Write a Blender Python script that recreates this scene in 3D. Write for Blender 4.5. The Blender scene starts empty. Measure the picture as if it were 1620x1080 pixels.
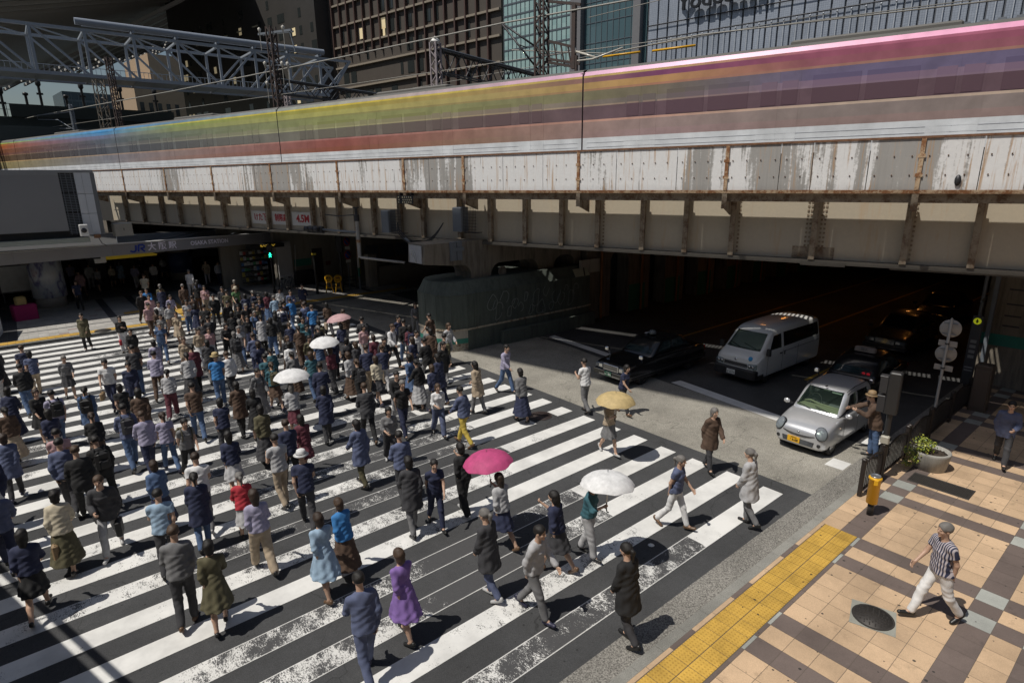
import bpy, bmesh, math, random
import numpy as np
from mathutils import Vector, Matrix, noise as mnoise
R = math.radians
PI = math.pi
rng = random.Random(7)
scn = bpy.context.scene
COL = scn.collection
H_CAM = 7.3

# ---------------------------------------------------------------- objects
def link(o):
    COL.objects.link(o); return o

def tag(o, label=None, cat=None, group=None, kind=None):
    if label: o['label'] = label
    if cat: o['category'] = cat
    if group: o['group'] = group
    if kind: o['kind'] = kind
    return o

def empty(name, loc=(0, 0, 0), rz=0.0, label=None, cat=None, group=None):
    o = bpy.data.objects.new(name, None)
    o.empty_display_size = 0.2
    o.location = loc; o.rotation_euler = (0, 0, rz)
    link(o)
    return tag(o, label, cat, group)

class MB:
    """collects verts / faces (with material slot numbers) and links them as ONE mesh object"""
    def __init__(s, M=None):
        s.v = []; s.f = []; s.m = []; s.c = []; s.M = M; s.mi = 0; s.smooth = []; s.sm = False
        s.col = None
    def add(s, pts, faces, col=None):
        b = len(s.v)
        if s.M is not None:
            pts = [s.M @ Vector(p) for p in pts]
        s.v += [tuple(p) for p in pts]
        for f in faces:
            s.f.append([b + i for i in f]); s.m.append(s.mi); s.smooth.append(s.sm)
            s.c.append(col if col is not None else s.col)
        return b
    def quad(s, a, b, c, d, col=None):
        s.add([a, b, c, d], [(0, 1, 2, 3)], col)
    def box(s, x0, x1, y0, y1, z0, z1, col=None):
        if x1 < x0: x0, x1 = x1, x0
        if y1 < y0: y0, y1 = y1, y0
        if z1 < z0: z0, z1 = z1, z0
        p = [(x0,y0,z0),(x1,y0,z0),(x1,y1,z0),(x0,y1,z0),(x0,y0,z1),(x1,y0,z1),(x1,y1,z1),(x0,y1,z1)]
        s.add(p, [(0,3,2,1),(4,5,6,7),(0,1,5,4),(1,2,6,5),(2,3,7,6),(3,0,4,7)], col)
    def bevbox(s, x0, x1, y0, y1, z0, z1, b=.02, col=None):
        """box with chamfered vertical and top edges"""
        def ring(i, z):
            return [(x0+i,y0,z),(x1-i,y0,z),(x1,y0+i,z),(x1,y1-i,z),(x1-i,y1,z),(x0+i,y1,z),(x0,y1-i,z),(x0,y0+i,z)]
        def ring2(i, z):
            return [(x0+i+b,y0+b,z),(x1-i-b,y0+b,z),(x1-b,y0+i+b,z),(x1-b,y1-i-b,z),(x1-i-b,y1-b,z),(x0+i+b,y1-b,z),(x0+b,y1-i-b,z),(x0+b,y0+i+b,z)]
        p = ring(b, z0) + ring(b, z1-b) + ring2(b, z1)
        f = [tuple(range(7,-1,-1)), tuple(range(16,24))]
        for k in range(2):
            for i in range(8):
                j = (i+1) % 8
                f.append((k*8+i, k*8+j, k*8+8+j, k*8+8+i))
        s.add(p, f, col)
    def cyl(s, p0, p1, r0, r1=None, n=12, cap=True, col=None):
        if r1 is None: r1 = r0
        p0 = Vector(p0); p1 = Vector(p1)
        d = (p1-p0)
        if d.length < 1e-9: return
        d.normalize()
        a = Vector((0,0,1)) if abs(d.z) < .9 else Vector((1,0,0))
        u = d.cross(a).normalized(); w = d.cross(u)
        pts = []
        for c, r in ((p0, r0), (p1, r1)):
            for i in range(n):
                t = 2*PI*i/n
                pts.append(c + (u*math.cos(t) + w*math.sin(t))*r)
        f = [(i, i+n, (i+1) % n+n, (i+1) % n) for i in range(n)]
        sm = s.sm; s.sm = True
        b = s.add(pts, f, col)
        s.sm = sm
        if cap:
            s.add(pts[:n], [tuple(range(n))], col); s.add(pts[n:], [tuple(range(n-1,-1,-1))], col)
    def bar(s, p0, p1, w, h=None, col=None):
        """square bar between two points (w across, h up)"""
        h = h or w
        p0 = Vector(p0); p1 = Vector(p1); d = (p1-p0).normalized()
        a = Vector((0,0,1)) if abs(d.z) < .95 else Vector((1,0,0))
        u = d.cross(a).normalized()*w/2; v = u.cross(d).normalized()*h/2
        pts = [p0-u-v, p0+u-v, p0+u+v, p0-u+v, p1-u-v, p1+u-v, p1+u+v, p1-u+v]
        s.add(pts, [(3,2,1,0),(4,5,6,7),(0,1,5,4),(1,2,6,5),(2,3,7,6),(3,0,4,7)], col)
    def tube(s, pts, r, n=8, col=None):
        pts = [Vector(p) for p in pts]
        rings = []
        prev = None
        for i, p in enumerate(pts):
            d = (pts[min(i+1, len(pts)-1)] - pts[max(i-1, 0)]).normalized()
            if prev is None:
                a = Vector((0,0,1)) if abs(d.z) < .9 else Vector((1,0,0))
                u = d.cross(a).normalized()
            else:
                u = (prev - d*prev.dot(d)).normalized()
            prev = u; w = d.cross(u)
            rr = r[i] if isinstance(r, (list, tuple)) else r
            rings += [p + (u*math.cos(2*PI*k/n) + w*math.sin(2*PI*k/n))*rr for k in range(n)]
        f = []
        for i in range(len(pts)-1):
            for k in range(n):
                f.append((i*n+k, i*n+(k+1) % n, (i+1)*n+(k+1) % n, (i+1)*n+k))
        f.append(tuple(range(n-1,-1,-1))); L = (len(pts)-1)*n; f.append(tuple(range(L, L+n)))
        sm = s.sm; s.sm = True; s.add(rings, f, col); s.sm = sm
    def lathe(s, prof, c=(0,0,0), n=24, ax=None, col=None):
        """profile of (r, z) turned about a vertical axis through c; ax rotates it (Matrix)"""
        pts = []
        for r, z in prof:
            for k in range(n):
                p = Vector((r*math.cos(2*PI*k/n), r*math.sin(2*PI*k/n), z))
                if ax is not None: p = ax @ p
                pts.append(p + Vector(c))
        f = []
        for i in range(len(prof)-1):
            for k in range(n):
                f.append((i*n+k, i*n+(k+1) % n, (i+1)*n+(k+1) % n, (i+1)*n+k))
        if prof[0][0] > 1e-6: f.append(tuple(range(n-1,-1,-1)))
        if prof[-1][0] > 1e-6:
            L = (len(prof)-1)*n; f.append(tuple(range(L, L+n)))
        sm = s.sm; s.sm = True; s.add(pts, f, col); s.sm = sm
    def prism(s, poly, z0, z1, col=None):
        """polygon in xy (counter-clockwise) pulled up from z0 to z1"""
        n = len(poly)
        p = [(x,y,z0) for x,y in poly] + [(x,y,z1) for x,y in poly]
        f = [tuple(range(n-1,-1,-1)), tuple(range(n,2*n))] + [(i,(i+1)%n,(i+1)%n+n,i+n) for i in range(n)]
        s.add(p, f, col)
    def slab(s, poly, o, u, v, w, t, col=None):
        """polygon in the (u, v) plane at o, t thick along w"""
        o, u, v, w = Vector(o), Vector(u), Vector(v), Vector(w)
        n = len(poly)
        p = [o+u*a+v*b for a,b in poly] + [o+u*a+v*b+w*t for a,b in poly]
        f = [tuple(range(n-1,-1,-1)), tuple(range(n,2*n))] + [(i,(i+1)%n,(i+1)%n+n,i+n) for i in range(n)]
        s.add(p, f, col)
    def build(s, name, mats, parent=None, attr=None, recalc=False, auto=None):
        me = bpy.data.meshes.new(name)
        me.from_pydata(s.v, [], s.f)
        if not isinstance(mats, (list, tuple)): mats = [mats]
        for m in mats: me.materials.append(m)
        me.polygons.foreach_set('material_index', s.m)
        me.polygons.foreach_set('use_smooth', s.smooth)
        if any(c is not None for c in s.c):
            ca = me.color_attributes.new('Col', 'FLOAT_COLOR', 'CORNER')
            arr = []
            for f, c in zip(s.f, s.c):
                c = c or (1,1,1)
                arr += [c[0], c[1], c[2], 1.0]*len(f)
            ca.data.foreach_set('color', arr)
        me.update()
        if recalc:
            bm = bmesh.new(); bm.from_mesh(me); bmesh.ops.recalc_face_normals(bm, faces=bm.faces); bm.to_mesh(me); bm.free()
        if auto is not None:
            me.polygons.foreach_set('use_smooth', [True]*len(me.polygons))
            me.set_sharp_from_angle(angle=R(auto))
        o = bpy.data.objects.new(name, me); link(o)
        if parent: o.parent = parent
        return o

def text_mesh(body, size, depth=.0, M=None, name='lettering', mat_=None, parent=None, squeeze=1.0, bold=0.0, align='CENTER'):
    """lettering as a mesh; text runs along local x, up is local y before M"""
    c = bpy.data.curves.new('txt', 'FONT'); c.body = body; c.size = size; c.extrude = depth; c.align_x = align; c.align_y = 'CENTER'
    c.offset = bold; c.resolution_u = 3
    o = bpy.data.objects.new('txt', c); link(o)
    dg = bpy.context.evaluated_depsgraph_get(); dg.update()
    me = bpy.data.meshes.new_from_object(o.evaluated_get(dg))
    bpy.data.objects.remove(o); bpy.data.curves.remove(c)
    me.materials.clear(); me.materials.append(mat_)
    me.polygons.foreach_set('material_index', [0]*len(me.polygons))
    T = (M if M is not None else Matrix.Identity(4)) @ Matrix.Scale(squeeze, 4, (1,0,0))
    me.transform(T)
    me.name = name
    ob = bpy.data.objects.new(name, me); link(ob)
    if parent: ob.parent = parent
    return ob

def frame(o, xdir, zdir=(0,0,1)):
    """matrix: local x -> xdir, local y (text up) -> zdir, at o; text faces x cross up"""
    x = Vector(xdir).normalized(); y = Vector(zdir).normalized(); z = x.cross(y)
    M = Matrix.Identity(4)
    for i in range(3):
        M[i][0] = x[i]; M[i][1] = y[i]; M[i][2] = z[i]; M[i][3] = o[i]
    return M

# ---------------------------------------------------------------- materials
def _new(name):
    m = bpy.data.materials.new(name); m.use_nodes = True
    nt = m.node_tree; nt.nodes.clear()
    out = nt.nodes.new('ShaderNodeOutputMaterial'); b = nt.nodes.new('ShaderNodeBsdfPrincipled')
    nt.links.new(b.outputs[0], out.inputs[0])
    return m, nt, b
def N(nt, t, **kw):
    n = nt.nodes.new(t)
    for k, v in kw.items(): setattr(n, k, v)
    return n
def coords(nt, kind='Object', scale=(1,1,1), rot=(0,0,0)):
    tc = N(nt, 'ShaderNodeTexCoord'); mp = N(nt, 'ShaderNodeMapping')
    mp.inputs['Scale'].default_value = scale; mp.inputs['Rotation'].default_value = rot
    nt.links.new(tc.outputs[kind], mp.inputs[0]); return mp.outputs[0]
def noise(nt, vec, scale, detail=4, rough=.55):
    n = N(nt, 'ShaderNodeTexNoise'); n.inputs['Scale'].default_value = scale; n.inputs['Detail'].default_value = detail
    n.inputs['Roughness'].default_value = rough
    if vec is not None: nt.links.new(vec, n.inputs['Vector'])
    return n.outputs['Fac']
def ramp(nt, fac, stops, interp='LINEAR'):
    r = N(nt, 'ShaderNodeValToRGB'); r.color_ramp.interpolation = interp
    e = r.color_ramp.elements
    while len(e) > 1: e.remove(e[-1])
    for i, (p, c) in enumerate(stops):
        if not isinstance(c, (tuple, list)): c = (c, c, c)
        c = (c[0], c[1], c[2], 1)
        if i == 0: e[0].position = p; e[0].color = c
        else:
            x = e.new(p); x.color = c
    nt.links.new(fac, r.inputs[0]); return r.outputs[0]
def mix(nt, fac, a, b, mode='MIX'):
    m = N(nt, 'ShaderNodeMix', data_type='RGBA', blend_type=mode)
    for sock, v in ((m.inputs[0], fac), (m.inputs[6], a), (m.inputs[7], b)):
        if hasattr(v, 'node'): nt.links.new(v, sock)
        elif isinstance(v, (int, float)): sock.default_value = v
        else: sock.default_value = (v[0], v[1], v[2], 1)
    return m.outputs[2]
def math_(nt, op, a, b=0.0, clamp=False):
    m = N(nt, 'ShaderNodeMath', operation=op); m.use_clamp = clamp
    for sock, v in ((m.inputs[0], a), (m.inputs[1], b)):
        if hasattr(v, 'node'): nt.links.new(v, sock)
        else: sock.default_value = v
    return m.outputs[0]
def bump(nt, b, h, strength=.3, dist=.01):
    n = N(nt, 'ShaderNodeBump'); n.inputs['Strength'].default_value = strength; n.inputs['Distance'].default_value = dist
    nt.links.new(h, n.inputs['Height']); nt.links.new(n.outputs[0], b.inputs['Normal'])
def attr(nt, name='Col'):
    a = N(nt, 'ShaderNodeAttribute'); a.attribute_name = name; return a.outputs['Color']

_cache = {}
def mat(name, c, rough=.6, metal=0.0, var=.15, scale=3.0, bmp=0.0, spec=.5, coat=0.0, emit=None, estr=1.0):
    """painted / plain surface with a little uneven tone"""
    key = (name, tuple(c), rough, metal)
    if key in _cache: return _cache[key]
    m, nt, b = _new(name)
    b.inputs['Roughness'].default_value = rough; b.inputs['Metallic'].default_value = metal
    b.inputs['Specular IOR Level'].default_value = spec; b.inputs['Coat Weight'].default_value = coat
    if var > 0:
        v = coords(nt)
        n1 = noise(nt, v, scale, 5, .6)
        col = mix(nt, n1, tuple(x*(1-var) for x in c), tuple(min(1, x*(1+var)) for x in c))
        nt.links.new(col, b.inputs['Base Color'])
        if bmp: bump(nt, b, noise(nt, v, scale*8, 3), bmp, .005)
    else:
        b.inputs['Base Color'].default_value = (*c, 1)
    if emit:
        b.inputs['Emission Color'].default_value = (*emit, 1); b.inputs['Emission Strength'].default_value = estr
    _cache[key] = m
    return m

def mat_attr(name, rough=.7, grain=40, amt=.25, bmp=.15, metal=0):
    """colour comes from the mesh's own colour layer, roughened by grain"""
    m, nt, b = _new(name)
    b.inputs['Roughness'].default_value = rough; b.inputs['Metallic'].default_value = metal
    v = coords(nt)
    n1 = noise(nt, v, grain, 4, .7); n2 = noise(nt, v, 1.3, 4, .6)
    a = attr(nt)
    f = ramp(nt, n1, [(.3, 1-amt), (.7, 1+amt*.5)])
    c = mix(nt, 1.0, a, f, 'MULTIPLY')
    f2 = ramp(nt, n2, [(.3, .8), (.65, 1.08)])
    c = mix(nt, 1.0, c, f2, 'MULTIPLY')
    nt.links.new(c, b.inputs['Base Color'])
    bump(nt, b, n1, bmp, .004)
    return m

# shared paints and metals
DARKSTEEL = mat('dark_steel', (.06,.06,.065), .5, .6)
GREYSTEEL = mat('grey_steel_paint', (.16,.18,.205), .5, .0, .2, 1.5)
BLACKPLASTIC = mat('black_plastic', (.02,.02,.021), .45)
RUBBER = mat('tyre_rubber', (.018,.018,.018), .85, var=.2)
CHROME = mat('chrome', (.75,.76,.78), .12, 1.0, 0)
WHITEPAINT = mat('white_paint', (.72,.72,.7), .5)
REDPAINT = mat('red_paint', (.5,.03,.03), .5)
BLUEPAINT = mat('blue_paint', (.02,.06,.42), .5)
YELLOWPAINT = mat('yellow_paint', (.74,.40,.015), .42, var=.1)
WIREBLACK = mat('cable_black', (.03,.03,.03), .6)

# ---------------------------------------------------------------- frames and camera
# world x runs along the street away to the right, world y across it, z up.  The railway crosses at a skew.
BR_O = Vector((18.76, 12.75, 0))              # a point of the bridge's near girder
BR_X = Vector((.29, -.957, 0)); BR_Y = Vector((.957, .29, 0))   # along the rails (to the right) / away over the tracks
def br(x, y, z=0.0): return BR_O + BR_X*x + BR_Y*y + Vector((0,0,z))
BR_RZ = math.atan2(-.957, .29)

cam = bpy.data.cameras.new('camera'); cam_o = bpy.data.objects.new('camera', cam); link(cam_o)
cam.sensor_width = 36; cam.lens = 36*932.601/1620; cam.clip_end = 2000; cam.clip_start = .1
_yS, _p, _r = .87938348, .268333938, -.0128467708
def _camaxes():
    W = Matrix(((math.sin(_yS), math.cos(_yS), 0), (-math.cos(_yS), math.sin(_yS), 0), (0, 0, 1)))
    fwd = W @ Vector((0, math.cos(_p), -math.sin(_p))); up = W @ Vector((0, math.sin(_p), math.cos(_p))); rt = W @ Vector((1, 0, 0))
    c, s = math.cos(_r), math.sin(_r)
    return c*rt + s*up, -s*rt + c*up, fwd
_rt, _up, _fw = _camaxes()
Mc = Matrix.Identity(4)
for i in range(3):
    Mc[i][0] = _rt[i]; Mc[i][1] = _up[i]; Mc[i][2] = -_fw[i]
Mc[2][3] = H_CAM
cam_o.matrix_world = Mc
scn.camera = cam_o

# ---------------------------------------------------------------- light
SUN_EL = R(61.0)
SH = Vector((.98, -.20, 0)).normalized()     # the way shadows point
sun = bpy.data.lights.new('sun', 'SUN'); sun.energy = 3.4; sun.angle = R(.4); sun.color = (1, .95, .87)
so = bpy.data.objects.new('sun', sun); link(so)
_d = Vector((SH.x*math.cos(SUN_EL), SH.y*math.cos(SUN_EL), -math.sin(SUN_EL)))
so.rotation_euler = _d.to_track_quat('-Z', 'Y').to_euler()
w = bpy.data.worlds.new('World'); scn.world = w; w.use_nodes = True
wn = w.node_tree; wn.nodes.clear()
sky = wn.nodes.new('ShaderNodeTexSky'); sky.sky_type = 'NISHITA'; sky.sun_disc = False
sky.sun_elevation = SUN_EL; sky.sun_rotation = math.atan2(-SH.x, -SH.y)
sky.air_density = 1.2; sky.dust_density = 1.5; sky.ozone_density = 1.0
bg = wn.nodes.new('ShaderNodeBackground'); bg.inputs[1].default_value = .045
wo = wn.nodes.new('ShaderNodeOutputWorld')
wn.links.new(sky.outputs[0], bg.inputs[0]); wn.links.new(bg.outputs[0], wo.inputs[0])
scn.view_settings.view_transform = 'Standard'; scn.view_settings.look = 'None'; scn.view_settings.gamma = 1
scn.view_settings.exposure = .16
scn.cycles.max_bounces = 5; scn.cycles.transparent_max_bounces = 8
# ================================================================ GROUND
def road_mat(name, c, speck, gum=.5, grain=95, crack=False, patch=.25):
    m, nt, b = _new(name)
    v = coords(nt)
    n1 = ramp(nt, noise(nt, v, grain, 3, .75), [(.36, 0), (.64, 1)]); n2 = noise(nt, v, .55, 5, .6); n3 = noise(nt, v, 6, 4, .6)
    base = mix(nt, n1, tuple(x*(1-speck) for x in c), tuple(x*(1+speck) for x in c))
    base = mix(nt, 1.0, base, ramp(nt, n2, [(.3, 1-patch), (.7, 1+patch)]), 'MULTIPLY')
    base = mix(nt, 1.0, base, ramp(nt, n3, [(.3, .92), (.7, 1.06)]), 'MULTIPLY')
    vo = N(nt, 'ShaderNodeTexVoronoi', voronoi_dimensions='2D'); vo.inputs['Scale'].default_value = 3.3; nt.links.new(v, vo.inputs['Vector'])
    sep = N(nt, 'ShaderNodeSeparateColor'); nt.links.new(vo.outputs['Color'], sep.inputs[0])
    lim = math_(nt, 'MULTIPLY', math_(nt, 'SUBTRACT', sep.outputs[0], .55), .16)
    spot = math_(nt, 'LESS_THAN', vo.outputs['Distance'], lim)
    spot = math_(nt, 'MULTIPLY', spot, gum)
    base = mix(nt, spot, base, tuple(x*.22 for x in c))
    if crack:
        vc = N(nt, 'ShaderNodeTexVoronoi', feature='DISTANCE_TO_EDGE'); vc.inputs['Scale'].default_value = .23
        vv = N(nt, 'ShaderNodeVectorMath', operation='ADD'); nz = N(nt, 'ShaderNodeTexNoise'); nz.inputs['Scale'].default_value = 1.5
        nt.links.new(v, nz.inputs['Vector']); nt.links.new(v, vv.inputs[0]); nt.links.new(nz.outputs['Color'], vv.inputs[1])
        nt.links.new(vv.outputs[0], vc.inputs['Vector'])
        cr = ramp(nt, vc.outputs['Distance'], [(0, .6), (.004, 1)])
        base = mix(nt, 1.0, base, cr, 'MULTIPLY')
    nt.links.new(base, b.inputs['Base Color'])
    b.inputs['Roughness'].default_value = .85; b.inputs['Specular IOR Level'].default_value = .3
    bump(nt, b, n1, .5, .006)
    return m
ASPHALT = road_mat('asphalt', (.072,.071,.070), .45, .35)
CROSSASPHALT = road_mat('crossing_asphalt', (.060,.061,.063), .3, .6, 80, True, .2)
OLDROAD = road_mat('worn_pale_roadway', (.28,.265,.23), .45, .55, 42, True, .25)
AGGREGATE = road_mat('gutter_aggregate', (.21,.20,.18), .62, .3, 38, False, .2)
KERBSTONE = road_mat('kerb_stone', (.25,.245,.222), .25, .6, 60)
TILE = None
def tile_mat(name):
    m, nt, b = _new(name)
    v = coords(nt)
    n1 = noise(nt, v, 70, 3, .7); n2 = noise(nt, v, .9, 5, .65)
    a = attr(nt)
    c = mix(nt, 1.0, a, ramp(nt, n1, [(.3, .84), (.7, 1.1)]), 'MULTIPLY')
    c = mix(nt, 1.0, c, ramp(nt, n2, [(.28, .74), (.6, 1.05)]), 'MULTIPLY')
    st = noise(nt, v, 2.3, 6, .7)
    c = mix(nt, 1.0, c, ramp(nt, st, [(.26, .62), (.4, 1)]), 'MULTIPLY')
    vo = N(nt, 'ShaderNodeTexVoronoi', voronoi_dimensions='2D'); vo.inputs['Scale'].default_value = 3.4; nt.links.new(v, vo.inputs['Vector'])
    sep = N(nt, 'ShaderNodeSeparateColor'); nt.links.new(vo.outputs['Color'], sep.inputs[0])
    lim = math_(nt, 'MULTIPLY', math_(nt, 'SUBTRACT', sep.outputs[0], .55), .19)
    spot = math_(nt, 'MULTIPLY', math_(nt, 'LESS_THAN', vo.outputs['Distance'], lim), .9)
    c = mix(nt, spot, c, (.03,.028,.026))
    nt.links.new(c, b.inputs['Base Color'])
    b.inputs['Roughness'].default_value = .7
    bump(nt, b, n1, .15, .003)
    return m
TILE = tile_mat('pavement_tile')
GROUT = mat('tile_joint', (.12,.10,.08), .9)

def paint_mat():
    """white road paint worn through to the asphalt, thin edge lines surviving"""
    m, nt, b = _new('worn_road_paint')
    v = coords(nt)
    fine = noise(nt, coords(nt, 'Object', (1.25,.55,1)), 46, 5, .78); mid = noise(nt, coords(nt, 'Object', (1,.7,1)), 4.2, 5, .65); big = noise(nt, v, .42, 3, .5)
    tc = N(nt, 'ShaderNodeTexCoord'); sx = N(nt, 'ShaderNodeSeparateXYZ'); nt.links.new(tc.outputs['Object'], sx.inputs[0])
    # worst wear where feet and wheels pass: a broad belt through the middle of the crossing
    bx = math_(nt, 'SUBTRACT', sx.outputs[0], 6.8); bx = math_(nt, 'ABSOLUTE', bx)
    belt = ramp(nt, math_(nt, 'DIVIDE', bx, 9.0), [(0, .21), (.42, .15), (.7, .06), (1, .04)])
    k = math_(nt, 'FRACT', math_(nt, 'DIVIDE', math_(nt, 'SUBTRACT', sx.outputs[1], 5.58), .9967))
    kv = math_(nt, 'MULTIPLY', k, .9967/.49)
    edge = ramp(nt, math_(nt, 'ABSOLUTE', math_(nt, 'SUBTRACT', kv, .5)), [(.45, 0), (.475, 1)])
    sid = math_(nt, 'FLOOR', math_(nt, 'DIVIDE', math_(nt, 'SUBTRACT', sx.outputs[1], 5.5), .9967))
    wn = N(nt, 'ShaderNodeTexWhiteNoise', noise_dimensions='1D'); nt.links.new(sid, wn.inputs['W'])
    each = math_(nt, 'MULTIPLY', math_(nt, 'SUBTRACT', wn.outputs['Value'], .38), .18)
    s = math_(nt, 'ADD', math_(nt, 'MULTIPLY', fine, .55), math_(nt, 'MULTIPLY', mid, .38))
    s = math_(nt, 'ADD', s, math_(nt, 'MULTIPLY', big, .42))
    s = math_(nt, 'SUBTRACT', s, belt); s = math_(nt, 'SUBTRACT', s, each)
    w2 = N(nt, 'ShaderNodeTexWhiteNoise', noise_dimensions='1D'); nt.links.new(math_(nt, 'ADD', sid, 31.7), w2.inputs['W'])
    lim_ = math_(nt, 'ADD', 8.7, math_(nt, 'MULTIPLY', w2.outputs['Value'], 1.8))
    fresh = math_(nt, 'MULTIPLY', math_(nt, 'GREATER_THAN', sx.outputs[0], lim_), .15)
    s = math_(nt, 'ADD', s, fresh)
    f = ramp(nt, s, [(.455, 0), (.49, 1)])
    e2 = math_(nt, 'MULTIPLY', edge, ramp(nt, fine, [(.32, 0), (.42, 1)]))
    f = math_(nt, 'MAXIMUM', f, math_(nt, 'MULTIPLY', e2, .9))
    dirt = ramp(nt, noise(nt, v, 1.1, 5, .65), [(.28, .70), (.62, 1.0)])
    white = mix(nt, 1.0, (.74,.735,.71), dirt, 'MULTIPLY')
    grain = ramp(nt, noise(nt, v, 80, 3, .7), [(.3, .75), (.7, 1.25)])
    blk = mix(nt, 1.0, (.062,.062,.064), grain, 'MULTIPLY')
    nt.links.new(mix(nt, f, blk, white), b.inputs['Base Color'])
    b.inputs['Roughness'].default_value = .75
    bump(nt, b, fine, .2, .004)
    return m
ROADPAINT = paint_mat()

m_ = MB(); m_.quad((-160,-200,-.02),(260,-200,-.02),(260,300,-.02),(-160,300,-.02))
tag(m_.build('ground', ASPHALT), kind='structure')
def sheet(name, x0,x1,y0,y1,z,m):
    q = MB(); q.quad((x0,y0,z),(x1,y0,z),(x1,y1,z),(x0,y1,z)); return tag(q.build(name, m), kind='structure')
sheet('road', -60, 90, 4.5, 35.3, 0, ASPHALT)
sheet('crossing_surface', -20, 13.42, 5.05, 35.3, .004, CROSSASPHALT)
q = MB(); q.add([(13.42,5.05,.004),(17.2,5.05,.004),(17.5,12.3,.004),(18.3,18.0,.004),(18.6,35.3,.004),(13.42,35.3,.004)], [range(6)])
tag(q.build('old_roadway', OLDROAD), kind='structure')
sheet('gutter', -20, 40, 4.56, 5.12, .008, AGGREGATE)
# stripes, in places made good with fresher pieces that start and stop on a line
q = MB()
for k in range(30):
    y = 5.58 + k*.9967
    if y > 34.9: break
    e = 12.93 + .03*math.sin(k*1.7)
    if k == 7:
        q.quad((-16,y,.008),(11.35,y,.008),(11.35,y+.49,.008),(-16,y+.49,.008)); q.quad((12.25,y,.008),(e,y,.008),(e,y+.49,.008),(12.25,y+.49,.008))
        continue
    if 20.2 < y+.5 and y < 23.7: e = min(e, 12.95)
    q.quad((-16,y,.008),(e,y,.008),(e,y+.49,.008),(-16,y+.49,.008))
tag(q.build('crosswalk_stripes', ROADPAINT), kind='structure')
q = MB()
q.quad((17.05,7.85,.008),(17.5,7.75,.008),(18.05,12.0,.008),(17.6,12.1,.008))
q.quad((18.05,13.0,.008),(18.45,13.0,.008),(19.15,19.9,.008),(18.75,19.9,.008))
q.quad((17.3,5.0,.008),(18.2,5.0,.008),(18.2,5.5,.008),(17.3,5.5,.008))
q.quad((15.2,5.15,.010),(15.75,5.15,.010),(15.75,5.6,.010),(15.2,5.6,.010))
for x in np.arange(19.5, 60, .01)[::4000]: pass
tag(q.build('road_markings', ROADPAINT), kind='structure')
YLINE = mat('yellow_road_paint', (.42,.27,.05), .8, var=.35, scale=6)
q = MB()
for y in (8.9, 12.1, 15.6):
    q.quad((21.5,y,.008),(70,y,.008),(70,y+.13,.008),(21.5,y+.13,.008))
tag(q.build('lane_lines', YLINE), kind='structure')

# right-hand pavement
BEIGE = (.56,.395,.25); BROWN = (.150,.116,.102); GREYT = (.36,.37,.34); YEL = (.57,.35,.065)
def jit(c, a=.10):
    k = 1+rng.uniform(-a, a); return tuple(x*k for x in c)
q = MB(); q.prism([(-22,-30),(75,-30),(75,4.40),(-22,4.40)], -.05, .12)
tag(q.build('pavement_base', GROUT), kind='structure')
q = MB()
x = -20.0
while x < 60:
    l = .62; q.box(x+.004, x+l-.004, 4.40, 4.575, -.02, .118); x += l
tag(q.build('kerb', KERBSTONE), kind='structure')
q = MB(); z = .124; g_ = .0035
def tl(x0,x1,y0,y1,c): q.quad((x0+g_,y0+g_,z),(x1-g_,y0+g_,z),(x1-g_,y1-g_,z),(x0+g_,y1-g_,z), jit(c))
XP, YP, X0 = .4125, .4, 10.95
def isband(i): return (i % 8) in (0, 2)
for i in range(-72, 75):
    xa = X0 + i*XP
    for j in range(-20, 9):
        ya = 3.6 - (j+1)*YP if j >= 0 else 3.6 + (-j-1)*YP
        if j < 0: continue
        # brown columns in pairs every 3.2 m
        col = j in (5, 7, 13, 15)
        c = BEIGE
        if isband(i) and col: c = GREYT
        elif isband(i) or col: c = BROWN
        tl(xa, xa+XP, ya, ya+YP, c)
for j in range(9, 30):
    for i in range(-60, 40):
        xa = X0+i*XP; ya = 3.6-(j+1)*YP
        c = BROWN if isband(i) or j in (13,15,21,23) else BEIGE
        if j > 8: tl(xa, xa+XP, ya, ya+YP, c)
# strip along the kerb
for i in range(-72, 75):
    xa = X0 + i*XP
    if xa+XP < 12.4:
        tl(xa, xa+XP, 3.6, 3.66, GREYT if isband(i) else BROWN)
    else:
        tl(xa, xa+XP, 3.6, 4.0, GREYT if isband(i) else BROWN)
        tl(xa, xa+XP, 4.0, 4.395, BROWN if isband(i) else BEIGE)
x = 12.2; k = 0
while x > -20:
    tl(x-.6, x, 4.315, 4.397, BEIGE if (k % 3) < 2 else BROWN); x -= .6; k += 1
tag(q.build('pavement', TILE), kind='structure')
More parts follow.
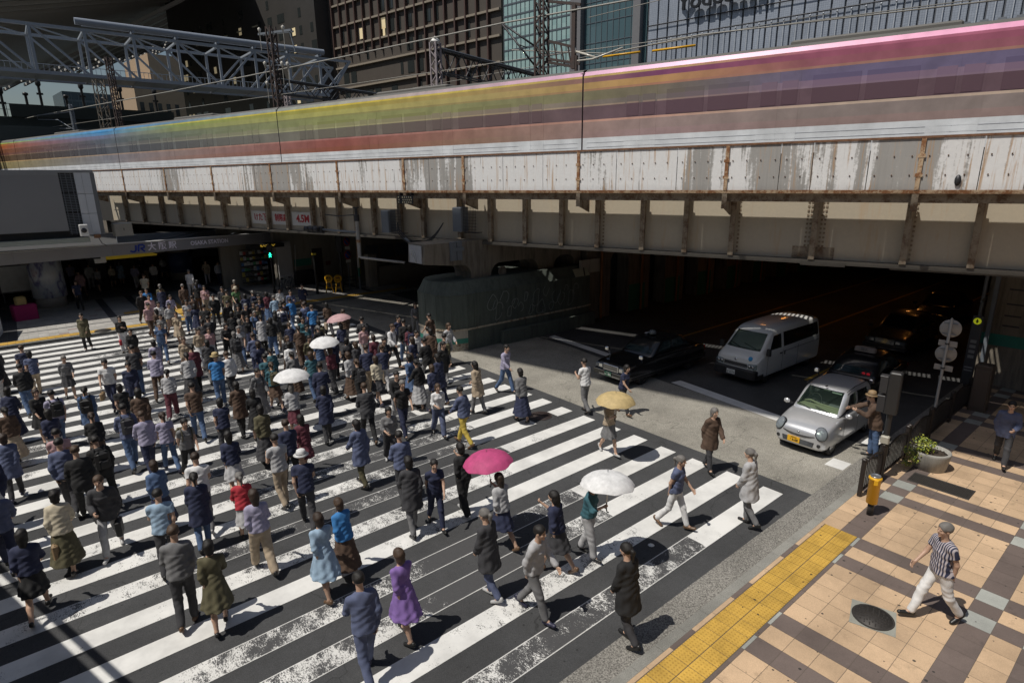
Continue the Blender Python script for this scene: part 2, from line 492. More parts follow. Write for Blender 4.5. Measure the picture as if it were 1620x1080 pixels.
# tactile paving: moulded domes on every yellow tile
def tactile_mat():
    m, nt, b = _new('tactile_tile')
    v = coords(nt, 'Object', (1,1,1))
    sx = N(nt, 'ShaderNodeSeparateXYZ'); nt.links.new(v, sx.inputs[0])
    P = .06
    fx = math_(nt, 'SUBTRACT', math_(nt, 'FRACT', math_(nt, 'DIVIDE', sx.outputs[0], P)), .5)
    fy = math_(nt, 'SUBTRACT', math_(nt, 'FRACT', math_(nt, 'DIVIDE', sx.outputs[1], P)), .5)
    d = math_(nt, 'SQRT', math_(nt, 'ADD', math_(nt, 'MULTIPLY', fx, fx), math_(nt, 'MULTIPLY', fy, fy)))
    h = ramp(nt, d, [(.16, 1), (.32, 0)])
    a = attr(nt)
    n2 = noise(nt, v, 2.2, 5, .65); n1 = noise(nt, v, 45, 3, .7)
    c = mix(nt, 1.0, a, ramp(nt, n2, [(.28, .72), (.6, 1.06)]), 'MULTIPLY')
    c = mix(nt, 1.0, c, ramp(nt, n1, [(.3, .86), (.7, 1.08)]), 'MULTIPLY')
    c = mix(nt, h, c, mix(nt, 1.0, c, (.80,.76,.66), 'MULTIPLY'))
    vo = N(nt, 'ShaderNodeTexVoronoi', voronoi_dimensions='2D'); vo.inputs['Scale'].default_value = 3.5; nt.links.new(v, vo.inputs['Vector'])
    sep = N(nt, 'ShaderNodeSeparateColor'); nt.links.new(vo.outputs['Color'], sep.inputs[0])
    lim = math_(nt, 'MULTIPLY', math_(nt, 'SUBTRACT', sep.outputs[0], .55), .19)
    spot = math_(nt, 'MULTIPLY', math_(nt, 'LESS_THAN', vo.outputs['Distance'], lim), .9)
    c = mix(nt, spot, c, (.035,.03,.02))
    nt.links.new(c, b.inputs['Base Color']); b.inputs['Roughness'].default_value = .65
    bump(nt, b, h, .5, .006)
    return m
TACT = tactile_mat()
q = MB(); z = .126
x = 12.19
while x > -20:
    tl(x-.305, x, 3.67, 3.985, YEL); tl(x-.305, x, 3.99, 4.305, YEL); x -= .305
tag(q.build('tactile_paving', TACT), kind='structure')

# far pavement in front of the station
q = MB(); q.prism([(-60,35.55),(34,35.55),(34,95),(-60,95)], -.05, .12)
FARGREY = mat('station_floor', (.17,.165,.16), .45, var=.2, scale=2)
tag(q.build('station_floor', FARGREY), kind='structure')
q = MB()
x = -30.0
while x < 34:
    q.box(x+.004, x+.6-.004, 35.35, 35.55, -.02, .11); x += .6
tag(q.build('far_kerb', KERBSTONE), kind='structure')
LG = (.40,.385,.36); DG = (.075,.075,.08)
q = MB(); z = .124
yy = 36.25
i = 0
while yy < 46:
    xx = -30.0; j = 0
    while xx < 20:
        inlet = (math.fmod(xx+60, 6.3) < .55) or (1.6 < math.fmod(xx+60, 6.3) < 2.15)
        c = LG
        if inlet: c = DG
        elif abs(yy-37.85) < .1 or abs(yy-39.05) < .1: c = DG
        elif rng.random() < .02: c = (.30,.24,.22)
        if not (6.3 < xx < 7.0): tl(xx, xx+.4, yy, yy+(.2 if c == DG and not inlet else .4), c)
        if c == DG and not inlet and not (6.3 < xx < 7.0): tl(xx, xx+.4, yy+.2, yy+.4, LG)
        xx += .4; j += 1
    yy += .4; i += 1
tag(q.build('far_pavement', TILE), kind='structure')
q = MB(); z = .126
xx = -30.0
while xx < 20:
    tl(xx, xx+.3, 35.58, 35.88, YEL); tl(xx, xx+.3, 35.9, 36.2, YEL); xx += .3
for r_ in range(32):
    for c_ in (0, 1): tl(6.38+c_*.3, 6.68+c_*.3, 36.25+r_*.3, 36.55+r_*.3, YEL)
for r_ in range(2):
    for c_ in range(8): tl(4.0+c_*.3, 4.3+c_*.3, 39.6+r_*.3, 39.9+r_*.3, YEL)
tag(q.build('far_tactile_paving', TACT), kind='structure')

# manholes and gratings
IRON = mat('cast_iron', (.085,.065,.06), .55, .5, .35, 20)
DARKIRON = mat('dark_cast_iron', (.052,.047,.043), .6, .4, .3, 14)
def manhole(loc, r, m, label, bed=None):
    e = empty('manhole_cover', loc, 0.3, label, 'manhole cover')
    b = MB()
    b.lathe([(r*1.09,0),(r*1.09,.012)], n=40); b.add([(rr*math.cos(t),rr*math.sin(t),.0121) for rr in (r*.98,r*1.09) for t in np.linspace(0,2*PI,40,endpoint=False)], [(i,40+i,40+(i+1)%40,(i+1)%40) for i in range(40)]); b.build('ring', m, e)
    b = MB(); b.lathe([(r*.955,0),(r*.955,.010)], n=40); b.add([(r*.955*math.cos(t),r*.955*math.sin(t),.0101) for t in np.linspace(0,2*PI,40,endpoint=False)], [tuple(range(40))])
    for a in range(6):
        for rr in np.arange(.18, .9, .15):
            k = max(3, int(rr*22))
            if a == 0:
                for t in range(k):
                    an = 2*PI*t/k; c = Vector((math.cos(an)*rr*r, math.sin(an)*rr*r, 0))
                    b.box(c.x-.018, c.x+.018, c.y-.010, c.y+.010, .010, .017)
    b.build('lid', m, e)
    if bed:
        b = MB(); b.quad((-bed,-bed,.004),(bed,-bed,.004),(bed,bed,.004),(-bed,bed,.004), (.30,.30,.26)); b.build('bed', TILE, e)
    return e
manhole((11.85,12.93,.009), .33, IRON, 'rusty brown round manhole cover in a gap of the crosswalk stripes')
manhole((9.93,2.57,.126), .29, DARKIRON, 'dark round manhole cover set in a square among the beige tiles', .33)
manhole((2.55,35.75,.130), .34, DARKIRON, 'dark round manhole cover beside the yellow strip on the far pavement')
e = empty('drain_grating', (15.9,3.23,.126), 0, 'long dark metal grating in the tiles next to the concrete planter', 'grating')
b = MB(); b.bevbox(-.30,-.26,-.62,.62,0,.012,.004); b.bevbox(.26,.30,-.62,.62,0,.012,.004); b.bevbox(-.26,.26,-.62,-.58,0,.012,.004); b.bevbox(-.26,.26,.58,.62,0,.012,.004)
b.build('frame', DARKIRON, e)
b = MB(); b.quad((-.26,-.58,.002),(.26,-.58,.002),(.26,.58,.002),(-.26,.58,.002))
for t in np.arange(-.57,.575,.035): b.box(-.258,.258,t,t+.014,.003,.010)
for t in np.arange(-.24,.25,.06): b.box(t,t+.01,-.578,.578,.003,.0105)
b.build('grid', DARKIRON, e)
# ================================================================ RAILWAY
def streaky(name, base, rust=.6, grey=.5, xs=1.0, mats_rough=.6, seams=None):
    """white steel with rust running down from its top edge and dark weathered sheets"""
    m, nt, b = _new(name)
    v = coords(nt)
    vs = coords(nt, 'Object', (2.6*xs, 1, .16)); vf = coords(nt, 'Object', (9*xs, 1, .35)); vb = coords(nt, 'Object', (.35, 1, .05))
    n_s = noise(nt, vs, 1.6, 5, .6); n_f = noise(nt, vf, 1.4, 4, .65); n_b = noise(nt, vb, 1.2, 2, .5); n_e = noise(nt, v, 9, 5, .7)
    c = mix(nt, ramp(nt, n_e, [(.3, 0), (.75, .35)]), base, tuple(x*.72 for x in base))
    # grey weathered sheets, eaten at the edges
    g = math_(nt, 'ADD', math_(nt, 'MULTIPLY', n_b, .75), math_(nt, 'MULTIPLY', n_s, .38))
    g = math_(nt, 'ADD', g, math_(nt, 'MULTIPLY', n_e, .10))
    gm = math_(nt, 'MULTIPLY', ramp(nt, g, [(.655, 0), (.685, 1)]), grey)
    c = mix(nt, gm, c, mix(nt, n_f, (.27,.26,.245), (.44,.43,.415)))
    # fine rust streaks
    r_ = math_(nt, 'ADD', math_(nt, 'MULTIPLY', n_f, .6), math_(nt, 'MULTIPLY', n_s, .45))
    rm = math_(nt, 'MULTIPLY', ramp(nt, r_, [(.565, 0), (.64, .75), (.75, 1)]), rust)
    c = mix(nt, rm, c, mix(nt, n_e, (.36,.17,.055), (.52,.33,.15)))
    dk = math_(nt, 'MULTIPLY', ramp(nt, math_(nt, 'ADD', math_(nt, 'MULTIPLY', n_f, .5), math_(nt, 'MULTIPLY', n_s, .5)), [(.34, 1), (.40, 0)]), .75*grey)
    c = mix(nt, dk, c, (.12,.10,.085))
    nt.links.new(c, b.inputs['Base Color']); b.inputs['Roughness'].default_value = mats_rough
    bump(nt, b, n_e, .12, .004)
    return m
PARAPET = streaky('rust_streaked_white_panel', (.80,.80,.80), .85, 1.0)
def rusty(name, base, rustc, lo, hi, sc=5):
    m, nt, b = _new(name)
    v = coords(nt)
    n1 = noise(nt, v, sc, 6, .7); n2 = noise(nt, v, sc*6, 3, .7)
    f = ramp(nt, math_(nt, 'ADD', math_(nt, 'MULTIPLY', n1, .75), math_(nt, 'MULTIPLY', n2, .25)), [(lo, 0), (hi, 1)])
    c = mix(nt, f, base, mix(nt, n2, tuple(x*.55 for x in rustc), rustc))
    nt.links.new(c, b.inputs['Base Color']); b.inputs['Roughness'].default_value = .75
    bump(nt, b, n1, .3, .006)
    return m
RUSTRAIL = rusty('rusty_rail', (.50,.37,.24), (.30,.13,.05), .44, .54, 4)
RUSTDARK = rusty('dark_rusty_rail', (.25,.13,.07), (.16,.065,.03), .4, .6, 4)
CREAM = streaky('cream_girder_paint', (.50,.44,.34), .34, .10, .35)
CREAMRIB = rusty('cream_rib_paint', (.30,.25,.185), (.17,.10,.055), .46, .6, 3)
GIRDERDARK = mat('dark_girder_paint', (.11,.10,.085), .7, var=.3)
BALLASTDK = mat('deck_underside', (.035,.033,.03), .9, var=.3)

posts = [-53.9,-48.8,-43.6,-38.6,-33.1,-27.8,-22.2,-16.9,-12.5,-9.1,-3.7,1.65,6.85,12.1,17.4,22.7,28.0]
XL, XR, OH = -44.0, 30.0, 1.2
bridge = empty('railway_bridge', br(0,0,0), BR_RZ, 'railway girder bridge with rust streaked white parapet and cream ribbed web over the street', 'bridge')
q = MB(); q.box(XL, XR, 0, .05, 4.66, 7.0); q.build('girder_web', CREAM, bridge)
q = MB(); q.box(XL, XR, -.24, .28, 4.56, 4.655); q.box(XL, XR, -.24, -.22, 4.52, 4.558)
for x in np.arange(XL+.3, XR, .34): q.box(x, x+.05, -.19, -.14, 4.656, 4.672)
q.box(4.0, 5.3, -.27, -.245, 4.47, 4.60); q.box(6.5, XR, -.20, .2, 4.47, 4.515)
q.build('bottom_flange', GIRDERDARK, bridge)
q = MB(); q.box(XL, XR, -.22, .28, 7.002, 7.07); q.build('top_flange', GIRDERDARK, bridge)
ribs = [-41.4,-38.9,-36.25,-34.0,-31.3,-28.85,-26.4,-24.4,-22.6,-20.4,-19.6,-18.3,-17.0,-15.7,-13.9,-12.4,-10.2,-8.5,-6.7,-4.95,-3.35,-1.5,.13,1.75,4.3,6.8,8.45,10.2,11.9,13.6,15.3,17.1,18.8]
for x in ribs:
    q = MB(); q.box(x-.025, x+.025, -.26, -.003, 4.665, 6.99); q.box(x-.09, x+.09, -.285, -.262, 4.665, 6.6)
    if x in (-3.35, 1.75, 4.3, 6.8):
        for zz in np.arange(4.8, 6.5, .14):
            for dx in (.16, .26) if x == 4.3 else (.16,): 
                q.box(x+dx-.03, x+dx+.03, -.025, -.003, zz-.03, zz+.03)
                if x == 4.3: q.box(x-dx-.03, x-dx+.03, -.025, -.003, zz-.03, zz+.03)
        if x == 4.3: q.box(x-.62, x+.62, -.018, -.002, 4.67, 5.05)
    q.build('stiffener', CREAMRIB, bridge)
# longitudinal fascia and brackets that carry the footwalk
q = MB(); q.box(XL, XR, -OH+.12, -OH+.17, 6.54, 6.80); q.box(XL, XR, -OH+.12, -OH+.2, 6.51, 6.54); q.build('footwalk_beam', CREAMRIB, bridge)
for x in posts:
    q = MB()
    q.slab([(-OH-.02,6.80),(-OH-.02,6.30),(-.29,6.02),(-.29,6.80)], (x-.02,0,0), (0,1,0), (0,0,1), (1,0,0), .04)
    bk = q.build('bracket', CREAMRIB, bridge)
    q = MB(); q.box(x-.08, x+.08, -OH-.05, -OH-.022, 6.28, 6.80); q.build('face_plate', CREAMRIB, bk)
# open bar footwalk
q = MB()
q.box(XL, XR, -.7, -.68, 6.83, 6.85)
q.build('footwalk_bars', GIRDERDARK, bridge)
# parapet sheets
RIVETM = mat('rust_spot', (.11,.06,.035), .8)
pz0, pz1 = 6.87, 8.24
q = MB()
cuts = []
for a, b_ in zip(posts[:-1], posts[1:]):
    n_ = 2 if b_-a < 4.5 else (3 if rng.random() < .5 else 4)
    cs = [a + (b_-a)*i/n_ + (rng.uniform(-.35,.35) if 0 < i < n_ else 0) for i in range(n_+1)]
    for c0, c1 in zip(cs[:-1], cs[1:]):
        if c0 < XL: continue
        q = MB(); q.box(c0+.012, c1-.012, -OH-.03-rng.uniform(0,.012), -OH, pz0, pz1)
        q.mi = 1; xr = c0+.18
        while xr < c1-.1:
            for zz in (7.27, 7.78): q.lathe([(.021,0),(.021,.010),(0,.013)], (xr,-OH-.044,zz), 6, Matrix.Rotation(PI/2,3,'X'))
            xr += .42
        q.build('parapet_panel', [PARAPET, RIVETM], bridge)
q = MB(); q.box(XL, XR, -OH-.07, -OH+.06, pz1+.002, pz1+.06); q.build('top_rail', RUSTDARK, bridge)
q = MB(); q.box(XL, XR, -OH-.06, -OH+.02, pz0-.10, pz0-.002)
x = XL
while x < XR: q.box(x, x+.03, -OH-.068, -OH-.061, pz0-.07, pz0-.04); x += .45
q.build('bottom_rail', RUSTRAIL, bridge)
for x in posts:
    if x < XL: continue
    q = MB(); q.box(x-.055, x+.055, -OH-.075, -OH-.046, pz0, pz1)
    for zz in (7.27, 7.78): q.box(x-.09, x+.09, -OH-.085, -OH-.076, zz-.05, zz+.05)
    q.build('parapet_post', RUSTRAIL, bridge)
# vandal hole cover / drain mouth in a panel
q = MB(); q.lathe([(.08,0),(.10,.02),(.10,.03),(.0,.025)], (7.75,-OH-.05,7.12), 16, Matrix.Rotation(PI/2,3,'X') @ Matrix.Diagonal((.75,1.5,1)))
q.build('drain_mouth', DARKSTEEL, bridge)
# deck and further girders
q = MB(); q.box(XL, XR, 1.55, 62, 6.75, 7.05); q.box(-46, -44.01, 0, 62, 4.6, 7.05); q.build('track_deck', BALLASTDK, bridge)
q = MB()
for y in np.arange(4.5, 62, 4.3): q.box(XL, XR, y, y+.05, 5.2, 6.74); q.box(XL, XR, y-.18, y+.22, 5.12, 5.19)
for x in np.arange(XL+3, XR, 5.3): q.box(x, x+.06, .07, 60, 6.0, 6.73)
q.build('inner_girders', GIRDERDARK, bridge)
q = MB()
for x in np.arange(XL, 8.5, .15): q.box(x, x+.05, .3, 1.55, 7.071, 7.12)
q.box(XL, 8.5, .29, .72, 7.0, 7.069); q.box(XL, 8.5, 1.28, 1.33, 7.0, 7.069); q.box(8.5, XR, .29, 1.55, 7.0, 7.069)  # solid plates added to narrow the sun slit and close it at the right
q.build('grating', BALLASTDK, bridge)
# clearance board on three of the bays
for x0, x1 in ((-26.2,-24.6),(-24.2,-22.8),(-22.4,-20.6)):
    q = MB(); q.box(x0, x1, -.05, -.04, 4.93, 5.68); q.build('clearance_board', mat('board_white', (.62,.62,.60), .5), bridge)
REDLET = mat('sign_red', (.42,.02,.03), .5, var=.05)
def brtext(s, x, y, z, size, m, parent, sq=1.0, bold=.01, name='lettering'):
    return text_mesh(s, size, .004, frame((x,y,z), (1,0,0)), name, m, parent, sq, bold)
brtext('けた下', -25.32, -.056, 5.30, .46, REDLET, bridge, .92, .010)
brtext('制限高', -23.40, -.056, 5.30, .44, REDLET, bridge, .85, .010)
brtext('4.5M', -21.45, -.056, 5.30, .56, REDLET, bridge, 1.0, .018)

# -------- things hung on the girder
def hung(name, x, y, z, label, cat): return empty(name, br(x,y,z), BR_RZ, label, cat)
for i, (x, z0, z1, lab) in enumerate(((-13.85, 4.85, 5.95, 'grey cable cabinet hung on the bridge girder left of the pier head'), (-9.45, 5.05, 6.15, 'grey meshed cable cabinet hung on the girder above the pier'))):
    e = hung('cable_cabinet', x, -.75, z0, lab, 'cabinet')
    q = MB(); q.bevbox(-.55,-.05,-.25,.3,.05,z1-z0,.03); q.build('case', GREYSTEEL, e)
    q = MB()
    for k in range(9): q.box(.0+k*.08,.012+k*.08,-.15,-.138,0,z1-z0+.05)
    for k in range(9): q.box(-.02,.68,-.137,-.125,.02+k*.13,.035+k*.13)
    q.box(-.02,.68,-.1,.3,0,.03)
    q.build('mesh_guard', DARKSTEEL, e)
e = hung('cable_bundle', -12.2, -.8, 4.7, 'black cables drooping between the two cabinets under the parapet', 'cable')
q = MB()
for k in range(3):
    pts = [(-1.4+.0*k,.1,.65-.05*k)] + [(-1.4+3.0*t, -.1-.05*k, .65-.05*k - (1.1+.06*k)*(1-(2*t-1)**2)*.8 + .1*t) for t in np.linspace(.08,1,12)]
    q.tube(pts, .028, 6)
q.build('cable', WIREBLACK, e)
q = MB(); q.tube([(-.72,-.16,-.02),(-.4,-.16,-.2)], .05, 8); q.tube([(.7,-.16,-.3),(1.05,-.16,-.12)], .05, 8); q.build('splice_sleeve', GREYSTEEL, e)
e = hung('sign_lamp', -12.4, -1.35, 6.28, 'small perforated plate sign hanging under the bridge parapet', 'sign')
q = MB(); q.box(-.48,.48,-.01,.01,.0,.36); q.box(-.35,-.31,0,.2,.36,.5); q.box(.31,.35,0,.2,.36,.5); q.build('frame', DARKSTEEL, e)
q = MB()
for r_ in range(3):
    for c_ in range(7):
        if c_ == 1: continue
        q.lathe([(.042,0),(.035,.012),(0,.014)], (-.40+c_*.125+(.03 if r_ % 2 else 0),-.012,.07+r_*.11), 8, Matrix.Rotation(PI/2,3,'X'))
q.build('reflector', mat('reflector_cream', (.62,.56,.38), .4), e)
e = hung('cantilever_pipe', -15.4, -1.6, 3.7, 'white banded drain pipe hanging left of the concrete pier head', 'pipe')
q = MB(); q.cyl((0,0,0),(0,0,1.75),.09,n=14); q.tube([(0,0,.05),(.12,0,0),(2.5,.5,-.15)], .055, 10); q.build('pipe', mat('pipe_white', (.34,.33,.31), .5, var=.4, scale=5), e)
q = MB(); q.cyl((0,0,.72),(0,0,.86),.098,n=14); q.build('rust_band', RUSTRAIL, e)
q = MB(); q.cyl((0,0,1.75),(0,0,2.05),.13,n=14); q.cyl((0,0,2.05),(0,0,2.35),.07,n=12); q.cyl((0,0,2.35),(0,0,2.41),.16,n=12); q.tube([(0,0,2.05),(-1.4,.1,1.95),(-2.5,.2,2.0)], .03, 6); q.build('cap', DARKSTEEL, e)
e = hung('traffic_signal', -18.3, -1.5, 4.75, 'dark horizontal traffic signal seen from the side on its arm before the girder', 'traffic signal')
q = MB(); q.bevbox(-.9,.25,-.12,.12,.02,.36,.04)
for k in range(3): q.tube([(-.7+.36*k,-.12,.22),(-.7+.36*k,-.36,.24)], .13, 12)
q.build('signal_head', DARKSTEEL, e)
q = MB(); q.tube([(.25,0,.2),(2.9,.0,.15)], .05, 8); q.build('arm', GREYSTEEL, e)

# -------- the concrete pier with its crash wall in the middle of the street
def conc(name, c1, c2, stain=.5):
    m, nt, b = _new(name)
    v = coords(nt); vs = coords(nt, 'Object', (3, 3, .35))
    n1 = noise(nt, v, 1.2, 6, .65); n2 = noise(nt, vs, 1.8, 5, .65); n3 = noise(nt, v, 30, 3, .7)
    c = mix(nt, n1, c1, c2)
    c = mix(nt, math_(nt, 'MULTIPLY', ramp(nt, n2, [(.45, 0), (.68, 1)]), stain), c, tuple(x*.35 for x in c1))
    c = mix(nt, 1.0, c, ramp(nt, n3, [(.3, .9), (.7, 1.06)]), 'MULTIPLY')
    nt.links.new(c, b.inputs['Base Color']); b.inputs['Roughness'].default_value = .85
    bump(nt, b, n3, .3, .006)
    return m
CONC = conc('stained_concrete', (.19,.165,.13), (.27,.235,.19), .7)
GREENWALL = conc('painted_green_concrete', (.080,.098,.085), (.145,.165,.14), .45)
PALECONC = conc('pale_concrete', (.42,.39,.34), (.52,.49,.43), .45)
GREENBAND = mat('green_band', (.03,.20,.155), .6, var=.25, scale=6)
pier = empty('bridge_pier', (16.5,22,0), 0, 'concrete bridge pier on a green faceted crash wall covered in faint graffiti', 'bridge pier')
def P_(x, y): return (x-16.5, y-22)
plan = [(13.40,22.2),(13.48,21.45),(13.85,20.85),(14.55,20.62),(21.7,20.55),(22.3,20.62),(22.3,23.6),(14.55,23.7),(13.85,23.4),(13.48,22.9)]
base = [P_(*p) for p in plan]
def inset(pl, d):
    cx = sum(p[0] for p in pl)/len(pl); cy = sum(p[1] for p in pl)/len(pl)
    return [(cx+(x-cx)*(1-d/4.4), cy+(y-cy)*(1-d/1.55)) for x, y in pl]
nose_ = [p for p in base if p[0] < -1.9] ; sid_ = [(-1.94,-1.38),(5.2,-1.45),(5.8,-1.38),(5.8,1.6),(-1.94,1.7)]
nose_ = [base[9], base[0], base[1], base[2], (-1.945,-1.38), (-1.945,1.7), base[8]]
q = MB(); q.prism(sid_, 0, .93); q.build('side_base', GREENWALL, pier)
q = MB(); q.box(-.2,5.9,-1.75,-1.47,0,.62); q.build('low_ledge', GREENWALL, pier)
q = MB(); q.prism(nose_, 0, .34); q.build('plinth', rusty('plinth_paint', (.34,.32,.27), (.16,.10,.06), .45, .6, 7), pier)
q = MB(); q.prism(nose_, .341, .57); q.build('green_band', GREENBAND, pier)
q = MB(); q.prism(nose_, .571, .93); q.build('base_course', PALECONC, pier)
out = inset(base, -.06)
q = MB(); q.prism(out, .931, 1.0); q.build('ledge', rusty('ledge_rust', (.5,.44,.34), (.2,.1,.05), .5, .6, 5), pier)
q = MB()
top = inset(base, .32); n_ = len(base)
q.add([(x,y,1.001) for x,y in base]+[(x,y,2.5) for x,y in base]+[(x,y,3.05) for x,y in top],
      [(i,(i+1)%n_,(i+1)%n_+n_,i+n_) for i in range(n_)]+[(i+n_,(i+1)%n_+n_,(i+1)%n_+2*n_,i+2*n_) for i in range(n_)]+[tuple(range(2*n_,3*n_))])
q.build('crash_wall', GREENWALL, pier)
q = MB()
for i in range(n_):
    x, y = base[i]; q.cyl((x,y,1.0),(x,y,2.5),.018,n=6)
    x2, y2 = base[(i+1) % n_]; q.bar((x,y,2.5),(x2,y2,2.5),.05,.05)
for x in np.arange(-1.6,5.6,1.2): q.box(x,x+.03,-1.47,-1.43,1.0,2.5)
q.build('cover_strip', GREENWALL, pier)
# faint painted loops: tag-like scrawl on the long side
q = MB()
rg = random.Random(5)
for k in range(17):
    cx = -.6 + k*.33; cz = (1.95 if k % 2 == 0 else 1.45) + rg.uniform(-.2,.2); rr = rg.uniform(.16,.36)
    a0 = rg.uniform(0, 6); pts = []
    for t in np.linspace(0, rg.uniform(3.5, 7.5), 22):
        pts.append((cx + rr*math.cos(a0+t)*(.7+.3*math.sin(t*1.7)), -1.462, min(2.4, max(1.08, cz + rr*1.15*math.sin(a0+t*1.1)))))
    q.tube(pts, .012, 4)
q.build('graffiti', mat('graffiti_pale', (.30,.32,.30), .7), pier)
# hammerhead beam with arched openings, columns below
q = MB()
yb0, yb1 = -.75, .55
def arch(cx, w, zb, zt, n=12):
    """points of an arched opening, left to right over the top"""
    pts = [(cx-w/2, zb)]
    r = min(w/2, .55)
    for t in np.linspace(PI, PI/2, 7): pts.append((cx-w/2+r + r*math.cos(t), zt-r + r*math.sin(t)))
    for t in np.linspace(PI/2, 0, 7): pts.append((cx+w/2-r + r*math.cos(t), zt-r + r*math.sin(t)))
    pts.append((cx+w/2, zb)); return pts
poly = [(-3.55,4.72),(-3.62,3.9)]
poly += [(-2.2,3.72)] + [(-1.75+.55*math.sin(t)-.0, 3.17+.55*math.cos(t)) for t in np.linspace(0, PI/2, 7)] + [(-1.2,2.95)]
poly += [(-.15,2.95)] + arch(1.35, 2.9, 2.95, 3.62) + [(3.6,2.95)] + arch(4.6, 1.5, 2.95, 3.6) + [(5.4,2.95),(5.75,2.95),(5.75,4.72)]
q.slab(poly, (0,yb0,0), (1,0,0), (0,0,1), (0,1,0), yb1-yb0)
q.build('pier_head', CONC, pier)
q = MB(); q.box(-3.64,-3.61,-.6,.4,3.92,4.66); q.build('end_plate', mat('end_plate_white', (.42,.43,.45), .5, var=.3, scale=4), pier)
q = MB(); q.tube([(-3.66,.0+.18*math.cos(t),4.2+.26*math.sin(t*1.3)) for t in np.linspace(0,6,30)], .02, 5); q.build('scrawl', mat('scrawl_white', (.6,.6,.58), .6), pier)
q = MB()
for x, y in ((-2.2,-.79),(-1.9,-.79)): q.box(x-.13,x+.13,y-.12,y+.03,3.95,4.75)
q.box(-2.3,-1.7,-.95,-.80,4.35,4.5); q.build('junction_box', GREYSTEEL, pier)
q = MB(); q.lathe([(.24,0),(.24,.04),(.17,.045),(.17,.02),(0,.02)], (.55,-.75,3.2), 20, Matrix.Rotation(PI/2,3,'X')); q.build('boss', CONC, pier)
q = MB(); q.box(5.2,6.6,-1.35,-1.2,2.62,3.3); q.build('sloping_hatch', PALECONC, pier)
e = empty('notice_board', (21.6,20.45,2.55), 0, 'small pale board leaning on the far end of the crash wall', 'board')
q = MB(); q.slab([(-.5,0),(.5,0),(.5,.42),(-.5,.42)], (0,0,0), (1,0,0), (0,.55,.83), (0,-.83,.55), .04); q.build('panel', mat('board_pale', (.55,.56,.44), .5), e)
q = MB(); q.slab([(-.03,0),(.03,0),(.03,.46),(-.03,.46)], (0.1,-.045,.0), (1,0,0), (.3,.5,.8), (0,-.83,.55), .03); q.build('strap', DARKSTEEL, e)

# row of columns that goes on under the tracks behind the pier
e = empty('pier_wall', (22.5,21.0,0), 0, 'dark row of arched columns with green dado running back under the bridge', 'wall')
q = MB()
poly = [(0,4.7),(0,0)]
for i in range(11):
    cx = 2.6+i*3.4
    poly += [(cx-.75,0)] + arch(cx, 1.5, .01, 3.5)[0:] + [(cx+.75,0)]
poly += [(39,0),(39,4.7)]
q.slab(poly, (0,0,0), (1,0,0), (0,0,1), (0,1,0), .8); q.build('arcade', CONC, e)
q = MB()
for i in range(11):
    for dx in (1.05,): q.box(2.6+i*3.4+dx-.2, 2.6+i*3.4+dx+1.2, -.03,-.005, 0, 1.5)
q.build('green_dado', GREENBAND, e)
for i in range(6):
    q = MB(); q.cyl((1.0+i*3.4,-.12,0),(1.0+i*3.4,-.12,4.7),.07,n=10); q.build('orange_pipe', mat('pipe_orange', (.33,.13,.03), .5), e)

# right-hand abutment: a wall beside the pavement with a green stripe
ab = empty('abutment', (25.4,4.1,0), 0, 'grey concrete abutment column with a green stripe at the right end of the underpass', 'abutment')
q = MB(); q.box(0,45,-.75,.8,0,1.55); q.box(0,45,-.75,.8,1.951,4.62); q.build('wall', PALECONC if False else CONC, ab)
q = MB(); q.box(-.012,45,-.762,.812,1.551,1.95); q.build('green_stripe', GREENBAND, ab)
q = MB(); q.box(-.28,-.16,.5,.62,0,4.6); q.cyl((-.1,.9,0),(-.1,.9,4.6),.06,n=10); q.box(-.4,1.6,.85,.9,3.05,3.12); q.build('drain_pipe', GREYSTEEL, ab)
q = MB()
for zz in (3.5,3.0,2.6,2.25): q.box(-.02,0.0,-.2,.25,zz,zz+.05)
q.build('stencil_mark', DARKSTEEL, ab)

# underpass side wall, and a wall added to keep light out of its far end
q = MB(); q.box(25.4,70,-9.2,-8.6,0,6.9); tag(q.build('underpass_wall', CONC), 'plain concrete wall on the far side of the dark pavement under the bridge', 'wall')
q = MB(); q.box(72,74,-30,60,0,14); tag(q.build('light_stop_wall', conc('end_concrete', (.12,.11,.1),(.18,.16,.14))), 'dark wall added beyond the underpass to keep light out of it', 'building')

# sodium lamps bolted under the deck
SODIUM = mat('sodium_glow', (.9,.4,.05), .5, var=0, emit=(1,.38,.08), estr=13)
for i, (x, y) in enumerate(((26.5,13.5),(33.5,9.0),(33.5,15.5),(42,12.0))):
    e = empty('bridge_lamp', (x,y,4.95), 0, ('orange lamp under the bridge above the van','orange lamp under the bridge near the right-hand wall','orange lamp under the bridge near the arched columns','orange lamp deepest under the bridge')[i], 'lamp', 'lamps under the bridge')
    q = MB(); q.bevbox(-.35,.35,-.12,.12,.05,.2,.03); q.box(-.03,.03,-.03,.03,.2,.35); q.build('housing', GREYSTEEL, e)
    q = MB(); q.box(-.3,.3,-.09,.09,.0,.049); q.build('lamp_glass', SODIUM, e)

# ---------------------------------------------------------------- the train
def tcol(u, stops):
    for (a, ca), (b_, cb) in zip(stops[:-1], stops[1:]):
        if u <= b_:
            t = max(0, min(1, (u-a)/(b_-a))); return tuple(p+(r_-p)*t for p, r_ in zip(ca, cb))
    return stops[-1][1]
def lin(c):
    g_ = .3*c[0]+.55*c[1]+.15*c[2]; c = [max(0,(.85*x+.15*g_)*(.86 if c != (196,200,218) else .98)) for x in c]
    return tuple(min(.86, 1.5*((x/255+.055)/1.055)**2.4) for x in c)
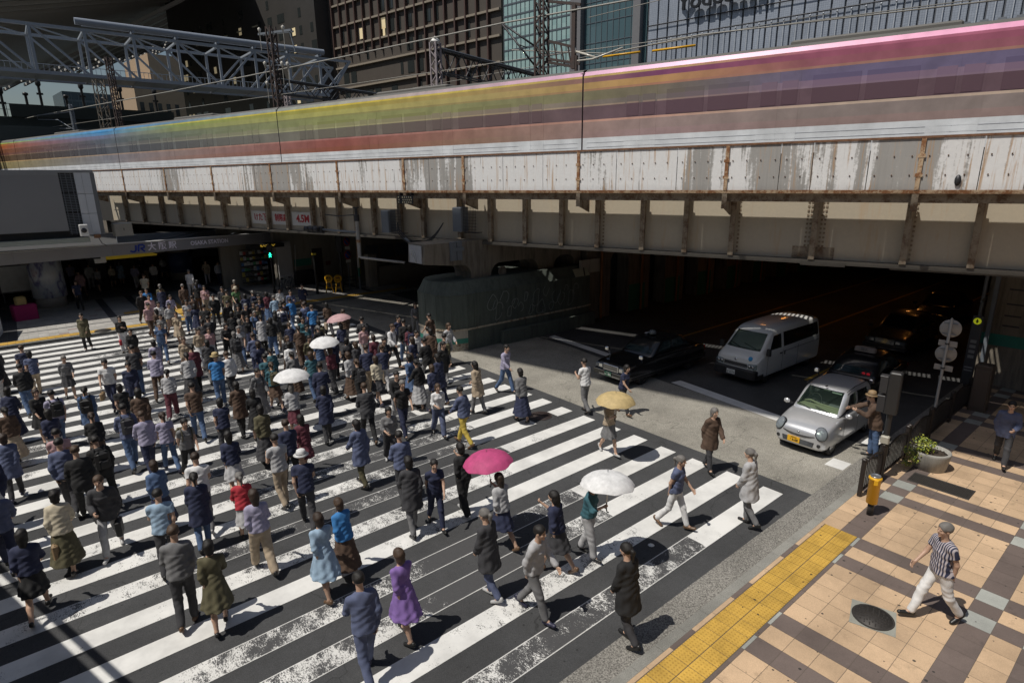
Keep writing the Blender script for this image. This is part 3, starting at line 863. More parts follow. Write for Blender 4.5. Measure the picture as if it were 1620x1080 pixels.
# livery bands: (z0, z1, colours along the train from its left end to its right end), a rainbow wrap
U = (-68, -47, -36, -20, -10, -2, 3.5)
def band(*cols): return [(u, lin(c)) for u, c in zip(U, cols)]
LIV = [
 (11.28, 11.44, band((120,118,100),(60,140,200),(90,120,140),(150,150,130),(170,140,150),(212,130,185),(232,150,190))),
 (11.20, 11.28, band((190,220,90),(40,140,215),(215,205,70),(236,208,60),(225,200,90),(215,180,110),(200,110,140))),
 (11.02, 11.20, band((205,120,50),(90,160,220),(150,170,90),(178,168,70),(190,160,95),(140,75,120),(170,90,115))),
 (10.78, 11.02, band((190,100,55),(120,130,165),(150,160,100),(186,182,95),(190,170,105),(205,155,95),(165,95,110))),
 (10.70, 10.78, band((180,110,80),(110,120,140),(120,130,100),(150,150,90),(170,150,95),(190,130,105),(175,125,110))),
 (10.35, 10.70, band((150,90,60),(100,110,125),(120,130,110),(155,160,95),(150,150,100),(130,120,100),(115,105,140))),
 (10.17, 10.35, band((140,90,75),(115,118,128),(135,135,120),(165,165,115),(160,145,125),(130,120,115),(145,120,145))),
 (10.11, 10.17, band((170,130,90),(140,140,145),(160,160,140),(185,185,130),(185,165,130),(170,145,130),(150,125,145))),
 (9.60, 10.11, band((110,85,60),(95,100,110),(110,112,112),(130,125,110),(120,100,100),(115,90,100),(110,85,95))),
 (9.52, 9.60, band((205,170,110),(185,160,140),(190,150,130),(190,120,115),(190,135,120),(215,165,145),(205,180,160))),
 (9.15, 9.52, band((165,150,100),(140,140,150),(160,135,130),(165,90,80),(165,125,110),(170,145,140),(150,135,130))),
 (8.90, 9.15, band((160,145,100),(150,152,160),(165,130,120),(160,90,70),(165,130,110),(175,145,145),(160,135,130))),
 (8.05, 8.90, band((205,210,225),)*1 if False else band(*[(196,200,218)]*7)),
]
TPAINT = mat_attr('train_wrap', .32, 60, .05, .02)
WIN = None
def train_glass():
    m, nt, b = _new('train_window'); a = attr(nt)
    c = mix(nt, 1.0, a, (.84,.83,.85), 'MULTIPLY'); nt.links.new(c, b.inputs['Base Color'])
    b.inputs['Roughness'].default_value = .12; b.inputs['Specular IOR Level'].default_value = .35
    return m
TGLASS = train_glass()
TROOF = mat('train_roof', (.13,.125,.115), .6, var=.2, scale=1)
TWHITE = mat('train_skirt', (.62,.64,.70), .35, var=.06)
def car_of_train(x0, L, label, ts):
    """one railway carriage; coordinates run along the rails, its near side at y = 1.6"""
    e = empty('train_carriage', br(x0, 1.6, 0), BR_RZ, label, 'train', 'carriages of the rainbow train')
    q = MB(); q.sm = False
    nx = int(L/1.0)
    def side(y, sgn):
        for z0, z1, st in LIV:
            zz0, zz1 = z0, z1
            for i in range(nx):
                a, b_ = .02+(L-.04)*i/nx, .02+(L-.04)*(i+1)/nx
                base_ = len(q.v)
                f = (a,b_)
                yy0 = y; yy1 = y
                if z1 > 11.3: yy1 = y + sgn*.10
                q.add([(a,yy0,zz0),(b_,yy0,zz0),(b_,yy1,zz1),(a,yy1,zz1)], [(0,1,2,3) if sgn > 0 else (3,2,1,0)])
                q.c[-1] = (tcol(x0+a, st), tcol(x0+b_, st))
    side(0, 1)
    me_faces = len(q.f)
    side(2.85, -1)
    # ends
    cc = tcol(x0, LIV[8][2])
    for xe in (.02, L-.02): q.add([(xe,0,8.05),(xe,2.85,8.05),(xe,2.85,11.4),(xe,0,11.4)], [(0,1,2,3)]); q.c[-1] = (cc, cc)
    me = bpy.data.meshes.new('body'); me.from_pydata(q.v, [], q.f); me.materials.append(TPAINT)
    ca = me.color_attributes.new('Col','FLOAT_COLOR','CORNER'); arr = []
    for f, c in zip(q.f, q.c):
        ca_ = [c[0], c[1], c[1], c[0]]
        xs = [q.v[i][0] for i in f]; mx = max(xs); mn = min(xs)
        for i in f:
            k = c[1] if (mx > mn and q.v[i][0] > (mx+mn)/2) else c[0]
            arr += [k[0], k[1], k[2], 1]
    ca.data.foreach_set('color', arr); me.update()
    o = bpy.data.objects.new('body', me); link(o); o.parent = e
    # roof with rounded shoulders, equipment
    q = MB()
    prof = [(.10,11.44),(.22,11.53),(.5,11.6),(1.42,11.66),(2.34,11.6),(2.62,11.53),(2.75,11.44)]
    q.sm = True
    q.add([(x,y,z) for x in (.06,L-.06) for y,z in prof], [(i,i+7,i+8,i+1) for i in range(6)])
    q.sm = False
    q.build('roof', TROOF, e)
    q = MB(); q.bevbox(L/2-2.4,L/2+2.4,.6,2.25,11.6,11.76,.06); q.build('air_conditioner', TROOF, e)
    # door leaves and windows
    for k in range(4):
        xc = L*(k+.5)/4
        for dx in (-.33,.33):
            q = MB()
            for (za, zb_, li) in ((8.35,8.9,12),(8.9,9.15,11),(9.15,9.52,10),(9.52,9.6,9),(9.6,10.11,8),(10.11,10.35,6),(10.35,10.7,5)): q.box(xc+dx-.32,xc+dx+.32,-.006,.02,za,zb_, tcol(x0+xc+dx, LIV[li][2]))
            dr = q.build('door', TPAINT, e)
            q = MB()
            for (za, zb_, li) in ((9.64,10.11,8),(10.11,10.17,7),(10.17,10.40,6)): q.box(xc+dx-.25,xc+dx+.25,-.014,.015,za,zb_, tcol(x0+xc+dx, LIV[li][2]))
            q.build('door_window', TGLASS, dr)
        if k < 3:
            xm = L*(k+1)/4
            for dx in (-.78,.78):
                q = MB()
                for (za, zb_, li) in ((9.62,10.11,8),(10.11,10.17,7),(10.17,10.35,6),(10.35,10.5,5)):
                    for hx in (-.35,.35): q.box(xm+dx+hx-.35,xm+dx+hx+.35,-.008,.015,za,zb_, tcol(x0+xm+dx+hx, LIV[li][2]))
                q.build('window', TGLASS, e)
    if x0 > -80:
        q = MB(); cg = tcol(x0, LIV[8][2]); q.box(-.17,.05,.06,2.7,8.1,11.40, cg); q.build('gangway', TPAINT, e)
    q = MB(); q.box(.2,L-.2,-.006,.01,8.52,8.535); q.box(.2,L-.2,-.006,.01,8.70,8.712); q.build('sill_line', mat('sill_grey', (.35,.36,.4), .4), e)
    q = MB(); q.box(.4,L-.4,.1,2.75,7.35,8.045)
    for xb in (2.5, L-2.5):
        for dx in (-1.05,1.05): q.cyl((xb+dx,.5,7.6),(xb+dx,.62,7.6),.43,n=20)
    q.build('underframe', DARKSTEEL, e)
    return e
L_ = 19.97
labs = ['carriage of the train wrapped in pink and mauve bands at the right', 'carriage of the train wrapped in yellow and olive bands above mid bridge', 'carriage of the train in green yellow fading to red lower bands above the clearance sign', 'carriage of the train wrapped in blue and grey bands behind the corner pillar', 'carriage of the train wrapped in orange at the far left']
for i, x0 in enumerate((-5.0, -25.0, -45.0, -65.0, -85.0)): car_of_train(x0, L_, labs[i], None)
q = MB(); q.box(XL-60, XR, 1.2, 62, 7.051, 7.2); tag(q.build('track_bed', mat('ballast', (.09,.08,.07), .95, var=.4, scale=8)), kind='structure')
q = MB()
for y in (2.5,3.57,6.5,7.57,10.8,11.87): q.box(-100, XR, y, y+.07, 7.2, 7.36)
o = q.build('rails', DARKSTEEL); tag(o, kind='structure')
for o_ in ('track_bed', 'rails'):
    b_ = bpy.data.objects[o_]; b_.location = BR_O; b_.rotation_euler = (0,0,BR_RZ)
# the embankment / viaduct to the left of the bridge that the train stands on
q = MB(); q.box(-110, -46.02, .3, 62, 0, 7.05); o = q.build('viaduct', CONC); o.location = BR_O; o.rotation_euler = (0,0,BR_RZ)
tag(o, 'concrete viaduct carrying the tracks on past the station front', 'viaduct')
# ================================================================ STATION FRONT (left)
def glowmat(name, c, s): return mat(name, c, .5, var=0, emit=c, estr=s)
FASCIA = mat('fascia_panel', (.27,.27,.29), .35, .0, .08, 1)
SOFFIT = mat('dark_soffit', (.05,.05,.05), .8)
cA = Vector((-14.0, 39.75, 0)); cB = Vector((17.0, 43.95, 0)); cd = (cB-cA).normalized(); cn = Vector((-cd.y, cd.x, 0))
cang = math.atan2(cd.y, cd.x); CL = (cB-cA).length
st = empty('station_canopy', cA, cang, 'long grey station entrance canopy with blue and white lettering on its fascia', 'canopy')
q = MB()
x = 0.0
while x < CL-.1:
    x1 = min(CL, x+4.6); q.box(x+.012, x1-.012, -.06, .0, 3.22, 3.84); x = x1
q.box(0, CL, -.03, .02, 3.2, 3.86)
q.build('fascia', FASCIA, st)
q = MB(); q.box(0, CL, -.12, .3, 3.862, 3.9); q.build('drip_edge', mat('drip_edge', (.6,.6,.6), .3), st)
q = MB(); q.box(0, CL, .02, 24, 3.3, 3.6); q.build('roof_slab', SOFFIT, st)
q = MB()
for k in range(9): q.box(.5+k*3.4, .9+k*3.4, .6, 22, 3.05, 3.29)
q.build('ceiling_beam', SOFFIT, st)
def fx(X): return (X - cA.x)/cd.x
JRBLUE = mat('letter_blue', (.02,.05,.34), .4, var=.05); LETW = mat('letter_pale', (.85,.82,.95), .4, var=.05)
# the two joined blue letters: heavy strokes with a shared foot
q = MB(); q.mi = 0
jx, jz = fx(5.22), 3.36
def stroke(pts, w_): 
    for a, b in zip(pts[:-1], pts[1:]): q.bar((a[0],-.075,a[1]), (b[0],-.075,b[1]), .03, w_)
J = [(jx-.06,jz+.06),(jx-.02,jz),(jx+.16,jz-.02),(jx+.24,jz+.06),(jx+.27,jz+.36)]
stroke(J, .105)
Rr = [(jx+.36,jz-.04),(jx+.42,jz+.36),(jx+.68,jz+.36),(jx+.72,jz+.26),(jx+.68,jz+.17),(jx+.50,jz+.16),(jx+.70,jz-.05)]
stroke(Rr, .095)
q.build('blue_lettering', JRBLUE, st)
text_mesh('大 阪 駅', .50, .012, frame((fx(6.92),-.075,3.54), (1,0,0)), 'station_lettering', LETW, st, .92, .012)
text_mesh('OSAKA STATION', .36, .012, frame((fx(9.75),-.075,3.56), (1,0,0)), 'station_lettering', LETW, st, .86, .010)

# round columns with a printed wrap
def poster_mat():
    m, nt, b = _new('printed_wrap')
    v = coords(nt, 'Object', (1,1,.55))
    n1 = noise(nt, v, 1.1, 3, .5); n2 = noise(nt, v, 2.6, 4, .6)
    c = ramp(nt, n1, [(.38, (.62,.64,.66)), (.47, (.50,.55,.62)), (.53, (.14,.13,.30)), (.60, (.52,.56,.64)), (.68, (.32,.12,.2))])
    c = mix(nt, ramp(nt, n2, [(.56, 0), (.66, .7)]), c, (.66,.68,.7))
    nt.links.new(c, b.inputs['Base Color']); b.inputs['Roughness'].default_value = .3
    return m
WRAP = poster_mat()
BLUEWRAP = mat('blue_print', (.06,.09,.22), .3, var=.5, scale=2)
STONE = mat('column_stone', (.30,.28,.26), .4, var=.15)
for (x, y, w_, lab) in ((1.0,45.6,WRAP,'round station column wrapped in a white and violet poster under the canopy'), (9.4,51.5,BLUEWRAP,'round station column with a blue printed lower half beside the entrance')):
    e = empty('station_column', (x,y,.12), .6, lab, 'column')
    q = MB(); q.lathe([(.78,0),(.78,.62),(.74,.66)], n=32); q.build('base', STONE, e)
    q = MB(); q.lathe([(.86,.60),(.86,2.1 if w_ is BLUEWRAP else 3.15),(.70,2.1 if w_ is BLUEWRAP else 3.15)], n=40); q.build('poster_wrap', w_, e)
    q = MB(); q.lathe([(.72,.6),(.72,3.4)], n=32); q.build('shaft', STONE, e)
for i, (x, y) in enumerate(((-8,47),(16.5,50.5),(4.5,57))):
    q = MB(); q.lathe([(.6,0),(.6,3.3)], (x,y,.1), 24); tag(q.build('plain_column', STONE), ('bare column far left under the canopy','bare column at the right end of the station hall','bare column deepest in the dark station hall')[i], 'column')

# hall walls behind
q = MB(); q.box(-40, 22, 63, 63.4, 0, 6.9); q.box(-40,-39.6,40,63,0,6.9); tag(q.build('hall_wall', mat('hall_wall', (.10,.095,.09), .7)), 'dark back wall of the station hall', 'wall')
# hanging yellow direction sign, and dim light boxes along the hall
e = empty('direction_sign', (5.35,43.6,2.88), cang, 'yellow direction sign hanging beneath the station canopy', 'sign')
q = MB(); q.box(-1.4,1.4,-.05,.05,.0,.32); q.build('panel', mat('sign_yellow', (.62,.45,.03), .4, emit=(.6,.42,.02), estr=.05), e)
q = MB(); q.box(-2.0,-1.41,-.06,.06,-.15,.4); q.build('end_box', WHITEPAINT, e)
q = MB(); q.cyl((-1.2,0,.32),(-1.2,0,.5),.02); q.cyl((1.2,0,.32),(1.2,0,.5),.02); q.build('hanger', DARKSTEEL, e)
PAPER = mat('paper_white', (.55,.56,.56), .6)
for i, (x, y, wd, c, lab) in enumerate(((-.55,47.5,1.6,(.5,.52,.52),'white framed notice board in the shade at the left edge'),(-2.9,50.5,2.2,(.45,.08,.12),'red poster wall at the back of the hall on the left'),(12.4,58,2.6,(.3,.32,.3),'dim shop window in the hall behind the crowd'))):
    e = empty('wall_poster', (x,y,.3), 0, lab, 'poster')
    q = MB(); q.box(-wd/2,wd/2,-.05,.05,.6,2.3); q.build('frame', DARKSTEEL, e)
    q = MB(); q.box(-wd/2+.08,wd/2-.08,-.065,-.052,.68,2.22); q.build('sheet', mat('poster_%d' % i, c, .4, var=.4, scale=3), e)
    for xl in (-wd/2+.1, wd/2-.16):
        q = MB(); q.box(xl,xl+.06,-.03,.03,0,.6); q.build('leg', DARKSTEEL, e)

# upper storey block with grey screen and corner pillar, above the canopy
PANELG = mat('grey_screen', (.23,.235,.245), .55, var=.05, scale=.3)
PILW = mat('pillar_panel', (.58,.61,.65), .4, var=.06, scale=1)
bx = empty('corner_block', (0,40,4.2), 0, 'grey walled upper block with louvres and pale corner pillar above the station canopy', 'building')
q = MB(); q.box(-14,2.28,0,6,.72,3.72); q.build('grey_screen', PANELG, bx)
q = MB(); q.box(-14,3.82,-.02,6.2,3.722,3.86); q.box(-14,2.28,-.02,0,3.6,3.72); q.build('coping', mat('coping', (.25,.26,.27), .4), bx)
q = MB(); q.box(2.281,2.95,.25,6,.5,3.72); q.build('louvre_recess', BLACKPLASTIC, bx)
q = MB()
for zz in np.arange(.55,3.7,.085):
    if 1.6 < zz < 1.7 or 2.62 < zz < 2.72: continue
    q.box(2.3,2.93,.12,.2,zz,zz+.03)
for xx in (2.36,2.58,2.8): q.box(xx,xx+.03,.10,.12,.5,3.7)
q.build('louvre', GREYSTEEL, bx)
q = MB()
for z0, z1 in ((.45,1.58),(1.6,2.62),(2.64,3.72)):
    for x0, x1 in ((2.951,3.28),(3.29,3.66)): q.box(x0,x1,-.01,5.9,z0,z1)
q.build('corner_pillar', PILW, bx)
q = MB(); q.box(3.661,3.86,.01,5.9,.45,3.719); q.build('pillar_return', mat('pillar_dark', (.17,.18,.19), .5), bx)
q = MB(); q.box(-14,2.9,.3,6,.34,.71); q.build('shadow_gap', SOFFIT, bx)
q = MB(); q.prism([(-14,-.25),(3.1,-.25),(3.1,.5),(-14,.5)], .08, .335); q.build('ledge', mat('ledge_pale', (.30,.33,.30), .5), bx)
e = empty('air_unit', (2.86,39.72,4.62), .05, 'small white air conditioner outdoor unit in front of the louvres', 'air conditioner')
q = MB(); q.bevbox(-.17,.22,-.16,.12,.0,.62,.03); q.build('casing', WHITEPAINT, e)
q = MB(); q.lathe([(.13,0),(.13,.012),(.02,.012)], (.02,-.165,.3), 20, Matrix.Rotation(PI/2,3,'X')); q.build('fan_grille', DARKSTEEL, e)
e = empty('roof_cabinet', (4.75,40.6,4.45), .1, 'grey metal cabinet on the canopy roof beside the corner pillar', 'cabinet')
q = MB(); q.bevbox(-.42,.48,-.25,.4,0,.72,.03); q.build('case', mat('cabinet_grey', (.30,.29,.26), .5), e)
q = MB(); q.box(.02,.05,-.27,-.252,.3,.42); q.box(.0,.07,-.27,-.252,.42,.44); q.build('handle', DARKSTEEL, e)
e = empty('rust_bracket', (3.5,39.8,4.42), 0, 'rusty box bracket at the foot of the corner pillar', 'bracket')
q = MB(); q.bevbox(-.2,.1,-.1,.1,.05,.25,.02); q.build('box', RUSTDARK, e)
q = MB(); q.tube([(0,0,.05),(.1,-.05,-.25),(.3,-.1,-.4)], .02, 6); q.build('cable', WIREBLACK, e)
# clutter on the canopy roof
q = MB()
for k in range(7): q.cyl((6+k*1.2,43.2+.15*k,3.75),(9+k*1.2,45.6+.15*k,4.0+.05*k),.035,n=8)
q.box(5,16,46,46.2,3.6,4.1)
tag(q.build('roof_pipes', GREYSTEEL), 'thin grey pipes lying over the canopy roof under the girder', 'pipes')

# shop and walls right of the entrance, under the end of the bridge
WALLB = conc('beige_wall', (.26,.235,.19), (.33,.30,.25), .35)
sb = empty('station_wing', (11.5,42.2,0), .08, 'beige wall with a shop opening and doors where the bridge meets the station', 'building')
q = MB(); q.box(2.2,13,.0,.4,.1,4.6); q.box(-.6,2.2,2.5,2.8,.1,4.4); q.build('wall', WALLB, sb)
q = MB(); q.box(.3,2.6,-.75,.1,3.0,3.25); q.build('shop_awning', BLACKPLASTIC, sb)
q = MB()
pts = []
for t in np.linspace(0, 1, 40): pts.append((.95+1.0*t, -.77, 3.17+.055*math.sin(t*34)))
q.tube(pts, .018, 5); q.tube([(1.0,-.77,3.1),(1.0,-.77,3.27)], .02, 5); q.tube([(1.5,-.77,3.1),(1.5,-.77,3.26)], .02, 5)
q.build('shop_lettering', mat('gold_letter', (.75,.52,.08), .4, emit=(.75,.5,.06), estr=.35), sb)
q = MB()
rg = random.Random(11)
for r_ in range(6):
    for c_ in range(9):
        x = .45+c_*.21; q.box(x, x+.16, 1.7, 1.8, .5+r_*.38, .5+r_*.38+rg.uniform(.15,.3), rg.choice([(.5,.5,.48),(.45,.1,.08),(.1,.2,.4),(.5,.4,.1),(.12,.12,.12),(.1,.3,.15)]))
q.build('shop_goods', mat_attr('goods', .5, 30, .1, 0), sb)
q = MB()
for r_ in range(7): q.box(.4,2.35,1.65,1.95,.44+r_*.38,.46+r_*.38)
q.build('shop_shelf', DARKSTEEL, sb)
q = MB(); q.box(4.9,5.7,-.02,.0,.12,2.6); q.build('door', mat('dark_door', (.06,.045,.04), .5), sb)
q = MB(); q.box(2.3,3.3,-.15,-.02,.12,3.3); q.build('white_pier', mat('pier_white', (.42,.41,.40), .5), sb)
q = MB(); q.box(3.5,4.8,-.02,-.004,1.45,1.95); q.build('green_band', GREENBAND, sb)
q = MB(); q.box(3.3,4.7,-.6,-.1,.12,1.15); q.build('black_cabinet', BLACKPLASTIC, sb)
q = MB(); q.tube([(3.4,-.2,.2),(3.6,-.2,3.0)], .03, 6); q.build('pale_pipe', mat('pipe_pale', (.5,.5,.48), .4), sb)  # pipe in one pale tone
q = MB(); q.box(5.9,6.3,-.03,-.01,1.3,1.6); q.build('red_box', mat('dull_red_box', (.16,.03,.02), .5), sb)
yw = empty('low_wall', (18.6,38.0,0), .06, 'low beige wall with shuttered windows behind it beyond the left lane', 'wall')
q = MB(); q.box(.7,6,-.1,.25,0,1.45); q.build('parapet', mat('wall_beige', (.36,.33,.28), .7, var=.2), yw)
q = MB(); q.box(-.2,.45,-.25,.3,0,2.4); q.build('end_pillar', PALECONC, yw)
q = MB(); q.box(0,14,2.6,2.9,0,4.6); q.build('back_wall', WALLB, yw)
for k in range(4):
    q = MB(); q.box(1.2+k*1.3,2.3+k*1.3,2.55,2.6,1.7,2.7); q.build('shutter', GREYSTEEL, yw)

# things standing on the far kerb
def no_parking(e, z, y0, r, name):
    q = MB(); q.lathe([(r,0),(r,.012),(0,.012)], (0,y0,z), 28, Matrix.Rotation(PI/2,3,'X')); q.build(name, REDPAINT, e)
    q = MB(); q.lathe([(r*.8,0),(r*.8,.01),(0,.01)], (0,y0-.008,z), 28, Matrix.Rotation(PI/2,3,'X')); q.build('blue_face', BLUEPAINT, e)
    q = MB(); q.bar((-r*.55,y0-.02,z+r*.55),(r*.55,y0-.02,z-r*.55), .008, r*.2); q.build('red_bar', REDPAINT, e)
    q = MB(); q.box(-r*.7,r*.7,y0-.012,y0,z-r*1.75,z-r*1.1); q.build('plate', WHITEPAINT, e)
e = empty('sign_post', (17.0,37.9,.1), .35, 'no parking signs stacked on a thin post before the beige station wall', 'road sign')
q = MB(); q.cyl((0,0,0),(0,0,3.75),.03); q.build('post', GREYSTEEL, e)
no_parking(e, 3.32, -.05, .30, 'disc'); no_parking(e, 2.42, -.05, .30, 'disc')
q = MB(); q.tube([(0,0,3.0),(.35,0,2.98)], .02, 6); q.build('clamp', GREYSTEEL, e)
e = empty('striped_post', (17.62,37.6,.1), 0, 'tall pole with white green and red bands next to the no parking signs', 'pole')
q = MB()
for z0, z1, mi in ((0,.9,0),(.9,1.5,1),(1.5,2.2,2),(2.2,3.4,3),(3.4,4.4,0)):
    q.mi = mi; q.cyl((0,0,z0),(0,0,z1-.004),.075,n=12)
q.build('shaft', [GREYSTEEL, GREENBAND, WHITEPAINT, RUSTRAIL], e)
q = MB(); q.tube([(.07,0,1.6),(.13,0,1.9),(.07,0,2.5)], .03, 6); q.tube([(.07,0,1.0),(.12,0,1.2),(.08,0,1.5)], .03, 6); q.build('tape', mat('tape_yellow', (.5,.38,.03), .5), e)
def ped_signal(loc, rz, label, pole_h, lit):
    e = empty('pedestrian_signal', loc, rz, label, 'pedestrian signal')
    q = MB(); q.cyl((0,0,0),(0,0,pole_h),.06,n=12); q.cyl((0,0,0),(0,0,.25),.1,n=12); q.build('pole', BLACKPLASTIC, e)
    q = MB(); q.bevbox(-.17,.17,-.42,-.08,pole_h-.95,pole_h-.1,.03)
    q.box(-.2,.2,-.6,-.42,pole_h-.14,pole_h-.11); q.box(-.2,.2,-.6,-.42,pole_h-.56,pole_h-.53)
    q.build('housing', BLACKPLASTIC, e)
    g = glowmat('walk_green', (.02,1.0,.55), 3.0)
    # the walking figure
    q = MB(); z = pole_h-.75; y = -.43
    q.lathe([(.035,0),(.035,.006),(0,.008)], (0,y,z+.13), 10, Matrix.Rotation(PI/2,3,'X'))
    for a, b, w_ in (((0,.09),(0,-.02),.06),((0,-.02),(-.07,-.14),.035),((0,-.02),(.07,-.13),.035),((0,.07),(-.09,.0),.028),((0,.07),(.09,.01),.028)):
        q.bar((a[0],y-.004,z+a[1]),(b[0],y-.004,z+b[1]),.01,w_)
    q.build('green_figure', g if lit else mat('off_lens', (.05,.06,.05), .3), e)
    return e
ped_signal((12.68,40.2,.12), -.35, 'black pedestrian signal with a lit green walking figure before the station entrance', 3.35, True)
for i, (x, y, h, lab) in enumerate(((14.7,37.9,2.6,'black post with a small yellow cap at the far kerb behind the crowd'),(16.35,37.6,4.3,'tall black signal pole at the far kerb near the no parking signs'))):
    e = empty('black_post', (x,y,.1), -.4, lab, 'post')
    q = MB(); q.cyl((0,0,0),(0,0,h),.09,n=12); q.build('shaft', BLACKPLASTIC, e)
    q = MB()
    if i == 0: q.bevbox(-.16,.16,-.12,.12,h,h+.14,.03)
    else: q.bevbox(-.2,.2,-.35,-.08,h-1.6,h-.2,.04)
    q.build('cap' if i == 0 else 'signal_box', mat('cap_yellow', (.45,.36,.02), .4) if i == 0 else BLACKPLASTIC, e)
for i, (x, y) in enumerate(((15.5,37.8),(15.95,37.35))):
    e = empty('barrier_stand', (x,y,.12), -.6+.5*i, ('yellow round-headed barrier stand, the left of the pair','yellow round-headed barrier stand, the right of the pair')[i], 'barrier', 'yellow barrier stands')
    q = MB(); q.lathe([(.27,0),(.27,.05),(.16,.06),(.16,.0)], (0,.03,.95), 24, Matrix.Rotation(PI/2,3,'X')); q.lathe([(.15,0),(.15,.02),(0,.02)], (0,.02,.95), 20, Matrix.Rotation(PI/2,3,'X')); q.build('head', YELLOWPAINT, e)
    q = MB()
    for s in (-1,1): q.tube([(.13*s,0,.75),(.16*s,0,.4),(.24*s,.0,.0)], .035, 8)
    q.bar((-.18,0,.35),(.18,0,.35),.05); q.build('stand', YELLOWPAINT, e)
    q = MB()
    for s in (-1,1): q.lathe([(.05,0),(.05,.01),(0,.012)], (.07*s,-.03,1.0), 10, Matrix.Rotation(PI/2,3,'X'))
    q.build('knob', DARKSTEEL, e)
# pedestrian rail in the sun patch
e = empty('pedestrian_rail', (15.9,38.4,.12), .12, 'low dark rail between the barrier stands and the striped pole', 'railing')
q = MB()
for zz in (.25,.5,.75): q.box(-.1,1.9,-.02,.02,zz,zz+.05)
q.build('bar', DARKSTEEL, e)
for xx in (-.1,.9,1.9):
    q = MB(); q.cyl((xx,0,0),(xx,0,.85),.035); q.build('post', DARKSTEEL, e)
# parked bicycles near the shop
def bicycle(loc, rz, label):
    e = empty('bicycle', loc, rz, label, 'bicycle', 'bicycles parked by the shop')
    for x in (-.52,.52):
        q = MB(); q.tube([(x+.32*math.cos(t),0,.33+.32*math.sin(t)) for t in np.linspace(0,2*PI,24)], .018, 6)
        for k in range(8): q.cyl((x,0,.33),(x+.31*math.cos(k*PI/4),0,.33+.31*math.sin(k*PI/4)),.004,n=4)
        q.build('wheel', RUBBER, e)
    q = MB()
    for a, b in (((-.52,0,.33),(-.1,0,.33)),((-.1,0,.33),(-.22,0,.8)),((-.52,0,.33),(-.2,0,.72)),((-.1,0,.33),(.38,0,.72)),((-.2,0,.72),(.38,0,.78)),((.52,0,.33),(.36,0,.9))): q.cyl(a,b,.018,n=8)
    q.build('bike_frame', GREYSTEEL, e)
    q = MB(); q.tube([(.22,.25,.98),(.38,.1,.95),(.38,-.1,.95),(.22,-.25,.98)], .014, 6); q.build('handlebar', CHROME, e)
    q = MB(); q.bevbox(-.36,-.1,-.08,.08,.8,.88,.03); q.build('saddle', BLACKPLASTIC, e)
bicycle((13.55,40.9,.12), .9, 'bicycle parked at the shop corner, nearer the crossing'); bicycle((14.2,41.3,.12), 1.0, 'bicycle parked at the shop corner, closer to the wall')
# things at the left edge of the frame
e = empty('ribbed_barrier', (-1.55,37.6,.12), 1.45, 'white ribbed metal barrier at the left edge by the pavement', 'barrier')
q = MB()
for k in range(16): q.bevbox(-1.2+k*.16,-1.08+k*.16,-.05,.05,.0,1.35,.015)
q.build('rib', PILW, e)
q = MB(); q.box(-1.25,1.3,-.06,.06,1.351,1.42); q.box(-1.25,1.3,-.03,.03,.05,1.3); q.build('frame', WHITEPAINT, e)
e = empty('stall', (-.35,42.0,.12), .2, 'magenta cloth stall with a yellow bag on it in the shade at the left edge', 'stall')
q = MB(); q.bevbox(-.55,.5,-.4,.4,.0,.85,.05); q.build('cloth', mat('magenta_cloth', (.30,.015,.10), .8, var=.25, scale=6), e)
q = MB(); q.bevbox(-.35,.15,-.2,.2,.851,1.3,.08); q.build('yellow_bag', mat('bag_mustard', (.35,.26,.10), .7, var=.4, scale=9), e)
# ================================================================ BUILDINGS BEYOND, OVERHEAD LINES, SHADING BLOCKS
_th = R(-50.5)
_fl = Vector((math.sin(_yS)*math.sin(_th)+math.cos(_yS)*math.cos(_th), -math.cos(_yS)*math.sin(_th)+math.sin(_yS)*math.cos(_th), 0))
DT0 = -56
FX = -_fl; FY = Vector((-FX.y, FX.x, 0))
if FY.dot(Vector((.61,.74,0))) < 0: FY = -FY
FO = Vector((95.5, 43.6, 0)); F_RZ = math.atan2(FX.y, FX.x)
def city(name, label, u=0, v=0, cat='building'): 
    p = FO + FX*u + FY*v; return empty(name, p, F_RZ, label, cat)
# --- the big store with ribbed silver front
SILVER = mat('silver_cladding', (.33,.36,.42), .45, .25, .10, .6)
GROOVE = mat('groove_grey', (.10,.11,.13), .5)
def clad_mat():
    m, nt, b = _new('silver_panel')
    v = coords(nt)
    br_ = N(nt, 'ShaderNodeTexBrick'); br_.offset = 0; br_.inputs['Scale'].default_value = 1; br_.inputs['Brick Width'].default_value = .3; br_.inputs['Row Height'].default_value = .3
    br_.inputs['Mortar Size'].default_value = .012; br_.inputs['Color1'].default_value = (.36,.40,.47,1); br_.inputs['Color2'].default_value = (.32,.36,.43,1); br_.inputs['Mortar'].default_value = (.16,.18,.22,1)
    mp = N(nt, 'ShaderNodeCombineXYZ'); sx = N(nt, 'ShaderNodeSeparateXYZ'); nt.links.new(v, sx.inputs[0])
    nt.links.new(sx.outputs[0], mp.inputs[0]); nt.links.new(sx.outputs[2], mp.inputs[1]); nt.links.new(mp.outputs[0], br_.inputs['Vector'])
    c = mix(nt, 1.0, br_.outputs['Color'], ramp(nt, noise(nt, v, .15, 3, .5), [(.3,.82),(.7,1.1)]), 'MULTIPLY')
    nt.links.new(c, b.inputs['Base Color']); b.inputs['Roughness'].default_value = .4; b.inputs['Metallic'].default_value = .2
    return m
CLAD = clad_mat()
e = city('department_store', 'silver store building with ribbed cladding and dark lettering above the pink end of the train')
q = MB(); q.box(-28.2, 60, .3, 40, 0, 44); q.build('core', GROOVE, e)
q = MB()
k = 0
u = -28.0
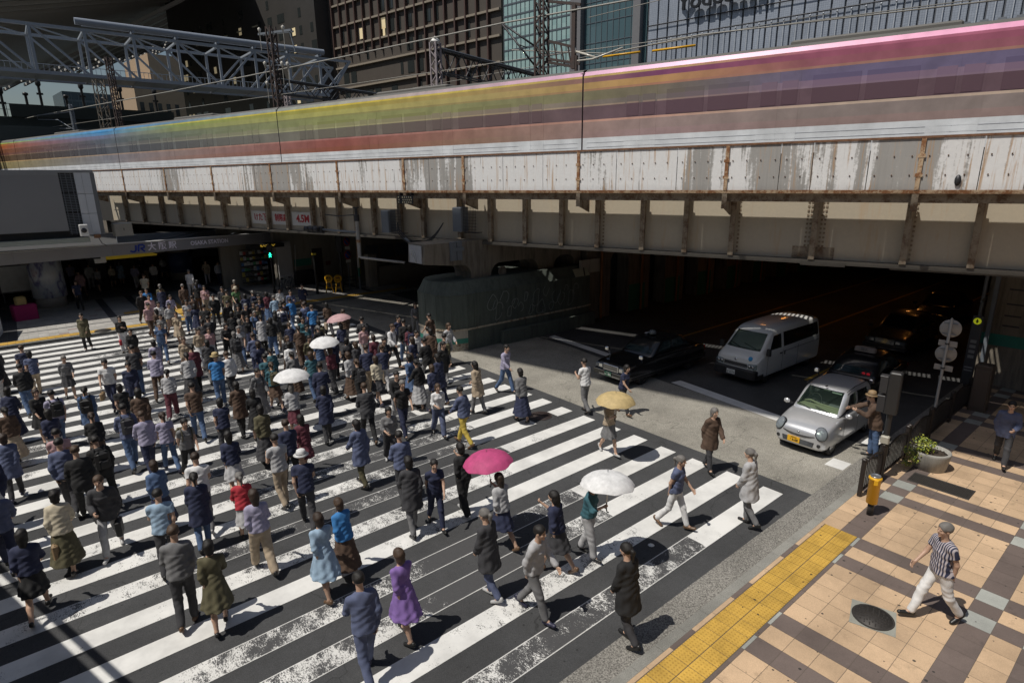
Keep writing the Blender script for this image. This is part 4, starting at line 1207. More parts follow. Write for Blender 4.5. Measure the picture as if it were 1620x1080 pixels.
while u < 58:
    q.box(u+.14, u+1.66, 0, .3, 20.5, 30.05); q.box(u+.14, u+1.66, 0, .3, 30.15, 32.25); q.box(u+.14, u+1.66, 0, .3, 32.35, 44); u += 1.8
q.build('cladding_panel', CLAD, e)
u = -28.0
def once(nm, fn, m, par):
    q = MB(); fn(q); return q.build(nm, m, par)
MR, MV, MS = mat('rod_white', (.5,.53,.58), .3), mat('vent_grey', (.17,.185,.21), .5), mat('slot_black', (.02,.02,.022), .2)
while u < 28:
    once('light_rod', lambda q: (q.cyl((u+.9,-.25,22.0),(u+.9,-.25,29.7),.06,n=6), q.lathe([(.13,0),(.13,.2),(0,.26)], (u+.9,-.25,29.7), 8)), MR, e)
    once('vent_box', lambda q: q.box(u-.42,u+.42,-.12,-.02,23.6,26.0), MV, e)
    once('vent_slot', lambda q: q.box(u-.36,u+.36,-.15,-.121,22.6,24.4), MS, e)
    once('slot_window', lambda q: q.box(u-.1,u+.1,-.05,0,31.6,33.2), MS, e); u += 1.8
for zz in (30.1, 32.3): once('rail', lambda q: q.cyl((-28,-.35,zz),(58,-.35,zz),.07,n=6), DARKSTEEL, e)
SIGNB = mat('sign_black', (.012,.012,.014), .35, var=0)
text_mesh('Yodobashi', 3.1, .22, frame((-14.9,-1.0,34.55), (1,0,0)), 'store_lettering', SIGNB, e, 1.12, .05)
# --- glass tower
def glass_mat(name, c1, c2, fh, fw):
    m, nt, b = _new(name)
    v = coords(nt); sx = N(nt, 'ShaderNodeSeparateXYZ'); nt.links.new(v, sx.inputs[0]); mp = N(nt, 'ShaderNodeCombineXYZ')
    nt.links.new(sx.outputs[0], mp.inputs[0]); nt.links.new(sx.outputs[2], mp.inputs[1])
    wv = N(nt, 'ShaderNodeTexWhiteNoise', noise_dimensions='2D')
    sc = N(nt, 'ShaderNodeVectorMath', operation='DIVIDE'); sc.inputs[1].default_value = (fw, fh, 1); nt.links.new(mp.outputs[0], sc.inputs[0])
    fl = N(nt, 'ShaderNodeVectorMath', operation='FLOOR'); nt.links.new(sc.outputs[0], fl.inputs[0]); nt.links.new(fl.outputs[0], wv.inputs['Vector'])
    n1 = noise(nt, v, .12, 3, .5)
    f = math_(nt, 'ADD', math_(nt, 'MULTIPLY', wv.outputs['Value'], .45), math_(nt, 'MULTIPLY', n1, .55))
    nt.links.new(mix(nt, f, c1, c2), b.inputs['Base Color'])
    b.inputs['Roughness'].default_value = .12; b.inputs['Specular IOR Level'].default_value = .6
    return m
GL1 = glass_mat('pale_green_glass', (.22,.36,.36), (.40,.54,.52), 2.1, 1.1); GL2 = glass_mat('teal_glass', (.045,.09,.105), (.10,.16,.18), 3.4, 1.2)
MULL = mat('mullion_grey', (.13,.15,.17), .4, .3)
e = city('glass_tower', 'teal glass office tower with pale spandrels behind the lattice mast')
q = MB(); q.box(-60.6,-43.6,.2,30,0,60); q.build('pale_glazing', GL1, e)
q = MB(); q.box(-43.4,-28.3,.1,30,0,60); q.build('dark_glazing', GL2, e)
q = MB()
for zz in np.arange(20,60,2.1): q.box(-60.6,-43.6,.12,.2,zz,zz+.28)
for uu in np.arange(-60.6,-43.6,1.1): q.box(uu,uu+.1,.08,.2,20,60)
for uu in np.arange(-41,-30.3,1.2): q.box(uu,uu+.08,.0,.1,20,60)
for zz in np.arange(21,60,3.4): q.box(-41,-30.3,.02,.1,zz,zz+.1)
q.build('mullion', MULL, e)
q = MB(); q.box(-43.4,-41.1,-1.2,.09,0,60); q.build('grey_fin', mat('fin_grey', (.17,.17,.18), .5), e)
once('grey_fin', lambda q: q.box(-30.4,-29.0,-1.2,.09,0,60), mat('fin_grey', (.17,.17,.18), .5), e)
# --- brown stone building
BRN = mat('brown_stone', (.072,.060,.050), .7, var=.18, scale=.4); BRN2 = mat('pale_ledge', (.27,.23,.18), .7)
DKWIN = mat('dark_window', (.03,.035,.035), .1)
e = city('brown_office', 'dark brown stone office building with pale ledges and thin piers behind the tracks')
q = MB(); q.box(-150,-61.2,.2,40,0,62); q.build('wall', BRN, e)
for zz in (26.2,30.6,35.6,40.5,45.4,50.3): once('ledge', lambda q: q.box(-118,-61.3,-.4,.2,zz,zz+.42), BRN2, e)
PIERM = mat('rust_pier', (.075,.043,.036), .6)
u = -118.0
while u < -61.5: once('pier', lambda q: q.box(u-.18,u+.18,-.55,.2,24.5 if u > -88 else 38,62), PIERM, e); u += 3.15
rg = random.Random(3)
for zz in (27.2,31.9,36.8,41.7,46.5):
    for u in np.arange(-116,-63,3.15):
        if u < -84 and rg.random() < .35: once('window', lambda q: q.box(u+.5,u+2.7,.1,.19,zz,zz+2.6), DKWIN, e)
        elif rg.random() < .2: once('window', lambda q: q.box(u+1.1,u+2.0,.12,.19,zz,zz+2.9), DKWIN, e)
WARM = glowmat('warm_window', (.75,.62,.38), .22)
for u, zz, w_ in ((-107.5,41.6,1.2),(-99,42.6,1.6),(-98.5,40.6,.8)): once('lit_window', lambda q: q.box(u,u+w_,.02,.09,zz,zz+2.4), WARM, e)
# --- station tower block further left, roof shade put into its dark colour
SHADECLAD = mat('shaded_cladding', (.05,.047,.044), .5, var=.25, scale=.3)
e = city('dark_tower', 'tower block in painted roof shade rising behind the steel footbridge truss', -150, -4)
q = MB(); q.box(DT0,30,0,40,0,78); q.build('wall', SHADECLAD, e)
rg = random.Random(9)
for zz in np.arange(28,56,4.2):
    for u in np.arange(DT0+2,28,5.1):
        if rg.random() < .45: 
            w_ = rg.choice((1.2,2.2,3.4)); once('window', lambda q: q.box(u,u+w_,-.06,-.005,zz,zz+2.2), DKWIN, e)
for k in range(14):
    u = rg.uniform(DT0+4,28); zz = 24+4.2*rg.randint(0,6); once('lit_window', lambda q: q.box(u,u+1.5,-.12,-.07,zz,zz+1.9), WARM, e)
for k in range(6): once('light_strip', lambda q: q.box(DT0+10+k*9,DT0+13+k*9,-.3,-.13,50,50.35), mat('strip_pale', (.55,.5,.35), .5), e)
# --- two small buildings against the sky
TAN = mat('tan_tile', (.40,.29,.19), .7); SKYB = mat('blue_tower_glass', (.055,.11,.16), .2, var=.4, scale=.4)
e = empty('tan_block', (15.6,97,0), .15, 'tan apartment block seen between the truss bars at the left', 'building')
q = MB(); q.box(0,6.2,0,10,0,20.6); q.box(2.4,6.2,.3,10,20.61,24.2); q.build('wall', TAN, e)
for k in range(5):
    for r_ in range(5): once('window', lambda q: q.box(.4+k*1.1,.9+k*1.1,-.05,-.005,6+r_*2.6,7.5+r_*2.6), DKWIN, e)
e = empty('blue_tower', (15.5,190,0), .1, 'distant blue glass tower low against the sky at the left', 'building')
q = MB(); q.box(-.5,10.5,0,12,0,29.5); q.build('wall', SKYB, e)
q = MB()
for r_ in range(12): q.box(-.5,10.5,-.08,-.005,3+r_*2.2,3.5+r_*2.2)
for k in range(8): q.box(-.3+k*1.45,-.15+k*1.45,-.1,-.09,0,29)
q.build('mullion', mat('tower_line', (.13,.20,.26), .3), e)
# --- low platform buildings and railings along the skyline at left
e = empty('platform_roof', (0,88,0), .0, 'dark platform roof with a railing and short lamp posts along its edge at the left', 'roof')
q = MB(); q.box(-30,30,0,20,7,14.6); q.box(2,18,-.3,0,14.6,15.9); q.box(-30,60,-8,-7.5,7,13.1); q.build('structure', mat('platform_dark', (.05,.06,.055), .7), e)
q = MB()
for zz in (15.3,15.9): q.box(-30,5,-.1,-.05,zz,zz+.05)
for x in np.arange(-10,5,1.3): q.box(x,x+.06,-.1,-.04,14.6,15.95)
q.build('railing', GREYSTEEL, e)
for i, (x, h) in enumerate(((1.5,2.9),(3.6,1.2),(4.9,2.6),(7.2,1.2),(8.8,2.6),(10.8,1.2),(12.6,2.6),(16.2,2.6))):
    q = MB(); z0 = 14.6 if x < 2 or x > 18 else 15.9
    q.cyl((0,0,0),(0,0,h*.8),.13,n=8); q.lathe([(.13,h*.75),(.26,h*.82),(.26,h),(0,h+.1)], n=10)
    if h > 2: q.box(-.3,.3,-.06,.06,h*.42,h*.5)
    o = q.build('stub_lamp', BLACKPLASTIC); o.location = (x,87.8,z0)
    tag(o, '%s lamp stub on the platform roof, %s from the left' % ('tall' if h > 2 else 'short', ('first','second','third','fourth','fifth','sixth','seventh','last')[i]), 'lamp', 'lamp stubs on the platform roof')
e = empty('tram_cab', (24,86,9), .1, 'dark train front with a dim red band on the tracks behind the truss', 'train')
q = MB(); q.bevbox(-3.5,3.5,0,6,0,3.6,.5); q.build('body', mat('cab_black', (.02,.02,.025), .4), e)
q = MB(); q.box(-3.3,3.3,-.04,-.005,1.0,1.3); q.build('red_stripe', mat('dull_red', (.12,.012,.02), .5), e)

# --- sloping station roof: slit sheets over long ribs
K_ = 4.0; CAMV = Vector((0,0,7.3))
P0 = CAMV + (Vector((1.8,95,18.6))-CAMV)*K_; D1 = Vector((.6052,.7426,.2866)).normalized(); D2 = Vector((.30,-.95,.09)).normalized()
nn = D1.cross(D2).normalized()
if nn.z < 0: nn = -nn
ROOFD = mat('roof_sheet', (.12,.116,.11), .8, var=.3, scale=.2); ROOFR = mat('roof_rib', (.66,.64,.6), .6)
e = empty('station_roof', (P0.x,P0.y,0), 0, 'huge dark sloping station roof with long ribs and slits of sky, top left', 'roof')
PL = P0 - Vector((P0.x,P0.y,0))
q = MB(); rg = random.Random(2)
wd, nb = 48*K_, 40
AMAX = 36*K_
def amin(s_): return (-3.0 - (23.5*(s_/K_)/44.0) - 1.5)*K_
for k in range(nb):
    s0 = k*wd/nb; s1 = s0+wd/nb; a0 = amin(s1)
    while a0 < AMAX:
        a1 = min(AMAX, a0+rg.uniform(3,8))
        slit = (k < 6 and rg.random() < .7) or (a0 > AMAX-14 and rg.random() < .5) or (k < 12 and rg.random() < .2)
        gp_ = rg.uniform(.10,.2)*wd/nb if slit else 0.0
        wv_ = wd/nb
        for sa, sb in (((s0, s0+wv_*.5-gp_), (s0+wv_*.5+gp_, s1)) if slit else ((s0, s1),)):
            p = [PL+D1*a0+D2*sa, PL+D1*a1+D2*sa, PL+D1*a1+D2*sb, PL+D1*a0+D2*sb]
            q.add(p + [x+nn*.2 for x in p], [(0,1,2,3),(7,6,5,4)])
        a0 = a1
q.build('roof_sheet', ROOFD, e)
q = MB()
for k in range(0, nb+1):
    s0 = k*wd/nb; q.bar(PL+D1*amin(s0)+D2*s0-nn*.7, PL+D1*AMAX+D2*s0-nn*.7, .45, .9)
q.build('rib', ROOFR, e)
q = MB()
for t in np.arange(0,AMAX,14): q.bar(PL+D1*t-nn*2.2, PL+D1*t+D2*wd-nn*2.2, .8, 1.0)
q.build('purlin', ROOFR, e)

# --- steel footbridge truss
e = empty('footbridge_truss', (0,80,18.3), 0, 'long grey steel truss bridge with a big pipe on top at the left', 'bridge')
GREYSTEEL_ = GREYSTEEL; GREYSTEEL = mat('truss_paint', (.30,.325,.36), .45, .0, .15, .8); E_T = e; _e0 = len(bpy.data.objects)
nodes = [-6.4,-3.1,.2,3.5,6.9,10.2,13.4,16.6,19.7,22.8,25.8,28.9]
zt, zb = 3.3, 0.0
def truss_side(y):
    q = MB()
    q.box(-6.4,29.0,y-.11,y+.11,zt-.11,zt+.11); q.box(-6.4,26.5,y-.12,y+.12,zb-.13,zb+.13); q.build('chord', GREYSTEEL, e)
    for x in nodes[:-1]:
        q = MB(); q.box(x-.10,x+.10,y-.09,y+.09,zb+.13,zt-.11); q.build('upright', GREYSTEEL, e)
    q = MB()
    for i in range(len(nodes)-1):
        a, b = nodes[i], nodes[i+1]
        if i < 7: q.bar((a+.1,y,zt-.1),(b-.15,y,zb+.12),.155)
        else: q.bar((a+.15,y,zb+.12),(b-.1,y,zt-.1),.155)
    q.bar((25.8,y,zt-.1),(27.3,y,zb+1.0),.2); q.bar((28.9,y,zt),(27.2,y,zb+.9),.2); q.bar((26.2,y,zb),(27.3,y,zb+1.0),.18)
    q.build('diagonal', GREYSTEEL, e)
truss_side(0); truss_side(4.2)
q = MB()
for x in nodes[:-1]: q.bar((x,0,zt),(x,4.2,zt),.15); q.bar((x,0,zb),(x,4.2,zb),.15); 
for a, b in zip(nodes[:-1],nodes[1:]): q.bar((a,0,zt-.05),(b,4.2,zt-.05),.1)
q.box(-6.4,26,.6,3.6,zb-.04,zb+.0); q.build('deck_bracing', GREYSTEEL, e)
q = MB(); q.cyl((6.4,-.15,zt+.55),(26.2,-.15,zt+.55),.26,n=16); q.cyl((6.9,.7,zt+.6),(24.8,.7,zt+.6),.2,n=14)
for x in nodes[5:-1]: q.box(x-.08,x+.08,-.3,.9,zt+.16,zt+.36)
q.build('pipe', mat('pipe_bluegrey', (.24,.27,.32), .4), e)
q = MB()
for x in np.arange(-6,26,.35): q.box(x,x+.03,3.6,3.63,zb,zb+1.1)
q.box(-6.4,26,3.6,3.65,zb+1.1,zb+1.15); q.build('inner_handrail', GREYSTEEL, e)

e.scale = (1.3333,1.3333,1.3333); GREYSTEEL = GREYSTEEL_
# --- lattice masts and overhead line, y = 7 behind the near girder
MASTBR = rusty('mast_paint', (.055,.045,.042), (.10,.06,.05), .4, .65, 3)
def lattice(e, name, x, y, z0, z1, w_, m, n=None, d=None):
    d = d or w_
    q = MB()
    for sx in (-1,1):
        for sy in (-1,1): q.bar((x+sx*w_/2,y+sy*d/2,z0),(x+sx*w_/2,y+sy*d/2,z1),.085)
    n = n or max(3,int((z1-z0)/w_))
    for k in range(n):
        a = z0+(z1-z0)*k/n; b = z0+(z1-z0)*(k+1)/n
        s = 1 if k % 2 else -1
        for sy in (-1,1): q.bar((x-s*w_/2,y+sy*d/2,a),(x+s*w_/2,y+sy*d/2,b),.05)
        for sx in (-1,1): q.bar((x+sx*w_/2,y-s*d/2,a),(x+sx*w_/2,y+s*d/2,b),.05)
    return q.build(name, m, e)
def mast(x, y, z1, w_, label, m=MASTBR, zb=7.2):
    e = empty('lattice_mast', br(x,y,zb), BR_RZ, label, 'mast'); lattice(e, 'lattice', 0, 0, 0, z1-zb, w_, m); return e
INS = mat('insulator', (.55,.52,.46), .25)
e = mast(-10.15, 7, 19.5, .5, 'tall dark lattice mast with outrigger frames in front of the glass tower')
q = MB()
for zz in (6.05, 8.7):
    q.bar((.25,0,zz),(2.2,0,zz-.45),.12); 
q.bar((2.0,0,3.9+2.1),(2.0,0,6.2-2.3+.6),.16,.12); q.box(1.75,1.95,-.1,.1,5.4-.0,8.3)
q.bar((.25,0,6.9),(1.85,0,6.4),.12); q.bar((.25,0,5.9),(1.85,0,5.5),.12)
for k in range(4): q.bar((.3+.4*k,0,6.85-.1*k),(.55+.4*k,0,5.75-.1*k),.06)
q.build('outrigger', MASTBR, e)
q = MB(); q.tube([(-2.3,-.2,8.0),(-.25,0,6.6)], .05, 8); q.tube([(-2.3,-.2,7.95),(-.25,0,5.6)], .05, 8); q.tube([(-2.3,-.2,7.9),(-1.4,-.1,6.9),(-.9,0,6.7)], .03, 6); q.build('bracket_arm', DARKSTEEL, e)
q = MB(); q.tube([(1.95,0,6.2),(3.3,-.2,5.7)], .05, 8); q.tube([(1.95,0,5.75),(3.0,-.2,5.7),(4.6,-.3,6.0)], .045, 8); q.lathe([(.06,0),(.1,.06),(.1,.2),(.05,.3)], (1.9,0,6.1), 10); q.lathe([(.06,0),(.1,.06),(.1,.2),(.05,.3)], (1.9,0,5.6), 10); q.build('insulator_arm', INS, e)
mast(-17.25, 7, 14.9, .42, 'slim grey lattice mast with a pointed cap carrying a gantry beam', mat('mast_grey', (.30,.26,.27), .6))
q = MB(); q.lathe([(.36,0),(.36,.06),(0,.35)], n=4); o = q.build('mast_cap', WHITEPAINT, bpy.data.objects['lattice_mast.001']); o.location = (0,0,7.7)
e = mast(-32.0, 7, 17.7, .45, 'brown lattice mast with cross arms and white insulators at the left of the truss')
q = MB(); q.bar((-1.4,0,10.2),(2.2,0,10.0),.14); q.bar((-1.3,.3,10.2),(2.0,.3,10.0),.1); q.bar((-1.0,0,8.1),(1.8,0,7.9),.08); q.bar((2.0,0,10),(2.4,0,8.6),.06); q.build('cross_arm', GREYSTEEL, e)
q = MB()
for x, zz in ((-1.0,8.2),(.9,8.0),(1.5,7.9),(-1.0,6.9),(-1.2,10.4),(1.4,10.2)):
    q = MB(); q.lathe([(.04,-.25),(.1,0),(.13,.12),(.0,.22)], (x,-.05,zz), 10); q.cyl((x,-.05,zz-1.3),(x,-.05,zz-.2),.02,n=6); q.build('insulator', INS, e)
e = mast(-55.7, 7, 18.4, .4, 'narrow rusty lattice mast in front of the blue tower')
e = mast(-62.9, 9, 17.4, .75, 'wide latticed steel post with rusty base left of the blue tower', rusty('post_paint', (.13,.125,.11), (.3,.15,.04), .5, .7, 2))
e = mast(-65.1, 7, 15.1, .22, 'short grey post holding catenary arms at the far left', GREYSTEEL)
q = MB()
q.tube([(0,0,7.2),(-7.5,-.3,7.3),(-7.7,-.3,7.0)], .05, 8); q.tube([(0,0,5.4),(-3,-.2,6.6),(-7.5,-.3,6.9)], .05, 8); q.tube([(0,0,5.6),(-6,-.3,5.9)], .04, 8)
q.build('catenary_arm', GREYSTEEL, e)
def gantry(x, y0, y1, z, h, label, m):
    """lattice beam spanning across the tracks"""
    e = empty('gantry_beam', br(x,y0,z), BR_RZ, label, 'gantry')
    q = MB(); L = y1-y0
    for sx in (-.25,.25):
        q.bar((sx,0,h),(sx,L,h),.09); q.bar((sx,0,0),(sx,L,0),.07)
        n_ = int(L/.9)
        for k in range(n_): q.bar((sx,L*k/n_,0 if k % 2 else h),(sx,L*(k+1)/n_,h if k % 2 else 0),.05)
    for k in range(int(L)): q.bar((-.25,k,h),(.25,k+1,h),.04)
    q.build('truss', m, e)
    q = MB(); q.box(-.34,.34,-.1,L+.1,h+.05,h+.09); q.build('top_plate', mat('galvanised', (.45,.47,.5), .35, .5), e)
    return e
GDK = mat('gantry_dark', (.05,.053,.06), .5)
gantry(-17.25, 7.3, 33, 13.35, 1.2, 'dark lattice gantry beam running back from the slim capped mast', GDK)
gantry(-32.0, 7.3, 24, 13.4, .9, 'thin lattice gantry beam running back from the brown mast', GDK)
gantry(-40.2, 14, 22, 13.2, .6, 'low short gantry beam with a pale top plate before the dark tower', GREYSTEEL)
mast(-40.2, 14, 14.6, .35, 'short pale mast at the near end of the low gantry', mat('mast_pale', (.33,.28,.28), .6))
def wire(name, pts, r, label, m=None):
    q = MB(); q.tube([br(*p) for p in pts], r, 5); o = q.build(name, m or mat('wire_grey', (.30,.29,.26), .5)); return tag(o, label, 'wire', 'overhead railway wires')
wire('overhead_wire', [(-100,7,14.2),(-84.5,7,14.35),(-72.5,6.8,14.5),(-46,7,14.7),(-25,7,15.0),(-12.5,6.8,15.2),(-3.8,7,15.25),(12,7,15.5)], .045, 'thick pale overhead wire crossing the whole view above the train')
wire('overhead_wire', [(-100,7,13.2),(-31,7,13.3),(-10,7,13.4),(12,7,13.2)], .02, 'thin contact wire just above the train roof')
wire('overhead_wire', [(-12,7,13.9),(-6.5,7,13.1),(-2,7,13.35),(14,7,13.0)], .03, 'thin sagging wire in front of the silver store')
wire('overhead_wire', [(-9,10,15.6),(-4,10,15.9),(14,10,16.0)], .02, 'dark wire near the top of the silver store')
wire('overhead_wire', [(-46,16,14.0),(-30,16,14.2),(-12,16,14.9),(2,16,15.4)], .02, 'fine wire behind the tall mast')
for i, (a, b, lab) in enumerate((((-6.7,7,12.98),(-4.8,7,12.98),'yellow insulated sleeve on the wire, the left one'),((-4.2,7,12.95),(-2.2,7,12.95),'yellow insulated sleeve on the wire, the right one'))):
    q = MB(); q.tube([br(*a), br(*b)], .05, 8); tag(q.build('wire_sleeve', YELLOWPAINT), lab, 'sleeve', 'yellow wire sleeves')
q = MB()
for y in (8.5, 17): 
    q.box(-100,12,y,y+.06,9.3,9.4); q.box(-100,12,y,y+.06,8.6,8.66)
    for x in np.arange(-100,12,2.2): q.box(x,x+.08,y,y+.08,7.2,9.4)
o = q.build('track_fence', GREYSTEEL); o.location = BR_O; o.rotation_euler = (0,0,BR_RZ); tag(o, 'grey railing running along the tracks behind the train', 'fence')
q = MB(); q.box(-100,-15,19,24,10.6,10.9); q.box(-100,-15,18.9,19,10.5,11.0)
for x in np.arange(-98,-15,7): q.box(x,x+.25,21.5,21.75,7.2,10.6)
o = q.build('platform_canopy', mat('canopy_grey', (.13,.14,.15), .6)); o.location = BR_O; o.rotation_euler = (0,0,BR_RZ); tag(o, 'grey platform canopy seen edge-on over the train roof', 'canopy')

# --- the town behind the photographer and an added shade slab: they shade the square
DEPT = conc('store_front', (.30,.28,.25), (.36,.34,.31), .2)
n_ = Vector((.957,.29,0)); g_v = Vector((.29,-.957,0)); ANG = math.atan2(g_v.y, g_v.x)
def beh(name, d0, d1, z0, z1, g0, g1, lab, cat='building', m=DEPT):
    q = MB(); q.box(g0, g1, d0, d1, z0, z1); o = q.build(name, m); o.location = (0,0,0); o.rotation_euler = (0,0,ANG); return tag(o, lab, cat)
# raised walkway and its parapet
e = empty('walkway', (0,0,0), ANG, 'raised pedestrian walkway the view is taken from', 'walkway')
q = MB(); q.box(-70,60,-5.2,-.75,5.2,5.75); q.build('deck', DEPT, e)
q = MB(); q.box(-70,60,-.76,-.70,5.76,6.80); q.build('parapet', mat('walkway_panel', (.4,.4,.4), .5), e)
q = MB(); q.cyl((-70,-.62,6.99),(60,-.62,6.99),.06,n=10); q.build('handrail', CHROME, e)
q = MB()
for x in np.arange(-69,60,1.5): q.cyl((x,-.7,6.72),(x,-.68,6.93),.02,n=6)
q.build('baluster', CHROME, e)
beh('store_block', -60, -34, 0, 30, -110, 70, 'stone department store behind the viewer')
zl = lambda t: 2.05*(3.2 + min(22.6, max(18.2, 18.75-.0589*(t+12.8))))
q = MB(); q.slab([(t, zl(t)) for t in (-88,-60,-32,-12.8,-3,90)]+[(90,54.1),(-88,54.1)], (0,-3.2,0), (1,0,0), (0,0,1), (0,1,0), .5)  # added slab, its lower edge sloped to set the shade line on the road
o = q.build('shade_slab', DEPT); o.rotation_euler = (0,0,ANG); tag(o, 'unseen slab added high behind the viewer to shade a strip of road', 'building')
o = beh('side_block', -30, 45, 0, 34, 46, 75, 'tall block on the near side of the street to the right')
# ================================================================ STREET FURNITURE (right)
FENCEB = mat('fence_brown_black', (.030,.024,.022), .45, .3)
def fence(x0, x1, y, label):
    e = empty('guard_rail', (x0,y,.12), 0, label, 'railing', 'guard rail sections along the kerb')
    L = x1-x0
    q = MB()
    for i in range(2):
        xx = 0 if i == 0 else L
        q = MB(); q.bevbox(xx-.045,xx+.045,-.045,.045,0,.90,.012); q.bevbox(xx-.052,xx+.052,-.052,.052,.901,.955,.02); q.build('post', FENCEB, e)
    q = MB(); q.box(.05,L-.05,-.02,.02,.10,.15)
    # top rail rises in an arch over the middle
    pts = [(.05+(L-.1)*t, 0, .74+.13*math.sin(PI*t)) for t in np.linspace(0,1,14)]
    q.tube(pts, .022, 8); q.build('rail', FENCEB, e)
    n_ = int(L/.105)
    q = MB()
    for k in range(1, n_):
        t = k/n_; x = .05+(L-.1)*t
        q.box(x-.009,x+.009,-.009,.009,.15,.73+.13*math.sin(PI*t))
    q.build('baluster', FENCEB, e)
    return e
xs = [13.95,15.25,16.9,18.7,20.6,22.5,24.4]
labs = ['short black guard rail section nearest the yellow bollard','black guard rail section next to the bushy planter','black guard rail section behind the planter in half shade','dark guard rail section under the bridge edge, before the round signs','dark guard rail section in deep shade by the abutment','last dark guard rail section touching the abutment']
for i in range(6): fence(xs[i], xs[i+1]-.12, 4.3, labs[i])

# yellow topped bollard
e = empty('bollard', (13.29,3.84,.12), .5, 'yellow cylinder bollard on a black post at the corner of the pavement', 'bollard')
q = MB(); q.lathe([(.065,0),(.065,.34)], n=16); q.build('post', BLACKPLASTIC, e)
q = MB(); q.lathe([(.085,.30),(.112,.30),(.112,.86),(.13,.865),(.13,.90),(.115,.92)], n=28); q.bevbox(.10,.17,-.06,.06,.52,.78,.015); q.bevbox(-.15,-.10,-.04,.04,.78,.9,.01); q.build('yellow_drum', YELLOWPAINT, e)
q = MB(); q.lathe([(.105,.92),(.105,.945),(.09,.955),(.085,.94),(0,.938)], n=28); q.build('steel_cap', mat('cap_steel', (.45,.46,.47), .25, .8), e)
q = MB(); q.lathe([(.02,0),(.02,.02),(0,.022)], (.19,0,.5), 8); q.box(.16,.2,-.03,.03,.34,.5); q.build('latch', BLACKPLASTIC, e)

# planter with shrub
e = empty('planter', (16.78,3.72,.12), 0, 'round concrete planter with soil and a yellow-green shrub spilling over its side', 'planter')
def planter_mat():
    return conc('planter_concrete', (.30,.29,.26), (.40,.385,.35), .5)
q = MB(); q.lathe([(.40,0),(.43,.02),(.50,.50),(.505,.56),(.49,.58),(.44,.58),(.43,.47),(.0,.47)], n=40); q.build('pot', planter_mat(), e)
q = MB(); 
SOIL = mat('soil', (.045,.032,.022), .95, var=.5, scale=20, bmp=.6)
q.lathe([(.432,.475),(.3,.50),(.1,.52),(0,.52)], n=24)
rg = random.Random(4)
for k in range(60):
    a = rg.uniform(0,2*PI); r_ = rg.uniform(0,.4); q.lathe([(.02,-.01),(.025,.01),(0,.025)], (r_*math.cos(a),r_*math.sin(a),.505), 5)
q.build('soil', SOIL, e)
q = MB()
for k in range(9): q.tube([(-.1+.1*math.cos(k),.1*math.sin(k),.5),(-.2+.2*math.cos(k*1.3),.15+.15*math.sin(k*1.3),.75),(-.35+.3*math.cos(k*1.3),.3+.25*math.sin(k*1.3),.75+.1*math.sin(k))], [.02,.014,.006], 5)
q.build('stem', mat('stem_brown', (.09,.06,.035), .8), e)
def leafmat(name, c1, c2):
    m, nt, b = _new(name)
    oi = N(nt, 'ShaderNodeAttribute'); oi.attribute_name = 'Col'
    nt.links.new(oi.outputs['Color'], b.inputs['Base Color']); b.inputs['Roughness'].default_value = .5
    b.inputs['Subsurface Weight'].default_value = 0
    return m
q = MB()
for k in range(900):
    # clump centres, spilling to the street side and down
    c = rg.choice([(-.28,.30,.72,.26),(-.45,.42,.55,.24),(-.10,.26,.85,.22),(-.52,.30,.38,.2),(-.62,.42,.22,.17),(-.05,.05,.72,.2),(-.40,.12,.75,.2)])
    v = Vector((rg.gauss(0,1),rg.gauss(0,1),rg.gauss(0,1))).normalized()*c[3]*(rg.random()**.4)
    p = Vector(c[:3])+v
    if p.z < .03: continue
    n1_ = (v.normalized()+Vector((rg.uniform(-.7,.7),rg.uniform(-.7,.7),rg.uniform(0,.9)))).normalized()
    t1 = n1_.orthogonal().normalized(); t1 = (Matrix.Rotation(rg.uniform(0,6.3),3,n1_) @ t1); t2 = n1_.cross(t1)
    L = rg.uniform(.035,.065); wdt = L*.45
    g = rg.random()
    col = (.20+.16*g,.25+.12*g,.035+.02*g) if rg.random() < .75 else (.07,.12,.025)
    q.add([p-t1*L*.1, p+t2*wdt+t1*L*.45, p+t1*L, p-t2*wdt+t1*L*.45], [(0,1,2,3)], col)
q.build('foliage', leafmat('leaf', None, None), e)
e.scale = (.82,.82,.82)

# road signs seen from behind on a tilted pole
e = empty('sign_pole', (19.2,4.38,.12), 0, 'grey sign pole with two round and two oblong sign backs', 'road sign')
SIGNBACK = mat('sign_back', (.33,.31,.29), .5, .1, .12)
q = MB(); q.cyl((0,0,0),(.02,0,3.35),.038,n=12); q.lathe([(.04,0),(0,.05)], (.02,0,3.35), 12); q.build('pole', mat('pole_grey', (.34,.35,.36), .4, .2), e)
ry = Matrix.Rotation(R(10),3,'Z') @ Matrix.Rotation(PI/2,3,'Y')
for zz in (3.08,2.36):
    q = MB(); q.lathe([(.245,0),(.25,.01),(.245,.02),(0,.02)], (.06,0,zz), 36, ry); q.build('disc', SIGNBACK, e)
    for dz in (-.15,.15): q = MB(); q.box(.02,.055,-.16,.16,zz+dz-.012,zz+dz+.012); q.build('bracket', GREYSTEEL, e)
for zz in (2.66,1.96):
    q = MB(); q.bevbox(.05,.07,-.22,.22,zz-.08,zz+.08,.008); q.build('plate', SIGNBACK, e)
    q = MB(); q.cyl((.01,0,zz-.02),(.01,0,zz+.02),.05,n=12); q.build('clamp', DARKSTEEL, e)
